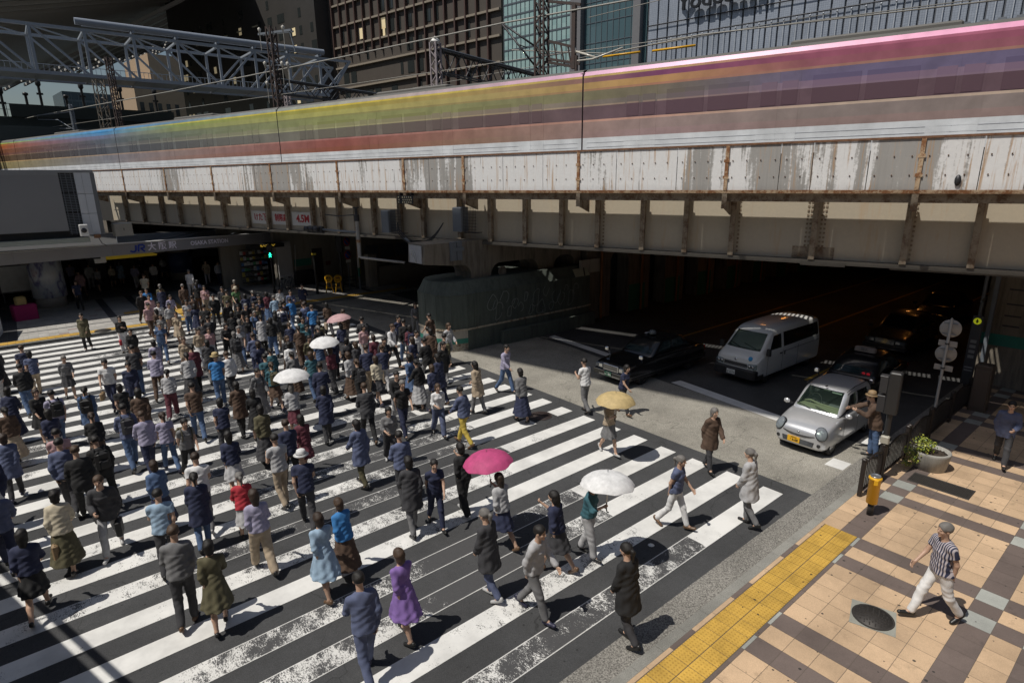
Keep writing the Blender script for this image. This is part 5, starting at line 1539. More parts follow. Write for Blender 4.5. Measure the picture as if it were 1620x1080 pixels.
# pedestrian signal seen from the side
e = empty('pedestrian_signal', (15.2,4.32,.12), .15, 'black pedestrian signal pole with two hooded boxes beside the silver car', 'pedestrian signal')
q = MB(); q.cyl((0,0,0),(0,0,2.65),.062,n=14); q.cyl((0,0,0),(0,0,.9),.085,n=14); q.build('pole', BLACKPLASTIC, e)
q = MB(); q.bevbox(-.12,.12,-.14,.12,1.72,2.74,.025); q.build('housing', BLACKPLASTIC, e)
for z0 in (2.60,2.12):
    q = MB(); q.bevbox(-.12,.10,.125,.30,z0,z0+.025,.008); q.box(-.12,-.11,.125,.28,z0-.38,z0); q.box(.09,.10,.125,.28,z0-.38,z0); q.build('hood', mat('hood_grey', (.03,.03,.033), .45), e)
q = MB(); q.box(-.09,.0,.06,.075,1.2,1.24); q.build('strap', GREYSTEEL, e)
q = MB(); q.bevbox(-.14,.0,-.09,.09,.98,1.16,.02); q.build('button_box', mat('button_cream', (.38,.36,.30), .5), e)
# information board post near the abutment, lit round symbol
e = empty('parking_sign', (23.2,4.6,.12), 0, 'dark post sign with a small glowing yellow-green disc by the abutment', 'sign')
q = MB(); q.bevbox(-.05,.05,-.15,.15,.5,2.8,.02); q.box(-.03,.03,-.05,.05,0,.5); q.build('board', mat('board_dark', (.035,.035,.04), .5), e)
q = MB(); q.lathe([(.105,0),(.105,.012),(0,.014)], (-.055,0,2.62), 24, Matrix.Rotation(-PI/2,3,'Y')); q.build('disc', glowmat('disc_lime', (.55,.6,.02), .3), e)
q = MB(); q.box(-.085,-.07,-.016,.016,2.56,2.69); q.box(-.085,-.07,-.035,.035,2.60,2.64); q.build('disc_mark', BLACKPLASTIC, e)
q = MB()
for k in range(4): q.box(-.056,-.052,-.08,.08,1.9-k*.17,2.0-k*.17); 
q.box(-.056,-.052,-.11,.11,1.05,1.1); q.box(-.056,-.052,-.11,.11,.95,1.0)
q.build('panel_marks', mat('mark_grey', (.18,.18,.18), .5), e)
e = empty('junction_cabinet', (22.3,4.0,.12), 0, 'brown steel cabinet on the pavement in the shade before the abutment', 'cabinet')
q = MB(); q.bevbox(-.22,.22,-.22,.22,0,1.5,.03); q.build('case', mat('cabinet_brown', (.085,.065,.05), .5), e)
q = MB(); q.box(-.235,-.222,-.18,.18,.15,1.35); q.build('door', mat('cabinet_door', (.10,.075,.06), .5), e)
# white scraps dropped on the crossing
q = MB(); q.lathe([(.06,0),(.07,.008),(.03,.016),(0,.014)], (8.9,6.35,.012), 8); o = q.build('litter', WHITEPAINT); tag(o, 'small white scrap of litter on the dark asphalt between two near stripes', 'litter')
# ================================================================ VEHICLES (driving towards -x)
def carpaint(name, c, metal=0.0, rough=.3):
    m, nt, b = _new(name)
    v = coords(nt); n1 = noise(nt, v, 2.5, 4, .6)
    nt.links.new(mix(nt, n1, tuple(x*.92 for x in c), tuple(min(1, x*1.05) for x in c)), b.inputs['Base Color'])
    b.inputs['Roughness'].default_value = rough; b.inputs['Metallic'].default_value = metal
    b.inputs['Coat Weight'].default_value = .6; b.inputs['Coat Roughness'].default_value = .06
    return m
def carglass(name, c, t=.55):
    m, nt, b = _new(name)
    b.inputs['Base Color'].default_value = (*c, 1); b.inputs['Roughness'].default_value = .03; b.inputs['Specular IOR Level'].default_value = .6
    tr = N(nt, 'ShaderNodeBsdfTransparent'); mx = N(nt, 'ShaderNodeMixShader'); mx.inputs[0].default_value = t
    tr.inputs[0].default_value = (.75,.85,.78,1)
    out = [n for n in nt.nodes if n.type == 'OUTPUT_MATERIAL'][0]
    nt.links.new(b.outputs[0], mx.inputs[1]); nt.links.new(tr.outputs[0], mx.inputs[2]); nt.links.new(mx.outputs[0], out.inputs[0])
    return m
GLASSC = carglass('clear_glass', (.02,.03,.025), .72); GLASSD = carglass('tinted_glass', (.008,.010,.012), .18)
LAMPGL = carglass('lamp_glass', (.30,.33,.37), .45); LAMPDK = mat('lamp_dark', (.05,.055,.06), .25, .6)
HUB = mat('wheel_hub', (.42,.43,.44), .3, .7); TRIMB = mat('trim_black', (.022,.022,.024), .5)
SEATC = mat('seat_cloth', (.30,.29,.26), .85); DASH = mat('dash_cream', (.36,.36,.24), .6); DASHD = mat('dash_dark', (.03,.03,.03), .6)
def bm_cut(o, cutters, solver='EXACT'):
    """carve wheel openings"""
    for c in cutters:
        c.parent = o.parent
        md = o.modifiers.new('b', 'BOOLEAN'); md.operation = 'DIFFERENCE'; md.object = c; md.solver = solver
    dg = bpy.context.evaluated_depsgraph_get(); dg.update()
    me = bpy.data.meshes.new_from_object(o.evaluated_get(dg))
    o.modifiers.clear(); old = o.data; o.data = me; bpy.data.meshes.remove(old)
    for c in cutters: 
        d = c.data; bpy.data.objects.remove(c); bpy.data.meshes.remove(d)
    me.polygons.foreach_set('use_smooth', [True]*len(me.polygons)); me.set_sharp_from_angle(angle=R(32))
def loft(name, secs, m, parent, sub=2, close=True):
    """closed body from cross sections: each section is (x, [(y,z)...]) going from bottom centre-left over the top to bottom right"""
    n_ = len(secs[0][1])
    bm = bmesh.new(); rows = []
    for x, pts in secs:
        rows.append([bm.verts.new((x(y, z) if callable(x) else x, y, z)) for y, z in pts])
    for a, b in zip(rows[:-1], rows[1:]):
        for i in range(n_):
            j = (i+1) % n_
            bm.faces.new((a[i], a[j], b[j], b[i]))
    bm.faces.new(rows[0][::-1]); bm.faces.new(rows[-1])
    bmesh.ops.recalc_face_normals(bm, faces=bm.faces)
    me = bpy.data.meshes.new(name); bm.to_mesh(me); bm.free(); me.materials.append(m)
    o = bpy.data.objects.new(name, me); link(o)
    if parent: o.parent = parent
    if sub:
        md = o.modifiers.new('s','SUBSURF'); md.levels = sub; md.render_levels = sub
        dg = bpy.context.evaluated_depsgraph_get(); dg.update()
        me2 = bpy.data.meshes.new_from_object(o.evaluated_get(dg)); o.modifiers.clear(); o.data = me2; bpy.data.meshes.remove(me)
    o.data.polygons.foreach_set('use_smooth', [True]*len(o.data.polygons))
    return o
def ring(w, z0, z1, crown=0, tuck=.06, low=.05):
    """rounded section: half width w, sill z0, shoulder z1; doubled points keep the shoulder crisp"""
    L = [(-w+tuck+.1,z0),(-w+tuck,z0+.01),(-w+low*.3,z0+.14),(-w,z0+(z1-z0)*.55),(-w+.02,z1-.10),(-w+.05,z1-.02),(-w+.16,z1+crown*.45),(-w*.5,z1+crown*.9),(0,z1+crown)]
    Rr = [(-y,z) for y, z in L[-2::-1]]
    return L+Rr
def wheel(e, x, y, r, w_, hubc=HUB, spokes=7):
    s = 1 if y > 0 else -1
    ax = Matrix.Rotation(-PI/2*s,3,'X')
    wh = bpy.data.objects.new('wheel', None); wh.empty_display_size = .1; link(wh); wh.parent = e; wh.location = (x,y,r)
    q = MB(); q.lathe([(r*.62,-w_),(r*.93,-w_),(r,-w_*.85),(r,-.03),(r*.96,-.005),(r*.78,0),(r*.66,-.012),(r*.62,-.05)], n=32, ax=ax); q.build('tyre', RUBBER, wh)
    q = MB(); q.lathe([(r*.66,-.015),(r*.60,-.035),(r*.2,-.02),(r*.17,.0),(0,.005)], n=32, ax=ax)
    q.build('rim', hubc, wh)
    q = MB()
    for k in range(spokes):
        a = 2*PI*k/spokes; p = Vector((math.cos(a)*r*.43, math.sin(a)*r*.43, -.022))
        q.lathe([(r*.10,0),(r*.09,.003),(0,.003)], ax @ p, 8, ax)
    q.build('rim_hole', TRIMB, wh)
def cyl_cutter(x, y0, y1, r):
    q = MB(); q.cyl((x,y0,r*.97),(x,y1,r*.97),r*1.16,n=32); o = q.build('cutter', RUBBER); return o
def plate(e, x, z, y, w_, h, bgm, txm, l1, l2, tilt=0):
    M = frame((x,y,z),(0,-1,0),(0,0,1)) 
    q = MB(); q.bevbox(x,x+.015,y-w_/2,y+w_/2,z-h/2,z+h/2,.004); o = q.build('number_plate', bgm, e)
    F = lambda zz, yy=0: frame((x-.004,y+yy,zz),(0,-1,0),(0,0,1))
    text_mesh(l1, h*.26, .001, F(z+h*.30), 'lettering', txm, o)
    text_mesh(l2, h*.52, .001, F(z-h*.13), 'lettering', txm, o, bold=.002)
def person_seated(e, x, y, z, shirt, sc=1):
    """driver: one continuous upper body with arms to the wheel"""
    bm = bmesh.new()
    me = bpy.data.meshes.new('driver'); vs = []; ed = []
    pts = [((x,y,z),.15),((x+.03,y,z+.25),.15),((x+.05,y,z+.46),.12),((x+.04,y,z+.56),.055),((x+.01,y,z+.66),.085),((x+.0,y,z+.78),.09),
           ((x+.04,y-.19,z+.44),.065),((x-.08,y-.24,z+.2),.05),((x-.36,y-.15,z+.24),.04),((x+.04,y+.19,z+.44),.065),((x-.08,y+.24,z+.2),.05),((x-.36,y+.15,z+.24),.04)]
    eds = [(0,1),(1,2),(2,3),(3,4),(4,5),(2,6),(6,7),(7,8),(2,9),(9,10),(10,11)]
    me.from_pydata([p for p,_ in pts], eds, [])
    o = bpy.data.objects.new('driver', me); link(o)
    md = o.modifiers.new('k','SKIN'); s_ = me.skin_vertices[0].data
    for i,(p,r_) in enumerate(pts): s_[i].radius = (r_,r_)
    s_[0].use_root = True
    o.modifiers.new('s','SUBSURF').levels = 1
    dg = bpy.context.evaluated_depsgraph_get(); dg.update()
    me2 = bpy.data.meshes.new_from_object(o.evaluated_get(dg)); bpy.data.objects.remove(o); bpy.data.meshes.remove(me)
    me2.materials.clear(); me2.materials.append(shirt); me2.materials.append(SKIN0); me2.materials.append(BLACKHAIR)
    for p in me2.polygons:
        c = p.center; p.material_index = 0
        if c.z > z+.53: p.material_index = 2 if (c.x > x+.02 and c.z > z+.6) or c.z > z+.8 else 1
        elif c.x < x-.24: p.material_index = 1
        p.use_smooth = True
    ob = bpy.data.objects.new('person', me2); link(ob); return ob
SKIN0 = mat('skin_plain', (.48,.30,.21), .5, var=.05); BLACKHAIR = mat('hair_black', (.012,.010,.009), .45)
def seats(e, xs, ys, m, z=.45):
    for x in xs:
        for y in ys:
            q = MB(); q.bevbox(x-.25,x+.25,y-.24,y+.24,z-.12,z+.06,.05); q.slab([(0,0),(.62,0),(.62,.48),(0,.48)],(x+.2,y-.24,z),(.18,0,.98),(0,1,0),(.98,0,-.18),.12); q.bevbox(x+.29,x+.41,y-.12,y+.12,z+.62,z+.82,.03)
    q.build('seat', m, e)
def quadp(o_list, name, m, e, t=.006):
    """glass panes: each polygon is given corner by corner and gets its own small thickness"""
    obs = []
    for pts in o_list:
        P = [Vector(p) for p in pts]; n_ = (P[1]-P[0]).cross(P[2]-P[0]).normalized()*t
        k = len(P); q = MB(); q.add([p for p in P]+[p+n_ for p in P], [tuple(range(k-1,-1,-1)), tuple(range(k,2*k))]+[(i,(i+1)%k,(i+1)%k+k,i+k) for i in range(k)])
        obs.append(q.build(name, m, e, recalc=True))
    return obs
def mirror(pts): return [(x,-y,z) for x,y,z in pts][::-1]


def cast(obs, org, d):
    best = None
    for o in obs:
        ok, loc, nor, idx = o.ray_cast(Vector(org), Vector(d))
        if ok:
            t = (loc-Vector(org)).length
            if best is None or t < best[0]: best = (t, loc.copy())
    return best[1] if best else None
def pane(name, obs, quad, axis, m, e, nu=10, nv=6, off=.004):
    """glass bent to the shell: quad of (a, z) corners thrown onto it along one axis"""
    (a0,z0),(a1,z1),(a2,z2),(a3,z3) = quad
    q = MB(); q.sm = True; pts = []
    for j in range(nv+1):
        v = j/nv
        for i in range(nu+1):
            u = i/nu
            a = (a0*(1-u)+a1*u)*(1-v)+(a3*(1-u)+a2*u)*v; z = (z0*(1-u)+z1*u)*(1-v)+(z3*(1-u)+z2*u)*v
            if axis == 'f': h = cast(obs, (-2,a,z), (1,0,0)); d = Vector((off,0,0)); fb = (.5,a,z)
            elif axis == 'r': h = cast(obs, (8,a,z), (-1,0,0)); d = Vector((-off,0,0)); fb = (4,a,z)
            elif axis == 'L': h = cast(obs, (a,3,z), (0,-1,0)); d = Vector((0,-off,0)); fb = (a,.7,z)
            else: h = cast(obs, (a,-3,z), (0,1,0)); d = Vector((0,off,0)); fb = (a,-.7,z)
            pts.append((h if h is not None else Vector(fb))+d)
    w_ = nu+1
    fs = [(j*w_+i, j*w_+i+1, (j+1)*w_+i+1, (j+1)*w_+i) for j in range(nv) for i in range(nu)]
    q.add(pts, fs); return q.build(name, m, e)
def glaze(shells, hollow, wins, e, target, solver='EXACT'):
    """panes first (they follow the uncut shell), then hollow the cabin and cut the openings"""
    bpy.context.view_layer.update()
    cut = [hollow] if hollow else []
    for name, kind, quad, m in wins:
        if kind == 'side':
            pane(name, shells, quad, 'R', m, e); pane(name, shells, [quad[1],quad[0],quad[3],quad[2]], 'L', m, e)
            q = MB(); q.slab([(x,z) for x,z in quad], (0,-2,0), (1,0,0), (0,0,1), (0,1,0), 4); cut.append(q.build('cut', RUBBER, recalc=True))
        elif kind == 'front':
            pane(name, shells, quad, 'f', m, e, 12, 10)
            q = MB(); q.slab([(y,z) for y,z in quad], (-1,0,0), (0,1,0), (0,0,1), (1,0,0), 2.65); cut.append(q.build('cut', RUBBER, recalc=True))
        else:
            pane(name, shells, quad, 'r', m, e)
            q = MB(); q.slab([(y,z) for y,z in quad], (3.0,0,0), (0,1,0), (0,0,1), (1,0,0), 3); cut.append(q.build('cut', RUBBER, recalc=True))
    for t in target[1:]: pass
    bm_cut(target[0], cut, solver)
def onfront(o, y, z, off=.0):
    h = cast([o], (-2,y,z), (1,0,0)); return Vector((h.x-off, y, z)) if h is not None else Vector((0,y,z))
def frontstrip(name, o, pts, r, m, e, n=8):
    q = MB(); q.tube([onfront(o,y,z,.004) for y,z in pts], r, n); return q.build(name, m, e)
def frontpatch(name, o, quad, m, e, off=.008, nu=8, nv=4):
    return pane(name, [o], quad, 'f', m, e, nu, nv, -off)

# ------------------------------------------------ small silver car
def kei():
    e = empty('parked_car', (15.27,6.40,0), 0, 'small rounded silver hatchback with a yellow number plate by the pedestrian signal', 'car')
    sil = carpaint('silver_paint', (.60,.61,.63), .55, .28)
    W = .735
    secs = [(0.03, ring(.50,.28,.60,.02)),(.0+.10, ring(.64,.21,.72,.03)),(.28, ring(.72,.19,.80,.05)),(.62, ring(W,.19,.88,.07)),(.95, ring(W,.19,.95,.06)),(1.35, ring(W,.19,.97,.02)),(2.0, ring(W,.19,.985,.0)),(2.7, ring(W,.19,1.0,.0)),(3.05, ring(W-.01,.20,1.0,0)),(3.26, ring(.70,.24,.98,-.02)),(3.36, ring(.60,.34,.9,-.02))]
    o = loft('body', secs, sil, e, 2)
    bm_cut(o, [cyl_cutter(x, y0, y1, .285) for x in (.62,2.98) for y0, y1 in ((-.9,-.50),(.50,.9))])
    # greenhouse: pillars and roof as one shell
    def gh(x, wb, wt, zb, zt): return (x, [(-wb,zb),(-(wb*.55+wt*.45),zb+(zt-zb)*.5),(-wt,zt-.06),(-wt+.08,zt),(0,zt+.03),(wt-.08,zt),(wt,zt-.06),(wb*.55+wt*.45,zb+(zt-zb)*.5),(wb,zb)])
    secs = [(.86,gh(.86,.62,.60,.92,.95)[1]),(1.05,gh(1.05,.66,.60,.95,1.10)[1]),(1.45,gh(1.4,.68,.58,.95,1.47)[1]),(1.62,gh(1.6,.69,.58,.95,1.56)[1]),(2.3,gh(2.3,.69,.59,.96,1.60)[1]),(2.95,gh(2.9,.68,.58,.97,1.57)[1]),(3.14,gh(3.2,.66,.55,.97,1.48)[1]),(3.30,gh(3.3,.62,.54,.97,1.05)[1])]
    cab = loft('roof', secs, sil, e, 2)
    hs = [(x+.04*(1 if i < 4 else -1), [(y*.91, 1.0 if k in (0,8) else max(1.0, z-.05)) for k, (y, z) in enumerate(r_)]) for i, (x, r_) in enumerate(secs) if 1 <= i <= 6]
    hol = loft('hollow', hs, TRIMB, None, 1)
    ks = carglass('kei_screen', (.02,.035,.025), .72)
    glaze([cab, o], hol, [('windscreen','front',[(.56,1.03),(-.56,1.03),(-.47,1.50),(.47,1.50)],ks),
        ('side_window','side',[(1.30,1.05),(1.97,1.05),(1.97,1.47),(1.62,1.44)],GLASSD),('side_window','side',[(2.06,1.05),(2.86,1.06),(2.74,1.45),(2.06,1.48)],GLASSD),
        ('rear_window','rear',[(.5,1.12),(-.5,1.12),(-.44,1.46),(.44,1.46)],GLASSD)], e, [cab])
    q = MB(); q.box(1.0,3.0,-.60,.60,.99,1.012); q.build('cabin_tray', mat('cabin_dark', (.05,.05,.045), .8), e)
    # interior seen through the screen
    q = MB(); q.bevbox(1.02,1.36,-.56,.56,1.013,1.05,.012); q.tube([(1.37,.54,1.06),(1.42,.35,1.10),(1.36,.1,1.07),(1.36,-.2,1.06),(1.33,-.54,1.06)], .03, 6); q.build('dashboard', DASH, e)
    q = MB(); q.tube([(1.52+.07*math.sin(t),.28+.18*math.cos(t),1.12+.16*math.sin(t)) for t in np.linspace(0,2*PI,20)], .018, 8); q.bar((1.38,.28,1.04),(1.52,.28,1.12),.06); q.bar((1.5,.12,1.1),(1.5,.44,1.1),.03); q.build('steering_wheel', DASHD, e)
    q = MB(); q.bevbox(1.56,1.6,-.09,.09,1.43,1.48,.012); q.box(1.50,1.52,-.42,-.16,1.43,1.46); q.build('mirror_and_sticker', mat('sticker_pale', (.5,.6,.52), .5), e)
    # nose
    for s in (-1,1):
        c0 = onfront(o, s*.53, .68); c1 = cast([o], (c0.x+.20, s*2, .72), (0,-s,0)) or c0
        hn = Vector((-.74, s*.50, .46)).normalized(); hm = hn.to_track_quat('Z','Y').to_matrix()
        hc = c0 + Vector((.045, s*.02, .02))
        q = MB(); q.lathe([(.155,-.03),(.160,.0),(.150,.03),(.10,.062),(0,.075)], hc, 28, hm @ Matrix.Diagonal((.92,1.16,1))); hl = q.build('headlight', LAMPGL, e)
        q = MB(); q.lathe([(.166,-.06),(.168,.0),(.155,.012),(.150,-.01),(0,-.02)], hc, 28, hm @ Matrix.Diagonal((.92,1.16,1))); q.build('lamp_bowl', LAMPDK, hl)
        q = MB()
        for dx, dy, rr in ((.02,.05,.06),(-.01,-.065,.05)):
            pc = hc + hm @ Vector((dx,dy,0)); q.lathe([(rr,.0),(rr*.9,.03),(rr*.4,.02),(0,.035)], pc, 16, hm)
        q.build('reflector', CHROME, hl)
        q = MB(); q.lathe([(.045,0),(.05,.02),(.03,.025),(0,.02)], onfront(o,s*.54,.38,-.01), 16, Matrix.Rotation(-PI/2,3,'Y')); q.build('fog_lamp', TRIMB, e)
        q = MB(); q.lathe([(0,-.09),(.06,-.07),(.09,0),(.06,.07),(0,.09)], (1.02,s*.84,1.05), 14, Matrix.Rotation(PI/2,3,'X') @ Matrix.Diagonal((.6,.85,1.0))); mi_ = q.build('wing_mirror', sil, e)
        q = MB(); q.bar((1.07,s*.68,1.0),(1.04,s*.78,1.02),.04); q.build('stalk', TRIMB, mi_)
        q = MB(); q.box(1.9,2.06,s*.735,s*.752,.80,.83) if s > 0 else q.box(1.9,2.06,-.752,-.735,.80,.83); q.box(2.75,2.9,min(s*.735,s*.752),max(s*.735,s*.752),.82,.85); q.build('door_handle', sil, e)
        q = MB(); q.box(.78,.80,min(s*.734,s*.738),max(s*.734,s*.738),.72,.735); q.lathe([(.025,0),(.02,.012),(0,.014)], (.86,s*.735,.72), 10, Matrix.Rotation(-s*PI/2,3,'X')); q.build('side_indicator', mat('indicator_clear', (.5,.4,.3), .3), e)
        q = MB()
        for x in (1.12,2.02,2.85): q.box(x,x+.006,min(s*.733,s*.737),max(s*.733,s*.737),.32,.98)
        q.box(.95,2.85,min(s*.733,s*.738),max(s*.733,s*.738),.30,.308); q.build('door_seam', TRIMB, e)
    frontstrip('upper_grille', o, [(-.42,.60),(-.3,.572),(-.15,.553),(0,.548),(.15,.553),(.3,.572),(.42,.60)], [.010,.022,.027,.028,.027,.022,.010], TRIMB, e)
    q = MB(); q.lathe([(.028,0),(.028,.01),(0,.012)], onfront(o,0,.63,0), 14, Matrix.Rotation(-PI/2,3,'Y')); q.build('badge', CHROME, e)
    frontpatch('lower_grille', o, [(.40,.30),(-.40,.30),(-.43,.44),(.43,.44)], TRIMB, e, .006)
    for k in range(4): frontstrip('grille_bar', o, [(-.40,.325+k*.03),(-.2,.325+k*.03),(0,.325+k*.03),(.2,.325+k*.03),(.40,.325+k*.03)], .006, GREYSTEEL, e, 5)
    fx_ = onfront(o,.1,.40).x
    plate(e, fx_-.03, .40, .1, .33, .165, YELLOWPAINT, SIGNB, '大阪 580', '・6-68')
    for s in (-.3,.22):
        q = MB(); q.bar((.90,s-.1,1.045),(1.02,s+.34,1.10),.014); q.build('wiper', TRIMB, e)
    q = MB(); q.box(1.45,1.55,-.02,.02,1.58,1.60); q.tube([(.9,.0,.99),(1.0,-.62,1.0)], .008, 4)
    q.build('antenna_base', TRIMB, e)
    q = MB()
    for s in (-1,1): q.tube([(1.5,s*.545,1.545),(2.0,s*.552,1.60),(2.7,s*.555,1.595),(3.05,s*.54,1.55)], .012, 6)
    q.build('roof_channel', TRIMB, e)
    seats(e, (1.85,2.6), (-.32,.32), SEATC, .55)
    for x in (.62,2.98):
        for y in (-.70,.70): wheel(e, x, y, .275, .16, HUB, 6)
    q = MB(); q.box(.25,3.2,-.6,.6,.17,.3); q.build('floor', TRIMB, e)
    return e
kei()

# ------------------------------------------------ black taxi saloons
def sedan(loc, rz, label, cat='taxi', paint=None, glass=None, lantern='round', platet=None, det=True, interior=True):
    e = empty('taxi' if cat == 'taxi' else 'car', loc, rz, label, cat)
    pm = paint or carpaint('black_paint', (.010,.010,.011), 0, .2)
    gm = glass or carglass('taxi_glass', (.03,.05,.055), .35)
    W = .845
    def sr(w, z0, z1, cr=0): return ring(w, z0, z1, cr, .05, .03)
    secs = [(0.0, sr(.74,.32,.66,.0)),(.06, sr(.80,.22,.74,.01)),(.30, sr(W-.01,.20,.79,.03)),(.9, sr(W,.20,.84,.05)),(1.42, sr(W,.20,.885,.05)),(1.9, sr(W,.20,.90,.02)),(2.8, sr(W,.20,.91,.0)),(3.6, sr(W,.20,.92,.02)),(4.0, sr(W,.20,.925,.03)),(4.5, sr(W-.02,.22,.90,.03)),(4.66, sr(.79,.26,.86,.0)),(4.70, sr(.74,.36,.78,.0))]
    o = loft('body', secs, pm, e, 2)
    bm_cut(o, [cyl_cutter(x, y0, y1, .32) for x in (.86,3.63) for y0, y1 in ((-1.0,-.6),(.6,1.0))])
    def gh(wb, wt, zb, zt): return [(-wb,zb),(-(wb*.5+wt*.5),zb+(zt-zb)*.5),(-wt,zt-.05),(-wt+.1,zt),(0,zt+.025),(wt-.1,zt),(wt,zt-.05),(wb*.5+wt*.5,zb+(zt-zb)*.5),(wb,zb)]
    secs = [(1.30,gh(.74,.70,.87,.90)),(1.5,gh(.77,.70,.88,1.03)),(1.98,gh(.78,.62,.88,1.40)),(2.15,gh(.78,.62,.88,1.455)),(2.8,gh(.78,.63,.89,1.49)),(3.25,gh(.78,.62,.90,1.47)),(3.45,gh(.78,.61,.90,1.41)),(3.85,gh(.76,.66,.90,1.08)),(4.05,gh(.73,.68,.90,.93))]
    cab = loft('roof', secs, pm, e, 2)
    if interior:
        hs = [(x+.05*(1 if i < 4 else -1), [(y*.92, .955 if k in (0,8) else max(.955, z-.05)) for k, (y, z) in enumerate(r_)]) for i, (x, r_) in enumerate(secs) if 1 <= i <= 7]
        hol = loft('hollow', hs, TRIMB, None, 1)
        glaze([cab, o], hol, [('windscreen','front',[(.62,.985),(-.62,.985),(-.50,1.385),(.50,1.385)],gm),('rear_window','rear',[(.55,1.03),(-.55,1.03),(-.48,1.36),(.48,1.36)],gm),
            ('side_window','side',[(1.72,.99),(2.55,.99),(2.55,1.37),(2.12,1.34)],gm),('side_window','side',[(2.63,.99),(3.40,.99),(3.22,1.35),(2.63,1.375)],gm),('side_window','side',[(3.47,1.0),(3.70,1.02),(3.42,1.28),(3.36,1.31)],gm)], e, [cab])
        q = MB(); q.box(1.55,3.85,-.66,.66,.935,.958); q.build('cabin_tray', DASHD, e)
    else:
        bpy.context.view_layer.update()
        for ax, qd in (('f',[(.62,.985),(-.62,.985),(-.50,1.385),(.50,1.385)]),('R',[(1.72,.99),(3.40,.99),(3.22,1.35),(2.12,1.34)]),('L',[(3.40,.99),(1.72,.99),(2.12,1.34),(3.22,1.35)])):
            pane('windscreen' if ax == 'f' else 'side_window', [cab, o], qd, ax, gm, e, off=-.006)
    # chrome face
    q = MB(); q.bevbox(-.02,.1,-.36,.36,.52,.74,.012); gr = q.build('grille', CHROME, e)
    q = MB()
    for k in range(15): q.box(-.027,-.021,-.33+k*.046,-.33+k*.046+.022,.54,.72)
    q.build('grille_slot', TRIMB, gr)
    for s in (-1,1):
        q = MB(); q.bevbox(-.015,.12,min(s*.39,s*.76),max(s*.39,s*.76),.55,.70,.02); hl = q.build('headlight', LAMPGL, e)
        q = MB(); q.box(-.02,-.016,min(s*.41,s*.56),max(s*.41,s*.56),.57,.68); q.build('reflector', CHROME, hl)
        q = MB(); q.bevbox(-.03,.05,min(s*.5,s*.7),max(s*.5,s*.7),.40,.46,.01); q.build('fog_lamp', mat('indicator_amber', (.45,.25,.05), .3), e)
        q = MB(); q.bevbox(.62,.76,min(s*.74,s*.90),max(s*.74,s*.90),1.02,1.14,.03); mi_ = q.build('wing_mirror', CHROME if det else pm, e)
        q = MB(); q.bar((.80,s*.77,.84),(.70,s*.80,1.03),.03); q.build('stalk', CHROME, mi_)
        for x in (2.35,3.15):
            q = MB(); q.box(x,x+.15,min(s*.846,s*.862),max(s*.846,s*.862),.78,.81); q.build('door_handle', CHROME, e)
        q = MB(); q.box(.05,4.6,min(s*.845,s*.853),max(s*.845,s*.853),.40,.425); q.box(1.6,3.75,min(s*.775,s*.80),max(s*.775,s*.80),.925,.94); q.build('chrome_strip', mat('strip_chrome', (.35,.35,.36), .25, .9), e)
        q = MB()
        for x in (1.45,2.58,3.5): q.box(x,x+.007,min(s*.844,s*.848),max(s*.844,s*.848),.3,.9)
        q.build('door_seam', mat('seam', (.004,.004,.004), .6), e)
        q = MB(); q.bevbox(4.60,4.715,min(s*.45,s*.78),max(s*.45,s*.78),.62,.8,.02); q.build('tail_light', mat('tail_red', (.25,.01,.01), .25), e)
    q = MB(); q.bevbox(-.075,.08,-.80,.80,.30,.50,.03); q.build('bumper', pm, e)
    q = MB(); q.box(-.08,-.076,-.78,.78,.47,.485); q.box(-.08,-.076,-.5,.5,.31,.36); q.build('bumper_trim', mat('strip_chrome', (.35,.35,.36), .25, .9), e)
    q = MB(); q.bevbox(4.62,4.76,-.78,.78,.32,.52,.03); q.build('rear_bumper', pm, e)
    if platet: plate(e, -.095, .405, .06, .33, .165, mat('plate_green', (.02,.11,.06), .4), WHITEPAINT, platet[0], platet[1])
    if lantern == 'round':
        q = MB(); q.lathe([(.13,0),(.15,.02),(.14,.10),(.10,.15),(0,.165)], (2.3,0,1.51), 20); q.build('roof_light', mat('roof_lamp', (.10,.11,.12), .2), e)
        q = MB(); q.box(2.2,2.4,.18,.3,1.50,1.53); q.build('roof_mark', mat('mark_pale', (.3,.32,.35), .4), e)
    elif lantern:
        q = MB(); q.bevbox(2.35,2.58,-.32,.32,1.51,1.66,.03); q.build('roof_light', mat('roof_sign', (.20,.17,.155), .4), e)
        text_mesh('個人', .11, .001, frame((2.345,0,1.59),(0,-1,0),(0,0,1)), 'lettering', TRIMB, e)
    if interior:
        q = MB(); q.bevbox(1.58,1.9,-.64,.64,.959,1.0,.012); q.build('dashboard', DASHD, e)
        q = MB(); q.tube([(2.0+.06*math.sin(t),.36+.18*math.cos(t),1.06+.15*math.sin(t)) for t in np.linspace(0,2*PI,18)], .017, 8); q.build('steering_wheel', DASHD, e)
        seats(e, (2.45,), (-.36,.36), mat('seat_cover_white', (.42,.45,.47), .8), .5); seats(e, (3.3,), (-.3,.3), DASHD, .5)
        for s in (-.45,.3):
            q = MB(); q.bar((1.43,s-.15,.975),(1.52,s+.4,1.02),.013); q.build('wiper', TRIMB, e)
    for x in (.86,3.63):
        for y in (-.80,.80): wheel(e, x, y, .315, .19, mat('hubcap', (.25,.26,.27), .3, .8), 8)
    q = MB(); q.box(.3,4.4,-.7,.7,.18,.3); q.build('floor', TRIMB, e)
    return e
sedan((15.82,13.48,0), R(-1.5), 'glossy black taxi saloon with chrome grille and round roof lamp, left of the van', lantern='round', platet=('大阪 500','い・872'))
tag(person_seated(None, 18.25, 13.85, .55, mat('shirt_pale_blue', (.35,.42,.5), .8)), 'person in a pale shirt driving the black taxi left of the van', 'person')
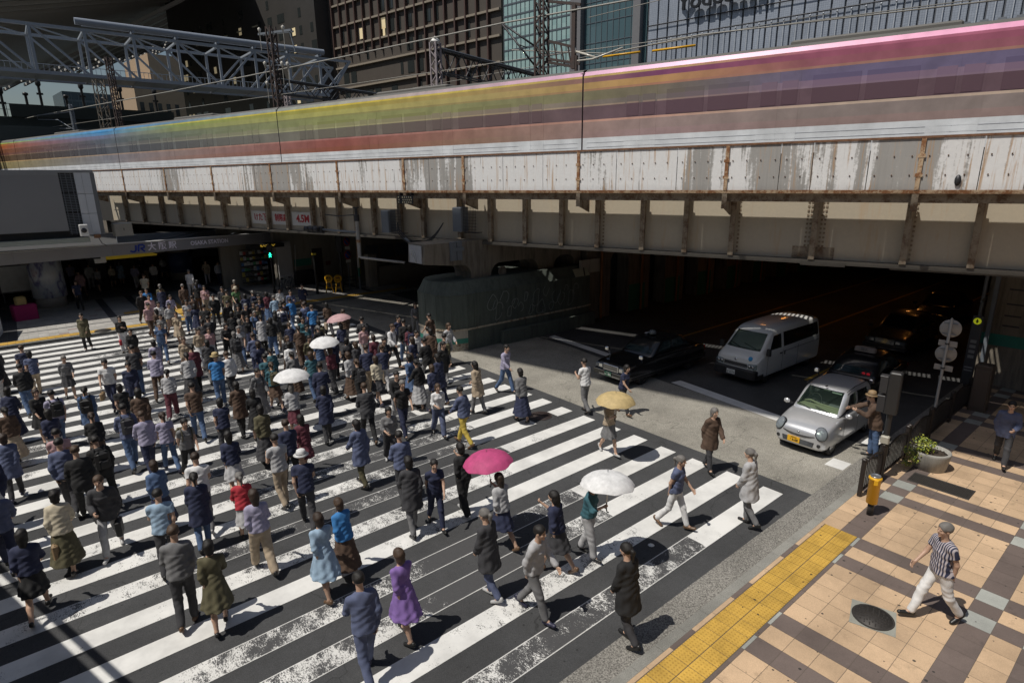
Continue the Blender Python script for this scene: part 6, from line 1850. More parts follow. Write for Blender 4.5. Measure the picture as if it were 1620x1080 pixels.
t2 = sedan((19.05,7.05,0), R(2), 'black taxi with a box roof sign waiting right behind the silver hatchback', lantern='box', platet=None)
tag(person_seated(None, 21.45, 7.45, .55, mat('shirt_dark_navy', (.03,.035,.06), .8)), 'person in dark clothes driving the taxi behind the silver hatchback', 'person')
q = MB()
for s in (-.07,.07): q.lathe([(.055,0),(.04,.02),(0,.022)], (1.55,-.38+s,1.0), 12, Matrix.Rotation(-PI/2,3,'Y'))
q.build('red_dash_lamp', glowmat('lamp_red', (.9,.02,.04), .6), t2)
sedan((27.0,8.3,0), R(1), 'dark saloon car with a grey nose deep in the underpass', 'car', carpaint('dark_grey_paint', (.05,.05,.055), .2, .3), GLASSD, None, None, False, False)
sedan((33.5,8.6,0), R(1), 'black car farthest back in the underpass, nose lit orange', 'car', carpaint('black_paint', (.010,.010,.011), 0, .2), GLASSD, None, None, False, False)

# ------------------------------------------------ white van
def van():
    e = empty('van', (19.35,10.62,0), R(-1.5), 'silver white van with a black bumper and a blue round sticker on its nose', 'van')
    pw = carpaint('van_paint', (.74,.74,.72), .0, .34)
    W = .845
    def vr(w, z0, z1, wt, zt, cr=.03):
        L = [(-w+.10,z0),(-w+.02,z0+.01),(-w,z0+.16),(-w,z1-.1),(-w+.01,z1),(-wt-.02,zt-.16),(-wt+.02,zt-.05),(-wt+.14,zt),(-wt*.45,zt+cr),(0,zt+cr)]
        return L + [(-y,z) for y, z in L[-2::-1]]
    secs = [(.02, vr(.70,.42,.78,.66,.95,.01)),(.08, vr(.78,.30,.85,.72,1.02,.02)),(.22, vr(W-.01,.26,.98,.76,1.10,.03)),(.50, vr(W,.25,1.05,.76,1.24,.03)),(.98, vr(W,.25,1.08,.70,1.74,.03)),(1.22, vr(W,.25,1.08,.70,1.90,.035)),(1.6, vr(W,.25,1.08,.71,1.945,.04)),(2.6, vr(W,.25,1.08,.72,1.965,.04)),(3.8, vr(W,.25,1.08,.72,1.96,.04)),(4.5, vr(W,.25,1.08,.71,1.93,.04)),(4.66, vr(W-.01,.26,1.06,.70,1.86,.03)),(4.72, vr(.80,.32,1.05,.68,1.78,.02))]
    o = loft('body', secs, pw, e, 2)
    bm_cut(o, [cyl_cutter(x, y0, y1, .33) for x in (.82,3.92) for y0, y1 in ((-1.0,-.58),(.58,1.0))])
    gd = carglass('van_glass', (.012,.015,.018), .5)
    def hr(w, z0, wt, zt): return [(-w,z0),(-w+.02,z0+.15),(-wt,zt-.12),(-wt+.12,zt),(0,zt+.02),(wt-.12,zt),(wt,zt-.12),(w-.02,z0+.15),(w,z0)]
    hol = loft('hollow', [(.52,hr(.70,1.16,.68,1.20)),(.80,hr(.74,1.16,.66,1.48)),(1.12,hr(.76,1.16,.63,1.80)),(1.5,hr(.76,1.16,.64,1.88)),(4.3,hr(.76,1.16,.64,1.88)),(4.6,hr(.74,1.16,.62,1.80))], TRIMB, None, 1)
    glaze([o], hol, [('windscreen','front',[(.66,1.22),(-.66,1.22),(-.58,1.76),(.58,1.76)],gd),('side_window','side',[(.90,1.20),(1.70,1.20),(1.70,1.72),(1.20,1.69)],GLASSD),('side_window','side',[(1.85,1.20),(4.55,1.22),(4.50,1.72),(1.85,1.74)],GLASSD),('rear_window','rear',[(.62,1.22),(-.62,1.22),(-.56,1.7),(.56,1.7)],GLASSD)], e, [o], 'FAST')
    q = MB(); q.box(.6,4.55,-.72,.72,1.135,1.162); q.build('cabin_tray', DASHD, e)
    nose = o
    q = MB(); q.bevbox(-.07,.22,-.82,.82,.26,.60,.05); q.build('bumper', TRIMB, e)
    q = MB(); q.bevbox(.10,.5,-.86,-.83,.26,.42,.01); q.build('bumper_corner', TRIMB, e)
    q = MB(); q.bevbox(.10,.5,.83,.86,.26,.42,.01); q.build('bumper_corner', TRIMB, e)
    q = MB(); q.bevbox(.015,.16,-.46,.46,.64,.80,.01); gr = q.build('grille', TRIMB, e)
    q = MB(); q.box(.003,.014,-.46,.46,.765,.795); q.box(.003,.014,-.46,.46,.68,.70); q.build('chrome_bar', CHROME, gr)
    q = MB(); q.lathe([(.05,0),(.05,.01),(0,.012)], onfront(nose,0,.90), 16, Matrix.Rotation(R(-75),3,'Y')); q.build('badge', CHROME, e)
    q = MB(); q.lathe([(.085,0),(.08,.006),(0,.008)], onfront(nose,-.54,1.0,.004), 20, Matrix.Rotation(R(-62),3,'Y')); q.build('sticker', mat('sticker_blue', (.03,.28,.55), .5), e)
    for s in (-1,1):
        q = MB(); q.bevbox(.01,.2,min(s*.47,s*.79),max(s*.47,s*.79),.63,.83,.03); hl = q.build('headlight', LAMPGL, e)
        q = MB()
        for y in (.55,.68): q.lathe([(.06,0),(.045,.012),(0,.014)], (-.0,s*y,.73), 12, Matrix.Rotation(-PI/2,3,'Y'))
        q.build('reflector', CHROME, hl)
        q = MB(); q.bevbox(.50,.62,min(s*.86,s*1.02),max(s*.86,s*1.02),1.10,1.36,.03); mi_ = q.build('wing_mirror', TRIMB, e)
        q = MB(); q.bar((.66,s*.80,1.14),(.58,s*.9,1.18),.035); q.build('stalk', TRIMB, mi_)
        q = MB()
        for x in (.72,1.76,2.9): q.box(x,x+.008,min(s*.843,s*.85),max(s*.843,s*.85),.35,1.12)
        q.box(1.78,4.55,min(s*.843,s*.851),max(s*.843,s*.851),1.02,1.035); q.build('door_seam', mat('seam_grey', (.10,.10,.11), .6), e)
        q = MB(); q.box(1.55,1.70,min(s*.845,s*.87),max(s*.845,s*.87),.98,1.02); q.box(1.86,1.9,min(s*.845,s*.87),max(s*.845,s*.87),.9,1.06); q.build('door_handle', TRIMB, e)
    plate(e, -.09, .42, .10, .33, .165, WHITEPAINT, mat('plate_ink', (.02,.09,.06), .5), '大阪 400', 'さ 53-73')
    for s in (-.35,.3):
        q = MB(); q.bar(onfront(nose,s-.1,1.235,.015),onfront(nose,s+.42,1.36,.015),.016); q.build('wiper', TRIMB, e)
    q = MB(); q.bevbox(.66,1.0,-.68,.68,1.163,1.21,.015); q.build('dashboard', DASHD, e)
    q = MB(); q.tube([(1.10+.11*math.sin(t),.38+.19*math.cos(t),1.3+.13*math.sin(t)) for t in np.linspace(0,2*PI,18)], .018, 8); q.build('steering_wheel', DASHD, e)
    seats(e, (1.5,), (-.4,.4), mat('van_seat', (.28,.29,.30), .85), .85)
    for x in (.82,3.92):
        for y in (-.79,.79): wheel(e, x, y, .325, .2, mat('van_hub', (.22,.22,.23), .4, .6), 10)
    q = MB(); q.box(.4,4.5,-.7,.7,.22,.34); q.build('floor', TRIMB, e)
    return e
van()
tag(person_seated(None, 20.80, 10.98, .98, mat('shirt_white', (.55,.56,.57), .8)), 'person in a white shirt at the wheel of the van', 'person')
# ================================================================ PEOPLE
# Each figure is grown as ONE continuous surface: rounded limbs melted together in a distance field, then meshed.
class Field:
    def __init__(s, lo, hi, h):
        s.h = h; s.lo = np.array(lo, float); s.n = np.ceil((np.array(hi)-s.lo)/h).astype(int)+1
        s.f = np.full(s.n, 1.0, np.float32)
        s.ax = [ (s.lo[i]+np.arange(s.n[i])*h).astype(np.float32) for i in range(3)]
    def win(s, lo, hi):
        a = np.maximum(0, np.floor((np.array(lo)-s.lo)/s.h).astype(int)); b = np.minimum(s.n, np.ceil((np.array(hi)-s.lo)/s.h).astype(int)+1)
        return None if (b <= a).any() else tuple(slice(i, j) for i, j in zip(a, b))
    def grid(s, w): return s.ax[0][w[0]][:,None,None], s.ax[1][w[1]][None,:,None], s.ax[2][w[2]][None,None,:]
    def put(s, w, d, k):
        o = s.f[w]
        if k > 0:
            hh = np.clip(.5+.5*(o-d)/k, 0, 1); s.f[w] = o*(1-hh)+d*hh-k*hh*(1-hh)
        else: s.f[w] = np.minimum(o, d)
    def limb(s, a, b, ra, rb, k=.02, sx=1.0):
        a = np.array(a, np.float32); b = np.array(b, np.float32); r = max(ra, rb)+k+.03
        w = s.win(np.minimum(a, b)-r, np.maximum(a, b)+r)
        if w is None: return
        X, Y, Z = s.grid(w); ba = b-a; L2 = float(ba@ba)+1e-9
        px, py, pz = X-a[0], Y-a[1], Z-a[2]
        t = np.clip((px*ba[0]+py*ba[1]+pz*ba[2])/L2, 0, 1)
        d = np.sqrt((px-t*ba[0])**2+(py-t*ba[1])**2+(pz-t*ba[2])**2)-(ra+(rb-ra)*t)
        s.put(w, d, k)
    def ell(s, c, r, k=.02, rot=None, sub=False):
        c = np.array(c, np.float32); r = np.array(r, np.float32); m = float(r.max())+k+.03
        w = s.win(c-m, c+m)
        if w is None: return
        X, Y, Z = s.grid(w); px, py, pz = X-c[0], Y-c[1], Z-c[2]
        if rot is not None:      # tilt about x
            cs, sn = math.cos(rot), math.sin(rot); py, pz = py*cs+pz*sn, -py*sn+pz*cs
        px = px+0*py+0*pz; py = py+0*px; pz = pz+0*px
        k0 = np.sqrt((px/r[0])**2+(py/r[1])**2+(pz/r[2])**2); k1 = np.sqrt((px/r[0]**2)**2+(py/r[1]**2)**2+(pz/r[2]**2)**2)+1e-6
        d = k0*(k0-1)/k1
        if sub: s.f[w] = np.maximum(s.f[w], -d)
        else: s.put(w, d, k)
    def frustum(s, z0, z1, c0, c1, r0, r1, k=.02, ripple=0, nr=9):
        """elliptic tapered tube standing upright: (x, y) centres and radii at z0 and z1"""
        R_ = max(max(r0), max(r1))+.1
        w = s.win((min(c0[0],c1[0])-R_, min(c0[1],c1[1])-R_, z0-.06), (max(c0[0],c1[0])+R_, max(c0[1],c1[1])+R_, z1+.06))
        X, Y, Z = s.grid(w); t = np.clip((Z-z0)/(z1-z0), 0, 1)
        cx = c0[0]+(c1[0]-c0[0])*t; cy = c0[1]+(c1[1]-c0[1])*t; rx = r0[0]+(r1[0]-r0[0])*t; ry = r0[1]+(r1[1]-r0[1])*t
        dx, dy = (X-cx)/rx, (Y-cy)/ry; rr = np.sqrt(dx*dx+dy*dy)
        d = (rr-1)*np.minimum(rx, ry)
        if ripple: d = d + ripple*(1-t)*np.sin(nr*np.arctan2(dy, dx))
        d = np.maximum(d, np.maximum(z0-Z, Z-z1))
        s.put(w, d, k)
    def cutz(s, lo=None, hi=None):
        Z = s.ax[2][None,None,:]
        if lo is not None: s.f = np.maximum(s.f, lo-Z)
        if hi is not None: s.f = np.maximum(s.f, Z-hi)
    def wrinkle(s, a=.004, seed=0):
        X, Y, Z = s.ax[0][:,None,None], s.ax[1][None,:,None], s.ax[2][None,None,:]
        s.f = s.f + a*(np.sin(19*Z+14*X+9*Y+seed+1.5*np.sin(13*X+7*Y))*np.sin(15*Y+17*X+seed*2)+.6*np.sin(44*Z-29*X+15*Y+seed+2*np.sin(11*Z)))
    def mesh(s):
        f = s.f; ins = f < 0
        c = ins[:-1,:-1,:-1].astype(np.int8)
        for dx in (0,1):
            for dy in (0,1):
                for dz in (0,1):
                    if dx+dy+dz: c = c + ins[dx:ins.shape[0]-1+dx, dy:ins.shape[1]-1+dy, dz:ins.shape[2]-1+dz]
        act = (c > 0) & (c < 8); idx = np.full(act.shape, -1, np.int64); ii = np.argwhere(act); idx[act] = np.arange(len(ii))
        acc = np.zeros((len(ii), 3)); cnt = np.zeros(len(ii))
        i, j, k = ii.T
        cor = {(a,b,d): f[i+a, j+b, k+d] for a in (0,1) for b in (0,1) for d in (0,1)}
        for ax in range(3):
            for u in (0,1):
                for v in (0,1):
                    p = [0,0,0]; o = [q for q in range(3) if q != ax]; p[o[0]] = u; p[o[1]] = v; q2 = list(p); q2[ax] = 1
                    fa, fb = cor[tuple(p)], cor[tuple(q2)]; m = (fa < 0) != (fb < 0)
                    t = np.where(m, fa/np.where(m, fa-fb, 1), 0)
                    pt = np.tile(np.array(p, float), (len(ii),1)); pt[:,ax] = t
                    acc[m] += pt[m]; cnt[m] += 1
        V = (ii+acc/cnt[:,None])*s.h+s.lo
        F = []
        for ax in range(3):
            o = [q for q in range(3) if q != ax]
            sl0 = [slice(None)]*3; sl1 = [slice(None)]*3; sl0[ax] = slice(0,-1); sl1[ax] = slice(1,None)
            a, b = ins[tuple(sl0)], ins[tuple(sl1)]; e = np.argwhere(a != b)
            e = e[(e[:,o[0]] > 0) & (e[:,o[1]] > 0) & (e[:,o[0]] < f.shape[o[0]]-1) & (e[:,o[1]] < f.shape[o[1]]-1)]
            if not len(e): continue
            def at(d0, d1):
                q = e.copy(); q[:,o[0]] -= d0; q[:,o[1]] -= d1; return idx[q[:,0],q[:,1],q[:,2]]
            Q = np.stack([at(1,1), at(0,1), at(0,0), at(1,0)], 1)
            flip = a[e[:,0],e[:,1],e[:,2]]
            if ax == 1: flip = ~flip
            Q[~flip] = Q[~flip][:, ::-1]; F.append(Q)
        F = np.concatenate(F); F = F[(F >= 0).all(1)]
        return V, F
def to_mesh(name, V, F, m, smooth=1):
    me = bpy.data.meshes.new(name); me.vertices.add(len(V)); me.vertices.foreach_set('co', V.astype(np.float32).ravel())
    me.loops.add(len(F)*4); me.polygons.add(len(F)); me.loops.foreach_set('vertex_index', F.astype(np.int32).ravel())
    me.polygons.foreach_set('loop_start', np.arange(len(F), dtype=np.int32)*4); me.polygons.foreach_set('loop_total', np.full(len(F), 4, np.int32))
    me.polygons.foreach_set('use_smooth', [True]*len(F)); me.update(calc_edges=True); me.validate()
    for x in (m if isinstance(m, list) else [m]): me.materials.append(x)
    return me
def v3(*a): return np.array(a, float)
def pose_points(P):
    """joint positions for a pose; the figure faces +y, its right side is +x"""
    S = P.get('scale', 1.0); fem = P['fem']; J = {}
    hz = .875
    J['pel'] = v3(0,0,hz+.03); hw = .082 if fem else .088
    for sd, key in ((1,'R'),(-1,'L')):
        a, kf, pt = P['leg'+key]; a, kf = R(a), R(kf)
        hip = v3(sd*hw, 0, hz); kn = hip+.425*v3(sd*.01, math.sin(a), -math.cos(a)); an = kn+.40*v3(-sd*.015, math.sin(a-kf), -math.cos(a-kf))
        p = R(pt); fd = v3(sd*.12, math.cos(p), math.sin(p)); fu = v3(0,-math.sin(p), math.cos(p))
        heel = an-fu*.06-fd*.045; toe = an-fu*.065+fd*.165
        J['hip'+key], J['kn'+key], J['an'+key], J['heel'+key], J['toe'+key] = hip, kn, an, heel, toe
    low = min(min(J['heel'+k][2], J['toe'+k][2]) for k in 'RL')-.03
    for k in J: J[k] = J[k]-v3(0,0,low)
    z0 = J['pel'][2]; ln = P.get('lean', .03); sw = .148 if fem else .168
    J['wai'] = J['pel']+v3(0,ln*.35,.17); J['che'] = J['pel']+v3(0,ln*.9,.36); J['nk'] = J['pel']+v3(0,ln*1.25,.545); J['hd'] = J['nk']+v3(0,.03+ln*.4,.165)
    for sd, key in ((1,'R'),(-1,'L')):
        sw_, ab, el = P['arm'+key][:3]; s_, b_, e_ = R(sw_), R(ab), R(el)
        sh = J['pel']+v3(sd*sw, ln*1.15, .475)
        ud = v3(sd*math.sin(b_), math.sin(s_)*math.cos(b_), -math.cos(s_)*math.cos(b_)); el_ = sh+.275*ud
        fa = s_+e_; tw = P['arm'+key][3] if len(P['arm'+key]) > 3 else -.15
        fd = v3(sd*tw, math.sin(fa), -math.cos(fa)); fd /= np.linalg.norm(fd); wr = el_+.235*fd
        J['sh'+key], J['el'+key], J['wr'+key], J['fd'+key] = sh, el_, wr, fd
    return J
def torso(F, J, P, g, k=.05):
    fem = P['fem']
    F.ell(J['pel']+v3(0,-.012,.0), (.158+g, .112+g, .135+g), k)
    F.ell(J['wai'], ((.122 if fem else .14)+g, .092+g, .14+g), k)
    F.ell(J['che']+v3(0,.0,.02), ((.148 if fem else .168)+g, .103+g, .17+g), k)
    F.limb(J['shL']+v3(.03,0,-.005), J['shR']-v3(.03,0,.005), .050+g, .050+g, k)
    if fem:
        for sd in (-1,1): F.ell(J['che']+v3(sd*.065,.072,-.005), (.062+g*.6,.055+g*.6,.06+g*.6), .03)
def head(F, J, g=0):
    c = J['hd']
    F.ell(c+v3(0,-.004,.035), (.074+g,.094+g,.088+g), .02); F.ell(c+v3(0,.022,-.035), (.054+g,.066+g,.078+g), .03)
    return c
def body_field(P, J, h=.0095):
    lo = np.min([J[k] for k in J if not k.startswith('fd')], 0)-.24; hi = np.max([J[k] for k in J if not k.startswith('fd')], 0)+.24
    F = Field(lo, hi, h); torso(F, J, P, -.004)
    F.limb(J['nk']-v3(0,0,.06), J['hd']-v3(0,.012,.03), .056, .05, .03)
    c = head(F, J)
    # face: brow, nose, cheeks, lips, chin, ears; hollows for the eyes
    F.limb(c+v3(0,.088,.020), c+v3(0,.106,-.018), .008, .0135, .012); F.ell(c+v3(0,.101,-.024), (.017,.012,.009), .008)
    for sd in (-1,1):
        F.ell(c+v3(sd*.073,-.005,-.005), (.011,.026,.033), .006); F.ell(c+v3(sd*.036,.066,-.025), (.022,.018,.02), .02)
        F.ell(c+v3(sd*.030,.096,.008), (.015,.010,.009), 0, None, True); F.ell(c+v3(sd*.030,.080,.008), (.013,.012,.010), .004)
    F.ell(c+v3(0,.081,-.062), (.023,.012,.006), .004); F.ell(c+v3(0,.079,-.073), (.019,.012,.007), .004); F.ell(c+v3(0,.068,-.100), (.022,.02,.016), .015)
    for sd, key in ((1,'R'),(-1,'L')):
        F.limb(J['hip'+key]+v3(0,0,.02), J['kn'+key], .082, .054, .04); F.limb(J['kn'+key], J['kn'+key]*.55+J['an'+key]*.45, .053, .052, .02); F.limb(J['kn'+key]*.6+J['an'+key]*.4-v3(0,.012,0), J['an'+key], .05, .034, .02)
        F.limb(J['heel'+key], J['toe'+key], .030, .026, .02); F.limb(J['an'+key], J['toe'+key]*.6+J['heel'+key]*.4, .036, .028, .02)
        F.limb(J['sh'+key], J['el'+key], .047, .037, .03); F.limb(J['el'+key], J['wr'+key], .038, .024, .02)
        hand(F, J, P, key, sd)
    return F
def hand(F, J, P, key, sd):
    w, d = J['wr'+key], J['fd'+key]
    grip = P.get('grip'+key, .55)          # 0 flat .. 1 closed round something
    side = v3(0,1,0) if abs(d[1]) < .8 else v3(0,0,1)    # thumb side
    side = side-d*(side@d); side /= np.linalg.norm(side)
    pn = np.cross(d, side)*(-sd)           # palm faces the body
    pc = w+d*.045
    F.limb(w, w+d*.03, .024, .022, .01)
    for t in (-1.2,-.4,.4,1.2): F.limb(w+d*.02+side*t*.012, w+d*.088+side*t*.0185, .0135, .0125, .008)
    for t, L in ((1.2,.062),(.4,.072),(-.4,.068),(-1.2,.052)):
        p0 = w+d*.088+side*t*.0185; c1 = .5*grip+.12; c2 = 1.25*grip+.35; c3 = 1.9*grip+.5
        d1 = d*math.cos(c1)+pn*math.sin(c1); d2 = d*math.cos(c2)+pn*math.sin(c2); d3 = d*math.cos(c3)+pn*math.sin(c3)
        p1 = p0+d1*L*.45; p2 = p1+d2*L*.32; p3 = p2+d3*L*.25
        F.limb(p0,p1,.0098,.0092,.003); F.limb(p1,p2,.0092,.0086,.003); F.limb(p2,p3,.0086,.0078,.003)
    q0 = w+d*.03+side*.024; q1 = q0+(d*.62+side*.72+pn*.25)*.036; q2 = q1+(d*.85+side*.2+pn*.5)*.03
    F.limb(q0,q1,.0125,.0105,.006); F.limb(q1,q2,.0102,.0085,.003)
def cloth_field(P, J, kind, h=.0125):
    lo = np.min([J[k] for k in J if not k.startswith('fd')], 0)-.3; hi = np.max([J[k] for k in J if not k.startswith('fd')], 0)+.2
    F = Field(lo, hi, h); pz = J['pel'][2]
    if kind[0] == 'top':
        _, sleeve, hem, g, flare = kind
        torso(F, J, P, g)
        hz = pz+hem
        F.frustum(hz, J['che'][2], (0, J['pel'][1]-.01), (0, J['che'][1]), (.165+g+flare,.128+g+flare), (.14+g,.105+g), .05, .006 if flare else 0)
        for key in 'RL':
            F.limb(J['sh'+key]-v3(0,0,.008), J['el'+key], .049+g, .045+g, .03)
            if sleeve > 1: F.limb(J['el'+key], J['el'+key]+(J['wr'+key]-J['el'+key])*(sleeve-1), .048+g, .036+g, .025)
        if sleeve < 1:
            for key in 'RL':
                # trim the sleeve square to the arm
                a, b = J['sh'+key], J['el'+key]; u = (b-a)/np.linalg.norm(b-a); q_ = a+(b-a)*sleeve
                w = F.win(np.minimum(q_, b)-.13, np.maximum(q_, b)+.16)
                X, Y, Z = F.grid(w); pl = (X-q_[0])*u[0]+(Y-q_[1])*u[1]+(Z-q_[2])*u[2]
                px, py, pz_ = X-a[0], Y-a[1], Z-a[2]; t = px*u[0]+py*u[1]+pz_*u[2]
                dist = np.sqrt((px-t*u[0])**2+(py-t*u[1])**2+(pz_-t*u[2])**2)-.085
                reg = np.maximum(dist, -pl); F.f[w] = np.maximum(F.f[w], -reg)
        F.cutz(lo=hz); n_ = J['nk']; F.ell(n_+v3(0,.035,.02), (.068,.075,.06), 0, None, True)
    elif kind[0] == 'trousers':
        _, end, g = kind
        F.ell(J['pel']+v3(0,-.012,.0), (.160+g, .116+g, .125), .04); F.ell(J['pel']+v3(0,.0,.09), (.138+g,.10+g,.07), .03)
        for key in 'RL':
            F.limb(J['hip'+key]+v3(0,0,.02), J['kn'+key], .090+g, .066+g, .035)
            if end > 1: F.limb(J['kn'+key], J['kn'+key]+(J['an'+key]-J['kn'+key])*(end-1)-v3(0,.008,0), .067+g, .054+g*1.2, .02)
        if end < 1: F.cutz(lo=min(J['knR'][2],J['knL'][2])+.1)
        F.cutz(hi=J['pel'][2]+.13)
    elif kind[0] == 'skirt':
        _, hem, r1 = kind
        zc = pz+.14; zh = pz-hem
        my = (J['anR'][1]+J['anL'][1])/2*.55*min(1, hem/.6)
        F.frustum(zh, zc, (0,my), (0,J['wai'][1]), (r1,r1*.95+abs(J['knR'][1]-J['knL'][1])*.28), (.135,.105), .02, .012)
        F.ell(J['pel']+v3(0,-.01,.0), (.168,.125,.13), .05); F.cutz(lo=zh, hi=zc)
    elif kind[0] == 'dress':
        _, hem, r1, sl = kind
        torso(F, J, P, .012)
        zh = pz-hem; my = (J['anR'][1]+J['anL'][1])/2*.4
        F.frustum(zh, pz+.2, (0,my), (0,J['wai'][1]), (r1,r1+abs(J['knR'][1]-J['knL'][1])*.25), (.135,.105), .04, .014)
        for key in 'RL': F.limb(J['sh'+key], J['sh'+key]+(J['el'+key]-J['sh'+key])*min(1,sl), .064, .062, .03); 
        if sl > 1:
            for key in 'RL': F.limb(J['el'+key], J['el'+key]+(J['wr'+key]-J['el'+key])*(sl-1), .058, .056, .02)
        F.cutz(lo=zh); F.ell(J['nk']+v3(0,.04,.02), (.075,.08,.06), 0, None, True)
    F.wrinkle(.0055 if kind[0] != 'trousers' else .004, kind[1]*7+kind[-1]*90)
    return F
def hair_field(P, J, style, h=.010):
    c = J['hd']; F = Field(c-v3(.16,.2,.42), c+v3(.16,.17,.19), h)
    F.ell(c+v3(0,-.012,.042), (.088,.108,.096), .02)
    if style in ('bob','long'): F.limb(c+v3(0,-.045,.0), c+v3(0,-.055,-.075), .082, .078, .04)
    if style == 'long': F.limb(c+v3(0,-.06,-.05), c+v3(0,-.085,-.24), .078, .055, .03)
    if style == 'tail': F.limb(c+v3(0,-.10,.05), c+v3(0,-.14,.03), .025, .03, .02); F.limb(c+v3(0,-.14,.03), c+v3(0,-.135,-.16), .032, .012, .02)
    F.ell(c+v3(0,.112,-.035), (.078,.080,.098), 0, None, True)       # open for the face
    if style == 'short': F.f = np.maximum(F.f, -( (F.ax[2][None,None,:]-(c[2]-.035)) + .35*(F.ax[1][None,:,None]-c[1]) ))
    for sd in (-1,1): 
        if style == 'short': F.ell(c+v3(sd*.085,.02,-.02), (.02,.04,.05), 0, None, True)
    F.wrinkle(.0035, 3)
    return F
def shoe_field(J, key, heel=False):
    a, b = J['heel'+key], J['toe'+key]; F = Field(np.minimum(a,b)-.09, np.maximum(a,b)+.1, .0085)
    F.limb(a, b, .038, .034, .02); F.limb(a+v3(0,0,.03), a*.5+b*.5+v3(0,0,.008), .036, .034, .02)
    lowz = min(a[2], b[2]); u = (b-a)/np.linalg.norm(b-a); up = v3(0,-u[2],u[1]); up /= np.linalg.norm(up)
    X, Y, Z = F.ax[0][:,None,None], F.ax[1][None,:,None], F.ax[2][None,None,:]
    F.f = np.maximum(F.f, -((X-a[0])*up[0]+(Y-a[1])*up[1]+(Z-a[2])*up[2]+.030))
    return F

# cloth, skin and hair take their colour from each object, so that copies can share one mesh
def objmat(name, rough, kind='plain'):
    m, nt, b = _new(name)
    oi = N(nt, 'ShaderNodeObjectInfo'); c = oi.outputs['Color']; v = coords(nt)
    if kind == 'stripe':
        wv = N(nt, 'ShaderNodeTexWave'); wv.inputs['Scale'].default_value = 9; wv.bands_direction = 'X'; nt.links.new(v, wv.inputs['Vector'])
        c = mix(nt, ramp(nt, wv.outputs['Fac'], [(.45,0),(.55,.8)]), c, (.55,.5,.52))
    if kind == 'check':
        ch = N(nt, 'ShaderNodeTexChecker'); ch.inputs['Scale'].default_value = 22; nt.links.new(v, ch.inputs['Vector']); c = mix(nt, ch.outputs['Fac'], c, mix(nt, 1, c, (.5,.5,.5), 'MULTIPLY'))
    n1 = noise(nt, v, 7, 4, .6); c = mix(nt, 1.0, c, ramp(nt, n1, [(.3,.78),(.7,1.15)]), 'MULTIPLY')
    nt.links.new(c, b.inputs['Base Color']); b.inputs['Roughness'].default_value = rough
    bump(nt, b, noise(nt, v, 60 if kind != 'hair' else 90, 3, .6), (.15 if kind != 'hair' else .6), (.003 if kind != 'hair' else .008))
    return m
CLOTH = objmat('cloth', .85); CLOTHS = objmat('striped_cloth', .85, 'stripe'); HAIRM = objmat('hair', .62, 'hair'); SHOEM = objmat('shoe_leather', .4)
def skin_mat():
    m, nt, b = _new('skin'); oi = N(nt, 'ShaderNodeObjectInfo'); v = coords(nt)
    c = mix(nt, 1.0, oi.outputs['Color'], ramp(nt, noise(nt, v, 14, 4, .6), [(.3,.9),(.7,1.07)]), 'MULTIPLY')
    nt.links.new(c, b.inputs['Base Color']); b.inputs['Roughness'].default_value = .5; return m
SKINM = skin_mat(); EYEM = mat('eye_dark', (.015,.012,.010), .2, var=0); LIPM = mat('lip', (.33,.13,.11), .45, var=0)

W1 = dict(legR=(24,6,8), legL=(-16,20,-32)); W2 = dict(legL=(22,5,8), legR=(-14,22,-34)); W3 = dict(legR=(15,5,3), legL=(-9,12,-18)); ST = dict(legR=(3,3,0), legL=(-4,3,0))
A1 = dict(armR=(-20,6,14), armL=(22,6,24)); A2 = dict(armR=(22,6,26), armL=(-18,6,14)); A3 = dict(armR=(8,10,70,-.35), armL=(-12,9,15))
UMB = dict(armR=(38,10,88,-.28), armL=(-14,9,16), gripR=1.0)
T_TEE = ('top', .55, -.02, .016, .012); T_SHIRT = ('top', 1.85, -.03, .016, .010); T_SUIT = ('top', 1.92, -.15, .020, .016); T_BLOUSE = ('top', 1.3, .02, .014, .014); T_COAT = ('top', 1.9, -.30, .022, .045)
PANTS = ('trousers', 1.97, .006); JEANS = ('trousers', 1.97, .003); WIDE = ('trousers', 1.96, .022)
PROTO = {   # pose, top, bottom, hair, size
 'tee':      (dict(fem=False, **W1, **A1), T_TEE, PANTS, 'short', 1.03), 'shirt': (dict(fem=False, **W2, **A2), T_SHIRT, PANTS, 'short', 1.02),
 'suit':     (dict(fem=False, lean=.05, **W1, **A3), T_SUIT, PANTS, 'short', 1.04), 'coat': (dict(fem=True, **W3, **A1), T_COAT, JEANS, 'bob', .98),
 'blouse_trousers': (dict(fem=True, **W2, **A3), T_BLOUSE, WIDE, 'long', .97), 'blouse_skirt': (dict(fem=True, **W1, **A2), T_BLOUSE, ('skirt', .36, .23), 'long', .95),
 'dress':    (dict(fem=True, **W3, **A2), ('dress', .40, .27, 1.4), None, 'bob', .96), 'longskirt': (dict(fem=True, **W3, **A1), T_SHIRT, ('skirt', .66, .29), 'tail', .96),
 'jeans':    (dict(fem=True, **W2, **A1), T_TEE, JEANS, 'tail', .97), 'umb_trousers': (dict(fem=True, **W3, **UMB), T_BLOUSE, WIDE, 'bob', .97),
 'umb_skirt': (dict(fem=True, **W2, **UMB), T_BLOUSE, ('skirt', .38, .22), 'long', .95), 'reach': (dict(fem=False, lean=.10, armR=(62,14,12), armL=(35,8,75,-.3), **ST), T_SUIT, PANTS, 'short', 1.0),
 'tee_side': (dict(fem=False, **W1, **A2), T_TEE, PANTS, 'short', 1.03),
}
_alt = {}
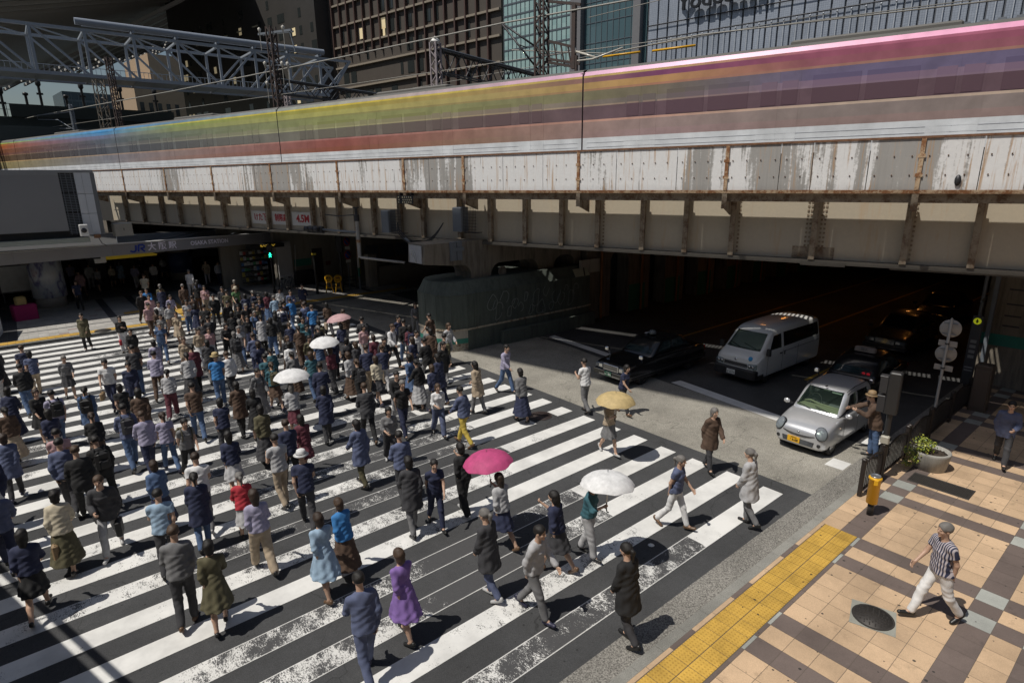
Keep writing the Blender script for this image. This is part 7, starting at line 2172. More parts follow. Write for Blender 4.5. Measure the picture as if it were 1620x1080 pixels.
for k_, (P_0, a_, b_2, h_, z_) in list(PROTO.items()):
    if k_ in ('reach','tee_side') or k_.startswith('umb'): continue
    q_ = dict(P_0); q_['legR'], q_['legL'] = P_0['legL'], P_0['legR']; q_['armR'], q_['armL'] = P_0['armL'], P_0['armR']; q_['lean'] = P_0.get('lean', .03)+.02
    PROTO[k_+'~1'] = (q_, a_, b_2, {'short':'short','bob':'long','long':'tail','tail':'bob'}[h_], z_*.985)
    if k_ in ('tee','shirt','jeans','blouse_trousers','coat'):
        q_ = dict(P_0); q_['legR'] = (10,14,-4) ; q_['legL'] = (-4,28,-26); q_['armR'] = (-4,5,18); q_['armL'] = (14,7,96,-.4) if k_ != 'coat' else (8,5,20); q_['gripL'] = .8
        PROTO[k_+'~2'] = (q_, a_, b_2, {'short':'short','bob':'tail','long':'bob','tail':'long'}[h_], z_*1.015)
_pm = {}
def proto(kind):
    """meshes of one kind of figure, made once"""
    if kind in _pm: return _pm[kind]
    P, top, bot, hair, sc = PROTO[kind]; J = pose_points(P); D = {}
    V, F = body_field(P, J).mesh(); me = to_mesh('body', V*sc, F, [SKINM, EYEM, LIPM])
    c = J['hd']*sc; cen = np.zeros(len(F)*3, np.float32); me.polygons.foreach_get('center', cen); cen = cen.reshape(-1,3)-c
    mi = np.zeros(len(me.polygons), np.int32)
    for sd in (-1,1): mi[(np.abs(cen[:,0]-sd*.030) < .0135) & (np.abs(cen[:,2]-.008) < .008) & (cen[:,1] > .06)] = 1
    mi[(np.abs(cen[:,0]) < .02) & (np.abs(cen[:,2]+.068) < .009) & (cen[:,1] > .07)] = 2
    me.polygons.foreach_set('material_index', mi); D['body'] = me
    V, F = cloth_field(P, J, top).mesh(); D['dress' if top[0] == 'dress' else 'top'] = to_mesh('top', V*sc, F, CLOTHS if kind == 'tee_side' else CLOTH)
    if bot: V, F = cloth_field(P, J, bot).mesh(); D['skirt' if bot[0] == 'skirt' else 'trousers'] = to_mesh('bottom', V*sc, F, CLOTH)
    V, F = hair_field(P, J, hair).mesh(); D['hair'] = to_mesh('hair', V*sc, F, HAIRM)
    for k in 'RL': V, F = shoe_field(J, k).mesh(); D['shoe'+k] = to_mesh('shoe', V*sc, F, SHOEM)
    _pm[kind] = (D, {k: v*sc for k, v in J.items()}, sc); return _pm[kind]
COLS = dict(black=(.016,.016,.017), navy=(.024,.03,.068), charcoal=(.045,.045,.05), grey=(.17,.17,.175), lightgrey=(.42,.42,.43), white=(.70,.70,.70), cream=(.56,.50,.38), beige=(.40,.32,.23), tan=(.28,.19,.10), brown=(.09,.055,.037),
 olive=(.10,.09,.05), maroon=(.12,.03,.045), red=(.42,.03,.045), pink=(.48,.30,.31), magenta=(.46,.06,.18), lilac=(.34,.32,.44), purple=(.22,.13,.38), lightblue=(.30,.42,.55), blue=(.04,.19,.46), denim=(.075,.125,.235), teal=(.04,.12,.15),
 green=(.09,.19,.08), yellow=(.58,.43,.08), straw=(.50,.38,.18), slateblue=(.095,.115,.20))
SAY = dict(lightgrey='silver', lightblue='sky-blue', slateblue='slate-blue')
def say(c): return SAY.get(c, c)
TOPW = dict(tee='T-shirt', shirt='shirt', suit='jacket', coat='coat', blouse_trousers='blouse', blouse_skirt='blouse', dress='dress', longskirt='cardigan', jeans='T-shirt', umb_trousers='blouse', umb_skirt='blouse', reach='jacket', tee_side='striped T-shirt')
BOTW = dict(tee='trousers', shirt='trousers', suit='trousers', coat='trousers', blouse_trousers='slacks', blouse_skirt='skirt', longskirt='maxi-skirt', jeans='jeans', umb_trousers='slacks', umb_skirt='skirt', reach='trousers', tee_side='trousers')
def zone(x, y):
    if y > 40.9: return 'deep in the station hall' if y > 46 else 'under the station canopy'
    if y > 34.6: return 'on the far pavement'
    if y < 5: return 'on the tiled pavement'
    d = .61*x+.74*y
    row = 'nearest' if d < 11.5 else 'near' if d < 16 else 'middle' if d < 21 else 'far' if d < 26.5 else 'farthest'
    lat = (.77*x-.638*y)/max(d, 1)
    col = 'left edge' if lat < -.72 else 'left' if lat < -.45 else 'centre-left' if lat < -.22 else 'centre' if lat < .05 else 'right' if lat < .35 else 'far right'
    return 'crossing %s %s' % (row, col)
PEOPLE = [
 (1.63, 32.35, 'coat', 'olive', 'black', 'T', ''),
 (2.88, 30.8, 'blouse_trousers', 'black', 'white', 'T', 'handbag:red'),
 (2.9, 27.91, 'longskirt', 'black', 'brown', 'T', 'tote:red'),
 (-0.57, 26.97, 'tee', 'navy', 'charcoal', 'A', ''),
 (0.5, 24.98, 'blouse_skirt', 'grey', 'charcoal', 'T', ''),
 (1.52, 22.81, 'tee', 'white', 'navy', 'T', 'satchel:tan'),
 (2.05, 21.9, 'coat', 'navy', 'black', 'T', ''),
 (2.9, 22.85, 'shirt', 'lilac', 'brown', 'A', ''),
 (3.91, 27.7, 'jeans', 'denim', 'denim', 'T', ''),
 (5.0, 30.14, 'dress', 'beige', 'beige', 'T', ''),
 (4.78, 33.15, 'blouse_trousers', 'white', 'charcoal', 'T', ''),
 (4.47, 35.94, 'suit', 'black', 'black', 'T', ''),
 (4.93, 37.1, 'shirt', 'blue', 'tan', 'T', ''),
 (-0.01, 20.29, 'tee', 'lilac', 'denim', 'A', 'backpack:black'),
 (-1.01, 21.62, 'longskirt', 'navy', 'navy', 'A', ''),
 (5.63, 35.07, 'blouse_skirt', 'lilac', 'charcoal', 'T', ''),
 (5.93, 32.61, 'jeans', 'lightgrey', 'denim', 'T', ''),
 (7.5, 35.76, 'blouse_trousers', 'pink', 'beige', 'T', ''),
 (7.22, 32.66, 'suit', 'black', 'black', 'T', ''),
 (8.25, 35.06, 'suit', 'charcoal', 'charcoal', 'T', ''),
 (8.78, 34.57, 'tee', 'green', 'charcoal', 'T', 'hat:cream'),
 (4.95, 25.83, 'blouse_trousers', 'beige', 'white', 'T', ''),
 (5.38, 26.02, 'blouse_skirt', 'pink', 'lightgrey', 'T', ''),
 (4.07, 22.65, 'coat', 'maroon', 'black', 'A', ''),
 (4.37, 20.74, 'tee', 'blue', 'denim', 'A', 'hat:straw'),
 (4.84, 21.12, 'shirt', 'white', 'charcoal', 'A', ''),
 (2.88, 20.59, 'blouse_trousers', 'lightgrey', 'maroon', 'A', ''),
 (-0.1, 16.78, 'tee', 'pink', 'charcoal', 'A', ''),
 (0.16, 15.1, 'suit', 'black', 'black', 'A', ''),
 (0.59, 15.61, 'suit', 'black', 'black', 'A', 'backpack:black'),
 (-0.1, 15.77, 'shirt', 'slateblue', 'charcoal', 'A', ''),
 (-0.33, 13.19, 'longskirt', 'cream', 'olive', 'A', 'tote:tan'),
 (-0.84, 12.03, 'blouse_skirt', 'navy', 'black', 'A', ''),
 (-1.22, 13.96, 'shirt', 'slateblue', 'navy', 'A', ''),
 (1.64, 16.65, 'shirt', 'lilac', 'navy', 'A', ''),
 (2.07, 16.54, 'jeans', 'lilac', 'denim', 'A', ''),
 (1.17, 11.92, 'tee', 'lightblue', 'charcoal', 'A', ''),
 (1.87, 12.29, 'coat', 'navy', 'denim', 'A', ''),
 (1.5, 9.62, 'dress', 'olive', 'black', 'A', ''),
 (2.62, 11.87, 'blouse_skirt', 'red', 'lightgrey', 'A', ''),
 (3.42, 16.54, 'jeans', 'navy', 'charcoal', 'A', ''),
 (3.12, 18.22, 'tee', 'brown', 'denim', 'A', ''),
 (4.17, 17.65, 'coat', 'brown', 'black', 'A', ''),
 (4.08, 15.17, 'longskirt', 'olive', 'charcoal', 'A', ''),
 (4.71, 14.06, 'blouse_skirt', 'maroon', 'maroon', 'A', ''),
 (3.8, 11.62, 'tee', 'navy', 'charcoal', 'A', 'hat:white'),
 (3.19, 9.17, 'dress', 'lightblue', 'lightblue', 'A', ''),
 (3.73, 9.52, 'longskirt', 'blue', 'brown', 'A', ''),
 (5.9, 11.17, 'shirt', 'slateblue', 'charcoal', 'A', 'satchel:green'),
 (5.41, 9.91, 'coat', 'charcoal', 'grey', 'A', ''),
 (3.77, 7.36, 'dress', 'purple', 'cream', 'A', ''),
 (5.92, 9.81, 'jeans', 'navy', 'navy', 'T', ''),
 (6.66, 9.8, 'umb_trousers', 'black', 'black', 'A', ''),
 (6.52, 8.27, 'umb_skirt', 'lightgrey', 'navy', 'A', 'umbrella:magenta'),
 (6.84, 7.01, 'umb_skirt', 'navy', 'charcoal', 'A', ''),
 (7.66, 6.95, 'umb_trousers', 'teal', 'lightgrey', 'T', 'umbrella:white'),
 (5.43, 7.28, 'coat', 'charcoal', 'slateblue', 'A', ''),
 (5.72, 6.4, 'shirt', 'lightgrey', 'grey', 'T', ''),
 (6.47, 5.0, 'coat', 'black', 'charcoal', 'A', ''),
 (11.42, 9.72, 'umb_skirt', 'beige', 'grey', 'T', 'umbrella:straw'),
 (13.13, 12.22, 'tee', 'white', 'grey', 'A', ''),
 (10.46, 14.38, 'coat', 'beige', 'grey', 'A', ''),
 (12.33, 15.29, 'shirt', 'lilac', 'denim', 'T', ''),
 (9.78, 6.44, 'jeans', 'slateblue', 'white', 'T', ''),
 (12.6, 7.39, 'coat', 'brown', 'charcoal', 'T', ''),
 (13.92, 11.31, 'jeans', 'navy', 'charcoal', 'T', ''),
 (15.18, 21.31, 'tee', 'lightblue', 'charcoal', 'A', ''),
 (5.34, 16.5, 'umb_skirt', 'lightgrey', 'maroon', 'A', 'umbrella:white handbag:red'),
 (7.77, 19.35, 'umb_trousers', 'maroon', 'charcoal', 'A', 'umbrella:white'),
 (9.67, 22.74, 'umb_skirt', 'navy', 'charcoal', 'A', 'umbrella:pink'),
 (11.17, 19.37, 'shirt', 'white', 'denim', 'T', 'satchel:black'),
 (12.65, 19.35, 'coat', 'lightgrey', 'beige', 'T', ''),
 (11.96, 22.17, 'jeans', 'navy', 'charcoal', 'T', ''),
 (8.82, 19.5, 'coat', 'charcoal', 'grey', 'A', ''),
 (8.44, 17.28, 'blouse_skirt', 'cream', 'charcoal', 'A', ''),
 (7.79, 14.46, 'tee', 'black', 'navy', 'T', ''),
 (8.57, 13.78, 'blouse_trousers', 'white', 'slateblue', 'T', ''),
 (8.76, 12.76, 'shirt', 'slateblue', 'yellow', 'A', ''),
 (6.81, 14.75, 'suit', 'charcoal', 'black', 'A', ''),
 (5.91, 15.54, 'coat', 'navy', 'charcoal', 'A', ''),
 (9.83, 26.18, 'tee', 'blue', 'navy', 'A', ''),
 (9.57, 30.51, 'shirt', 'lightblue', 'charcoal', 'A', ''),
 (9.94, 29.28, 'shirt', 'blue', 'denim', 'A', ''),
 (8.77, 27.15, 'tee', 'white', 'charcoal', 'A', 'backpack:navy'),
 (7.54, 26.18, 'coat', 'lightgrey', 'black', 'A', ''),
 (7.68, 28.9, 'tee', 'black', 'charcoal', 'T', ''),
 (6.21, 22.79, 'shirt', 'slateblue', 'navy', 'A', ''),
 (5.68, 19.74, 'tee', 'teal', 'charcoal', 'A', ''),
 (6.24, 24.9, 'jeans', 'lightgrey', 'denim', 'T', ''),
 (4.18, 24.61, 'longskirt', 'beige', 'brown', 'T', ''),
 (-1.08, 17.43, 'coat', 'slateblue', 'charcoal', 'A', ''),
 (-1.37, 15.93, 'suit', 'navy', 'navy', 'A', ''),
 (1.55, 19.95, 'jeans', 'black', 'charcoal', 'A', ''),
 (5.51, 12.5, 'coat', 'slateblue', 'olive', 'A', ''),
 (6.62, 13.09, 'blouse_trousers', 'grey', 'charcoal', 'T', ''),
 (3.7, 12.9, 'tee', 'lightgrey', 'beige', 'A', ''),
 (2.56, 10.7, 'blouse_trousers', 'lilac', 'beige', 'A', ''),
 (2.93, 7.03, 'shirt', 'slateblue', 'slateblue', 'A', ''),
 (11.07, 5.48, 'coat', 'lightgrey', 'grey', 'A', ''),
 (1.11, 10.15, 'shirt', 'grey', 'charcoal', 'A', ''),
 (4.2, 13.64, 'shirt', 'navy', 'black', 'A', ''),
 (10.38, 1.92, 'tee_side', 'navy', 'white', 'S', ''),
 (18.24, 2.61, 'suit', 'slateblue', 'charcoal', 'S', ''),
 (7.69, 38.02, 'longskirt', 'slateblue', 'denim', 'A', ''),
 (7.7, 27.65, 'coat', 'denim', 'denim', 'T', 'backpack:olive'),
 (10.51, 24.32, 'shirt', 'brown', 'grey', 'A', ''),
 (7.19, 26.99, 'longskirt', 'black', 'navy', 'T', ''),
 (8.08, 15.29, 'shirt', 'black', 'lightgrey', 'T', ''),
 (7.94, 18.22, 'longskirt', 'lightgrey', 'brown', 'A', ''),
 (9.24, 15.96, 'longskirt', 'black', 'lightgrey', 'A', ''),
 (8.1, 26.08, 'blouse_skirt', 'charcoal', 'beige', 'A', ''),
 (6.95, 19.09, 'jeans', 'teal', 'denim', 'A', 'handbag:brown'),
 (8.53, 31.84, 'coat', 'navy', 'charcoal', 'A', ''),
 (6.06, 31.44, 'dress', 'navy', 'navy', 'A', ''),
 (7.94, 20.79, 'jeans', 'denim', 'lightgrey', 'A', ''),
 (7.85, 17.38, 'blouse_trousers', 'black', 'black', 'A', 'backpack:charcoal'),
 (6.06, 21.74, 'dress', 'navy', 'brown', 'A', ''),
 (8.86, 30.85, 'suit', 'black', 'charcoal', 'T', 'tote:white'),
 (6.59, 17.42, 'suit', 'navy', 'navy', 'A', ''),
 (10.01, 27.44, 'suit', 'slateblue', 'denim', 'A', ''),
 (10.76, 20.51, 'shirt', 'white', 'black', 'T', 'backpack:charcoal'),
 (8.12, 24.4, 'blouse_skirt', 'navy', 'grey', 'A', ''),
 (6.56, 19.75, 'longskirt', 'grey', 'brown', 'A', ''),
 (9.74, 19.98, 'dress', 'maroon', 'brown', 'A', ''),
 (4.7, 34.99, 'coat', 'pink', 'lightgrey', 'T', 'handbag:tan'),
 (9.64, 17.01, 'blouse_skirt', 'navy', 'beige', 'A', ''),
 (4.45, 31.45, 'blouse_skirt', 'brown', 'denim', 'A', 'tote:black'),
 (8.73, 30.27, 'jeans', 'navy', 'denim', 'T', ''),
 (7.71, 25.47, 'blouse_trousers', 'black', 'denim', 'A', ''),
 (5.67, 37.65, 'longskirt', 'olive', 'lightgrey', 'A', ''),
 (7.28, 30.66, 'suit', 'black', 'brown', 'T', ''),
 (13.02, 21.2, 'tee', 'brown', 'charcoal', 'A', ''),
 (6.72, 26.36, 'longskirt', 'grey', 'grey', 'A', ''),
 (6.56, 36.29, 'shirt', 'brown', 'charcoal', 'A', ''),
 (8.08, 23.22, 'blouse_trousers', 'brown', 'brown', 'A', ''),
 (8.51, 20.93, 'coat', 'navy', 'black', 'T', ''),
 (11.71, 19.08, 'coat', 'brown', 'charcoal', 'A', ''),
 (4.28, 32.75, 'tee', 'pink', 'brown', 'T', ''),
 (11.78, 32.62, 'shirt', 'navy', 'brown', 'T', 'backpack:charcoal'),
 (9.07, 23.58, 'jeans', 'charcoal', 'beige', 'A', 'backpack:olive'),
 (10.86, 25.2, 'coat', 'navy', 'navy', 'A', 'handbag:navy'),
 (10.54, 22.52, 'suit', 'charcoal', 'navy', 'A', 'backpack:charcoal'),
 (11.52, 17.81, 'suit', 'grey', 'grey', 'A', 'backpack:olive'),
 (9.64, 19.04, 'shirt', 'charcoal', 'beige', 'T', 'backpack:navy'),
 (7.61, 29.88, 'blouse_trousers', 'black', 'beige', 'T', 'handbag:brown'),
 (8.29, 29.79, 'jeans', 'black', 'denim', 'T', ''),
 (9.6, 31.77, 'longskirt', 'maroon', 'denim', 'A', ''),
 (11.96, 19.66, 'blouse_skirt', 'grey', 'navy', 'A', ''),
 (6.4, 33.42, 'shirt', 'brown', 'brown', 'A', 'tote:white'),
 (5.64, 19.05, 'blouse_skirt', 'teal', 'brown', 'A', 'backpack:olive'),
 (10.15, 21.78, 'blouse_trousers', 'pink', 'lightgrey', 'T', ''),
 (6.75, 27.64, 'blouse_trousers', 'black', 'charcoal', 'A', ''),
 (9.15, 18.21, 'shirt', 'navy', 'lightgrey', 'A', 'tote:beige'),
 (8.51, 23.6, 'jeans', 'teal', 'grey', 'T', ''),
 (5.54, 36.71, 'coat', 'navy', 'navy', 'A', ''),
 (7.86, 21.69, 'blouse_trousers', 'olive', 'navy', 'T', ''),
 (10.97, 27.29, 'blouse_trousers', 'brown', 'charcoal', 'A', 'tote:beige'),
 (9.14, 25.8, 'dress', 'black', 'beige', 'A', ''),
 (8.98, 27.69, 'suit', 'brown', 'brown', 'A', ''),
 (8.02, 31.38, 'longskirt', 'black', 'lightgrey', 'A', ''),
 (7.18, 22.07, 'blouse_trousers', 'charcoal', 'brown', 'T', ''),
 (13.98, 24.1, 'blouse_trousers', 'grey', 'grey', 'T', 'tote:beige'),
 (9.78, 26.92, 'suit', 'slateblue', 'charcoal', 'A', ''),
 (6.16, 30.05, 'tee', 'black', 'black', 'A', ''),
 (8.65, 18.38, 'shirt', 'navy', 'beige', 'A', ''),
 (9.31, 28.35, 'tee', 'navy', 'beige', 'A', ''),
 (11.07, 12.93, 'longskirt', 'grey', 'navy', 'A', 'handbag:navy'),
 (8.67, 22.62, 'longskirt', 'black', 'brown', 'A', ''),
 (5.33, 26.73, 'coat', 'charcoal', 'charcoal', 'A', 'tote:olive'),
 (5.68, 27.23, 'shirt', 'charcoal', 'black', 'A', ''),
 (6.93, 21.08, 'longskirt', 'white', 'brown', 'A', 'tote:white'),
 (10.65, 31.31, 'shirt', 'slateblue', 'beige', 'T', ''),
 (8.01, 33.23, 'tee', 'olive', 'beige', 'A', ''),
 (5.12, 32.52, 'blouse_skirt', 'lightgrey', 'brown', 'T', ''),
 (10.01, 15.87, 'coat', 'navy', 'navy', 'A', 'handbag:black'),
 (8.67, 20.04, 'dress', 'charcoal', 'beige', 'A', ''),
 (10.74, 33.33, 'blouse_skirt', 'white', 'brown', 'T', ''),
 (9.29, 36.42, 'dress', 'brown', 'lightgrey', 'A', ''),
 (10.57, 18.48, 'blouse_trousers', 'navy', 'lightgrey', 'A', ''),
 (4.74, 23.44, 'coat', 'charcoal', 'grey', 'A', ''),
 (8.32, 26.7, 'dress', 'charcoal', 'brown', 'A', ''),
 (9.3, 16.52, 'dress', 'denim', 'lightgrey', 'A', ''),
 (10.92, 17.1, 'coat', 'black', 'grey', 'T', ''),
 (8.86, 24.91, 'blouse_trousers', 'teal', 'black', 'T', ''),
 (6.06, 26.12, 'blouse_trousers', 'black', 'black', 'T', 'tote:black'),
 (11.47, 20.26, 'blouse_trousers', 'maroon', 'grey', 'A', 'backpack:navy'),
 (8.21, 29.04, 'dress', 'olive', 'charcoal', 'T', 'handbag:tan'),
 (9.39, 15.28, 'longskirt', 'navy', 'charcoal', 'A', ''),
 (10.74, 17.83, 'suit', 'black', 'grey', 'A', ''),
 (9.2, 32.85, 'jeans', 'black', 'beige', 'A', 'backpack:navy'),
 (7.3, 36.57, 'jeans', 'black', 'brown', 'A', ''),
 (6.19, 20.84, 'blouse_trousers', 'teal', 'black', 'A', ''),
 (4.42, 30.4, 'blouse_skirt', 'grey', 'navy', 'T', ''),
 (5.88, 24.09, 'longskirt', 'charcoal', 'grey', 'A', 'backpack:charcoal'),
 (11.53, 20.82, 'shirt', 'black', 'denim', 'A', ''),
 (-1.34, 27.47, 'longskirt', 'charcoal', 'black', 'A', ''),
 (2.07, 13.03, 'tee', 'white', 'grey', 'A', ''),
 (-0.38, 21.06, 'dress', 'black', 'beige', 'T', ''),
 (0.41, 13.37, 'suit', 'charcoal', 'lightgrey', 'T', 'tote:black'),
 (2.43, 23.83, 'tee', 'charcoal', 'denim', 'A', ''),
 (-1.38, 14.84, 'blouse_skirt', 'white', 'brown', 'A', ''),
 (3.72, 21.78, 'longskirt', 'lightgrey', 'charcoal', 'A', ''),
 (4.36, 16.84, 'dress', 'black', 'beige', 'A', ''),
 (-0.17, 18.78, 'blouse_skirt', 'navy', 'lightgrey', 'A', ''),
 (3.24, 24.81, 'blouse_trousers', 'lilac', 'beige', 'A', ''),
 (4.98, 18.51, 'longskirt', 'grey', 'grey', 'T', 'backpack:charcoal'),
 (-0.65, 24.07, 'shirt', 'black', 'denim', 'A', ''),
 (1.34, 17.36, 'shirt', 'slateblue', 'denim', 'A', 'backpack:charcoal'),
 (1.38, 13.55, 'longskirt', 'denim', 'navy', 'A', ''),
 (2.37, 15.74, 'jeans', 'grey', 'black', 'T', 'backpack:olive'),
 (0.71, 20.08, 'coat', 'denim', 'lightgrey', 'A', 'backpack:black'),
 (0.67, 17.76, 'blouse_skirt', 'black', 'brown', 'A', ''),
 (-1.03, 19.75, 'longskirt', 'brown', 'beige', 'A', ''),
 (-1.38, 25.83, 'shirt', 'black', 'lightgrey', 'A', ''),
 (-0.38, 26.11, 'jeans', 'slateblue', 'beige', 'A', ''),
 (2.98, 14.04, 'blouse_skirt', 'navy', 'lightgrey', 'A', ''),
 (1.84, 18.62, 'coat', 'brown', 'beige', 'A', ''),
 (2.53, 51.69, 'tee', 'lilac', 'navy', 'A', ''),
 (7.02, 51.25, 'blouse_trousers', 'charcoal', 'beige', 'A', ''),
 (5.61, 42.36, 'tee', 'cream', 'black', 'A', ''),
 (3.8, 49.01, 'blouse_skirt', 'lightgrey', 'charcoal', 'T', ''),
 (7.1, 53.7, 'suit', 'charcoal', 'charcoal', 'T', ''),
 (2.21, 42.8, 'tee', 'navy', 'black', 'A', ''),
 (8.11, 42.3, 'shirt', 'white', 'lightgrey', 'A', ''),
 (2.73, 47.18, 'suit', 'pink', 'brown', 'A', ''),
 (5.43, 51.49, 'dress', 'lightblue', 'black', 'A', ''),
 (3.52, 50.97, 'suit', 'white', 'lightgrey', 'A', ''),
 (10.22, 47.09, 'suit', 'beige', 'lightgrey', 'T', ''),
 (7.11, 48.6, 'shirt', 'white', 'charcoal', 'A', ''),
 (4.79, 50.43, 'blouse_skirt', 'cream', 'black', 'T', ''),
 (10.75, 45.95, 'shirt', 'lightgrey', 'navy', 'A', ''),
 (8.46, 52.87, 'blouse_skirt', 'white', 'navy', 'A', ''),
 (5.99, 48.86, 'shirt', 'lilac', 'lightgrey', 'T', ''),
]
LIGHT = (.52,.335,.24)
_used = set(); PEOPLE_O = []
def person(x, y, kind, top, bot, rz, zz, extra='', label=None, hairc=None):
    vs = [v for v in (kind, kind+'~1', kind+'~2') if v in PROTO]; D, J, sc = proto(rng.choice(vs))
    e = empty('person', (x,y,zz), rz)
    k = rng.uniform(.85,1.08); skin = tuple(c*k for c in LIGHT)
    hc = hairc or rng.choice([(.010,.008,.007)]*5+[(.035,.02,.012),(.06,.035,.02),(.16,.15,.14)])
    sh = rng.choice([(.015,.015,.015)]*4+[(.4,.4,.4),(.12,.07,.04),(.03,.03,.06)])
    e.scale = (1,1,1); s_ = rng.uniform(.96,1.03)
    for part, me in D.items():
        o = bpy.data.objects.new(part.replace('shoeR','shoe').replace('shoeL','shoe'), me); link(o); o.parent = e; o.scale = (s_,s_,s_)
        c = skin
        if part in ('top','dress'): c = COLS[top]
        elif part in ('skirt','trousers'): c = COLS[bot]
        elif part == 'hair': c = hc
        elif part.startswith('shoe'): c = sh
        o.color = (*c, 1)
    tw = TOPW[kind]
    if not label:
        way = 'back turned' if abs(math.cos(rz)) > .5 and math.cos(rz) > 0 else 'facing us'
        a = 'person in %s %s' % (say(top), tw)
        if kind in BOTW: a += ' and %s %s' % (say(bot), BOTW[kind])
        label = '%s, %s, %s' % (a, way, zone(x, y))
    e['label'] = label; e['category'] = 'person'
    e['group'] = 'pedestrians on the crossing' if 5 < y < 34.6 else 'people by the station' if y > 34.6 else 'people on the tiled pavement'
    for ex in extra.split():
        what, col = ex.split(':'); accessory(e, J, what, col, s_, rz, (x,y,zz), top, bot, tw, zone(x,y))
    PEOPLE_O.append(e); return e
CANV = mat('cloth_bag', (.5,.5,.5), .8)
def objm(name, rough): return objmat(name, rough)
BAGM = objm('bag_cloth', .6); UMBM = objm('umbrella_cloth', .7)
def col(o, c):
    o.color = (*c, 1); return o
_acc = {}
def shared(key, fn):
    if key not in _acc: _acc[key] = fn()
    return bpy.data.objects.new(key.split(':')[0], _acc[key])
def tomesh(q, m):
    o = q.build('tmp', m); me = o.data; bpy.data.objects.remove(o); return me
def accessory(e, J, what, c, s_, rz, loc, top, bot, tw, zn):
    M = Matrix.Translation(Vector(loc)) @ Matrix.Rotation(rz, 4, 'Z') @ Matrix.Scale(s_, 4)
    who = 'person in %s %s' % (say(top), tw); C_ = COLS[c]
    def put(name, p, label, cat, parts):
        r = empty(name, M @ Vector(p), rz, label, cat)
        for nm, fn, m, cc in parts:
            o = shared('%s:%s' % (nm, name), lambda: tomesh(fn(), m)); o.name = nm; link(o); o.parent = r; o.color = (*cc, 1)
        return r
    if what in ('handbag','tote','satchel'):
        side = 'R' if what != 'tote' else 'L'
        w_ = J['wr'+side]+J['fd'+side]*.10
        h_ = .26 if what != 'tote' else .36
        def bag():
            q = MB(); q.bevbox(-.055,.055,-.16,.16,-.40,-.40+h_*.9,.03); return q
        def strap():
            q = MB(); q.tube([(0,.10,-.40+h_*.86),(0,.07,-.06),(0,.0,.0),(0,-.07,-.06),(0,-.10,-.40+h_*.86)], .009, 6); return q
        put(what if what != 'tote' else 'tote_bag', w_, '%s %s hanging from the hand of the %s' % (say(c), {'handbag':'handbag','tote':'tote bag','satchel':'satchel'}[what], who), 'bag', [('bag_body', bag, BAGM, C_), ('strap', strap, BAGM, tuple(x*.6 for x in C_))])
    elif what == 'backpack':
        def pack():
            q = MB(); q.bevbox(-.15,.15,-.26,-.115,-.20,.22,.06); q.bevbox(-.11,.11,-.31,-.262,-.17,.02,.03); return q
        def strap():
            q = MB()
            for sd in (-1,1): q.tube([(sd*.10,-.12,.20),(sd*.11,-.02,.285),(sd*.115,.10,.20),(sd*.115,.125,.02),(sd*.13,.02,-.12),(sd*.13,-.12,-.15)], .016, 6)
            return q
        put('backpack', J['che']-v3(0,0,.06), '%s backpack on the back of the %s' % (say(c), who), 'backpack', [('pack_body', pack, BAGM, C_), ('strap', strap, BAGM, tuple(x*.7 for x in C_))])
    elif what == 'hat':
        def hat():
            q = MB(); q.lathe([(.155,.035),(.16,.04),(.105,.06),(.100,.10),(.088,.145),(.05,.165),(0,.168)], (0,-.01,0), 28); return q
        def band():
            q = MB(); q.lathe([(.107,.062),(.105,.085)], (0,-.01,0), 28); return q
        put('hat', J['hd'], '%s brimmed hat on the head of the %s' % (say(c), who), 'hat', [('crown', hat, BAGM, C_), ('band', band, BAGM, tuple(x*.4 for x in C_))])
    elif what == 'umbrella':
        hp = J['wrR']+J['fdR']*.085
        p = M @ Vector(hp)
        r = empty('umbrella', p, rz, '%s parasol held up by the %s' % (say(c), who), 'umbrella')
        r.rotation_euler = (R(rng.uniform(-9,4)), R(rng.uniform(-14,2)), rz)
        Rr_, nseg, hh, zt = .52, 8, .24, .66
        def canopy():
            q = MB(); q.sm = False; rings = 6; n_ = nseg*4
            pts = [(0,0,zt)]
            for i in range(1, rings+1):
                t = i/rings
                for k in range(n_):
                    a = 2*PI*k/n_; sag = 1-.055*t*(1-abs(math.cos(a*nseg/2)))
                    rr = Rr_*math.sin(t*1.25)/math.sin(1.25)*sag; z_ = zt-hh*(1-math.cos(t*1.25))/(1-math.cos(1.25)) - (.012*t if abs(math.cos(a*nseg/2)) > .95 else 0)
                    pts.append((rr*math.cos(a), rr*math.sin(a), z_))
            f = [(0,1+k,1+(k+1)%n_) for k in range(n_)]
            for i in range(rings-1):
                for k in range(n_): f.append((1+i*n_+k, 1+(i+1)*n_+k, 1+(i+1)*n_+(k+1)%n_, 1+i*n_+(k+1)%n_))
            q.sm = True; q.add(pts, f); q.add([(x,y,z-.006) for x,y,z in pts], [tuple(reversed(g)) for g in f]); return q
        def ribs():
            q = MB()
            for k in range(nseg):
                a = 2*PI*k/nseg; q.tube([(.0,0,zt-.01)]+[(Rr_*math.sin(t*1.25)/math.sin(1.25)*math.cos(a), Rr_*math.sin(t*1.25)/math.sin(1.25)*math.sin(a), zt-hh*(1-math.cos(t*1.25))/(1-math.cos(1.25))-.014) for t in (.3,.6,1)], .004, 4)
                q.bar((0,0,zt-.22),(Rr_*.45*math.cos(a),Rr_*.45*math.sin(a),zt-.07), .005)
            return q
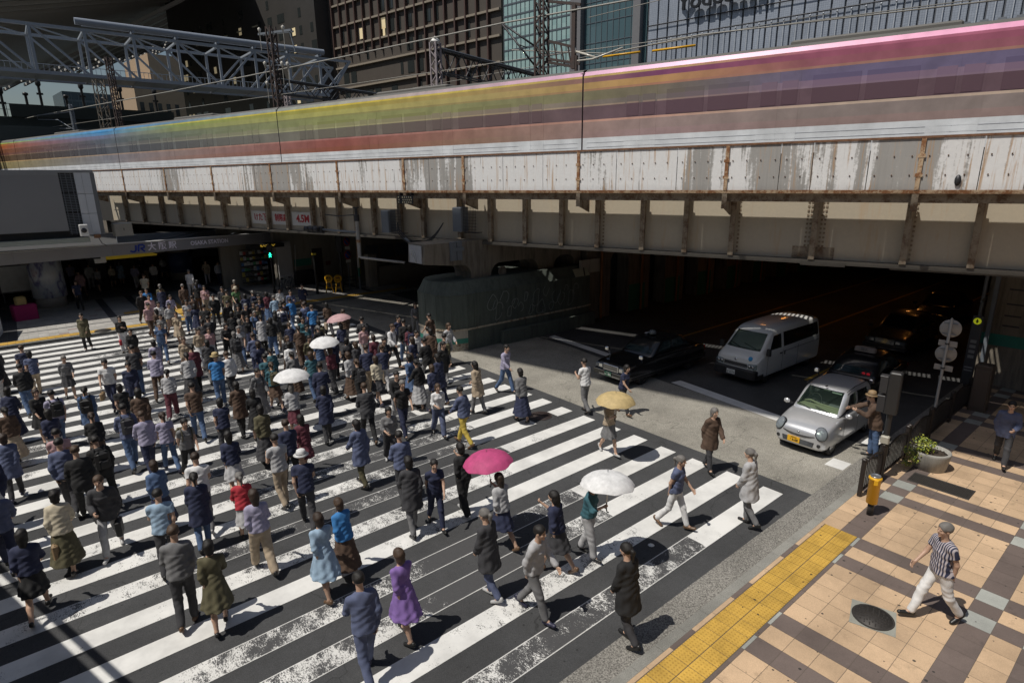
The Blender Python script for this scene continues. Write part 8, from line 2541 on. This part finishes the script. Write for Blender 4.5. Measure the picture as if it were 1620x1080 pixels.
        def shaft():
            q = MB(); q.cyl((0,0,-.05),(0,0,zt+.05),.007,n=8); q.lathe([(.012,zt+.0),(.012,zt+.03),(0,zt+.05)], n=8); return q
        def handle():
            q = MB(); q.tube([(0,0,.06),(0,0,-.08),(0,.02,-.125),(0,.05,-.12)], .013, 8); return q
        for nm, fn, m, cc in (('canopy',canopy,UMBM,C_),('rib',ribs,DARKSTEEL,C_),('shaft',shaft,CHROME,C_),('handle',handle,BLACKPLASTIC,C_)):
            o = shared('%s:umbrella' % nm, lambda: tomesh(fn(), m)); o.name = nm; link(o); o.parent = r; o.color = (*cc, 1)
TOPS_ = ['black','navy','charcoal','grey','lightgrey','white','cream','beige','brown','olive','maroon','pink','lilac','lightblue','slateblue','teal','denim','red','blue','purple','green','tan']
BOTS_ = ['black','charcoal','navy','denim','beige','grey','brown','lightgrey','olive','white','cream']
_seen = set()
for (x, y, kind, top, bot, way, extra) in PEOPLE:
    rz = {'T': PI, 'A': 0, 'S': -PI/2}[way] + rng.uniform(-.35,.35)
    if way == 'S': rz = R(52) if kind == 'tee_side' else R(100)
    zz = .124 if (y < 4.4 or y > 35.5) else .005
    def key(): return (kind in BOTW and BOTW[kind], TOPW[kind], top, bot if kind in BOTW else '', 'A' if math.cos(rz) > 0 else 'T', zone(x,y))
    t_ = 0
    while key() in _seen and t_ < 60:
        t_ += 1
        near = TOPS_.index(top) if top in TOPS_ else 0
        if t_ < 12 and kind in BOTW: bot = BOTS_[(BOTS_.index(bot)+1) % len(BOTS_)] if bot in BOTS_ else 'charcoal'
        else: top = TOPS_[(near+1) % len(TOPS_)]
    _seen.add(key())
    lab = None
    if kind == 'tee_side': lab = 'person in a blue and white striped T-shirt and white trousers crossing the tiled pavement'
    elif way == 'S': lab = 'person in a slate blue jacket walking in deep shade at the right edge'
    if kind == 'tee_side': x += .22
    person(x, y, kind, top, bot, rz, zz, extra, lab)
# the one at the car
person(16.55, 4.98, 'reach', 'brown', 'denim', R(30), .01, 'hat:tan', 'person in a brown jacket, jeans and hat reaching towards the silver car')
print('people', len(PEOPLE_O))
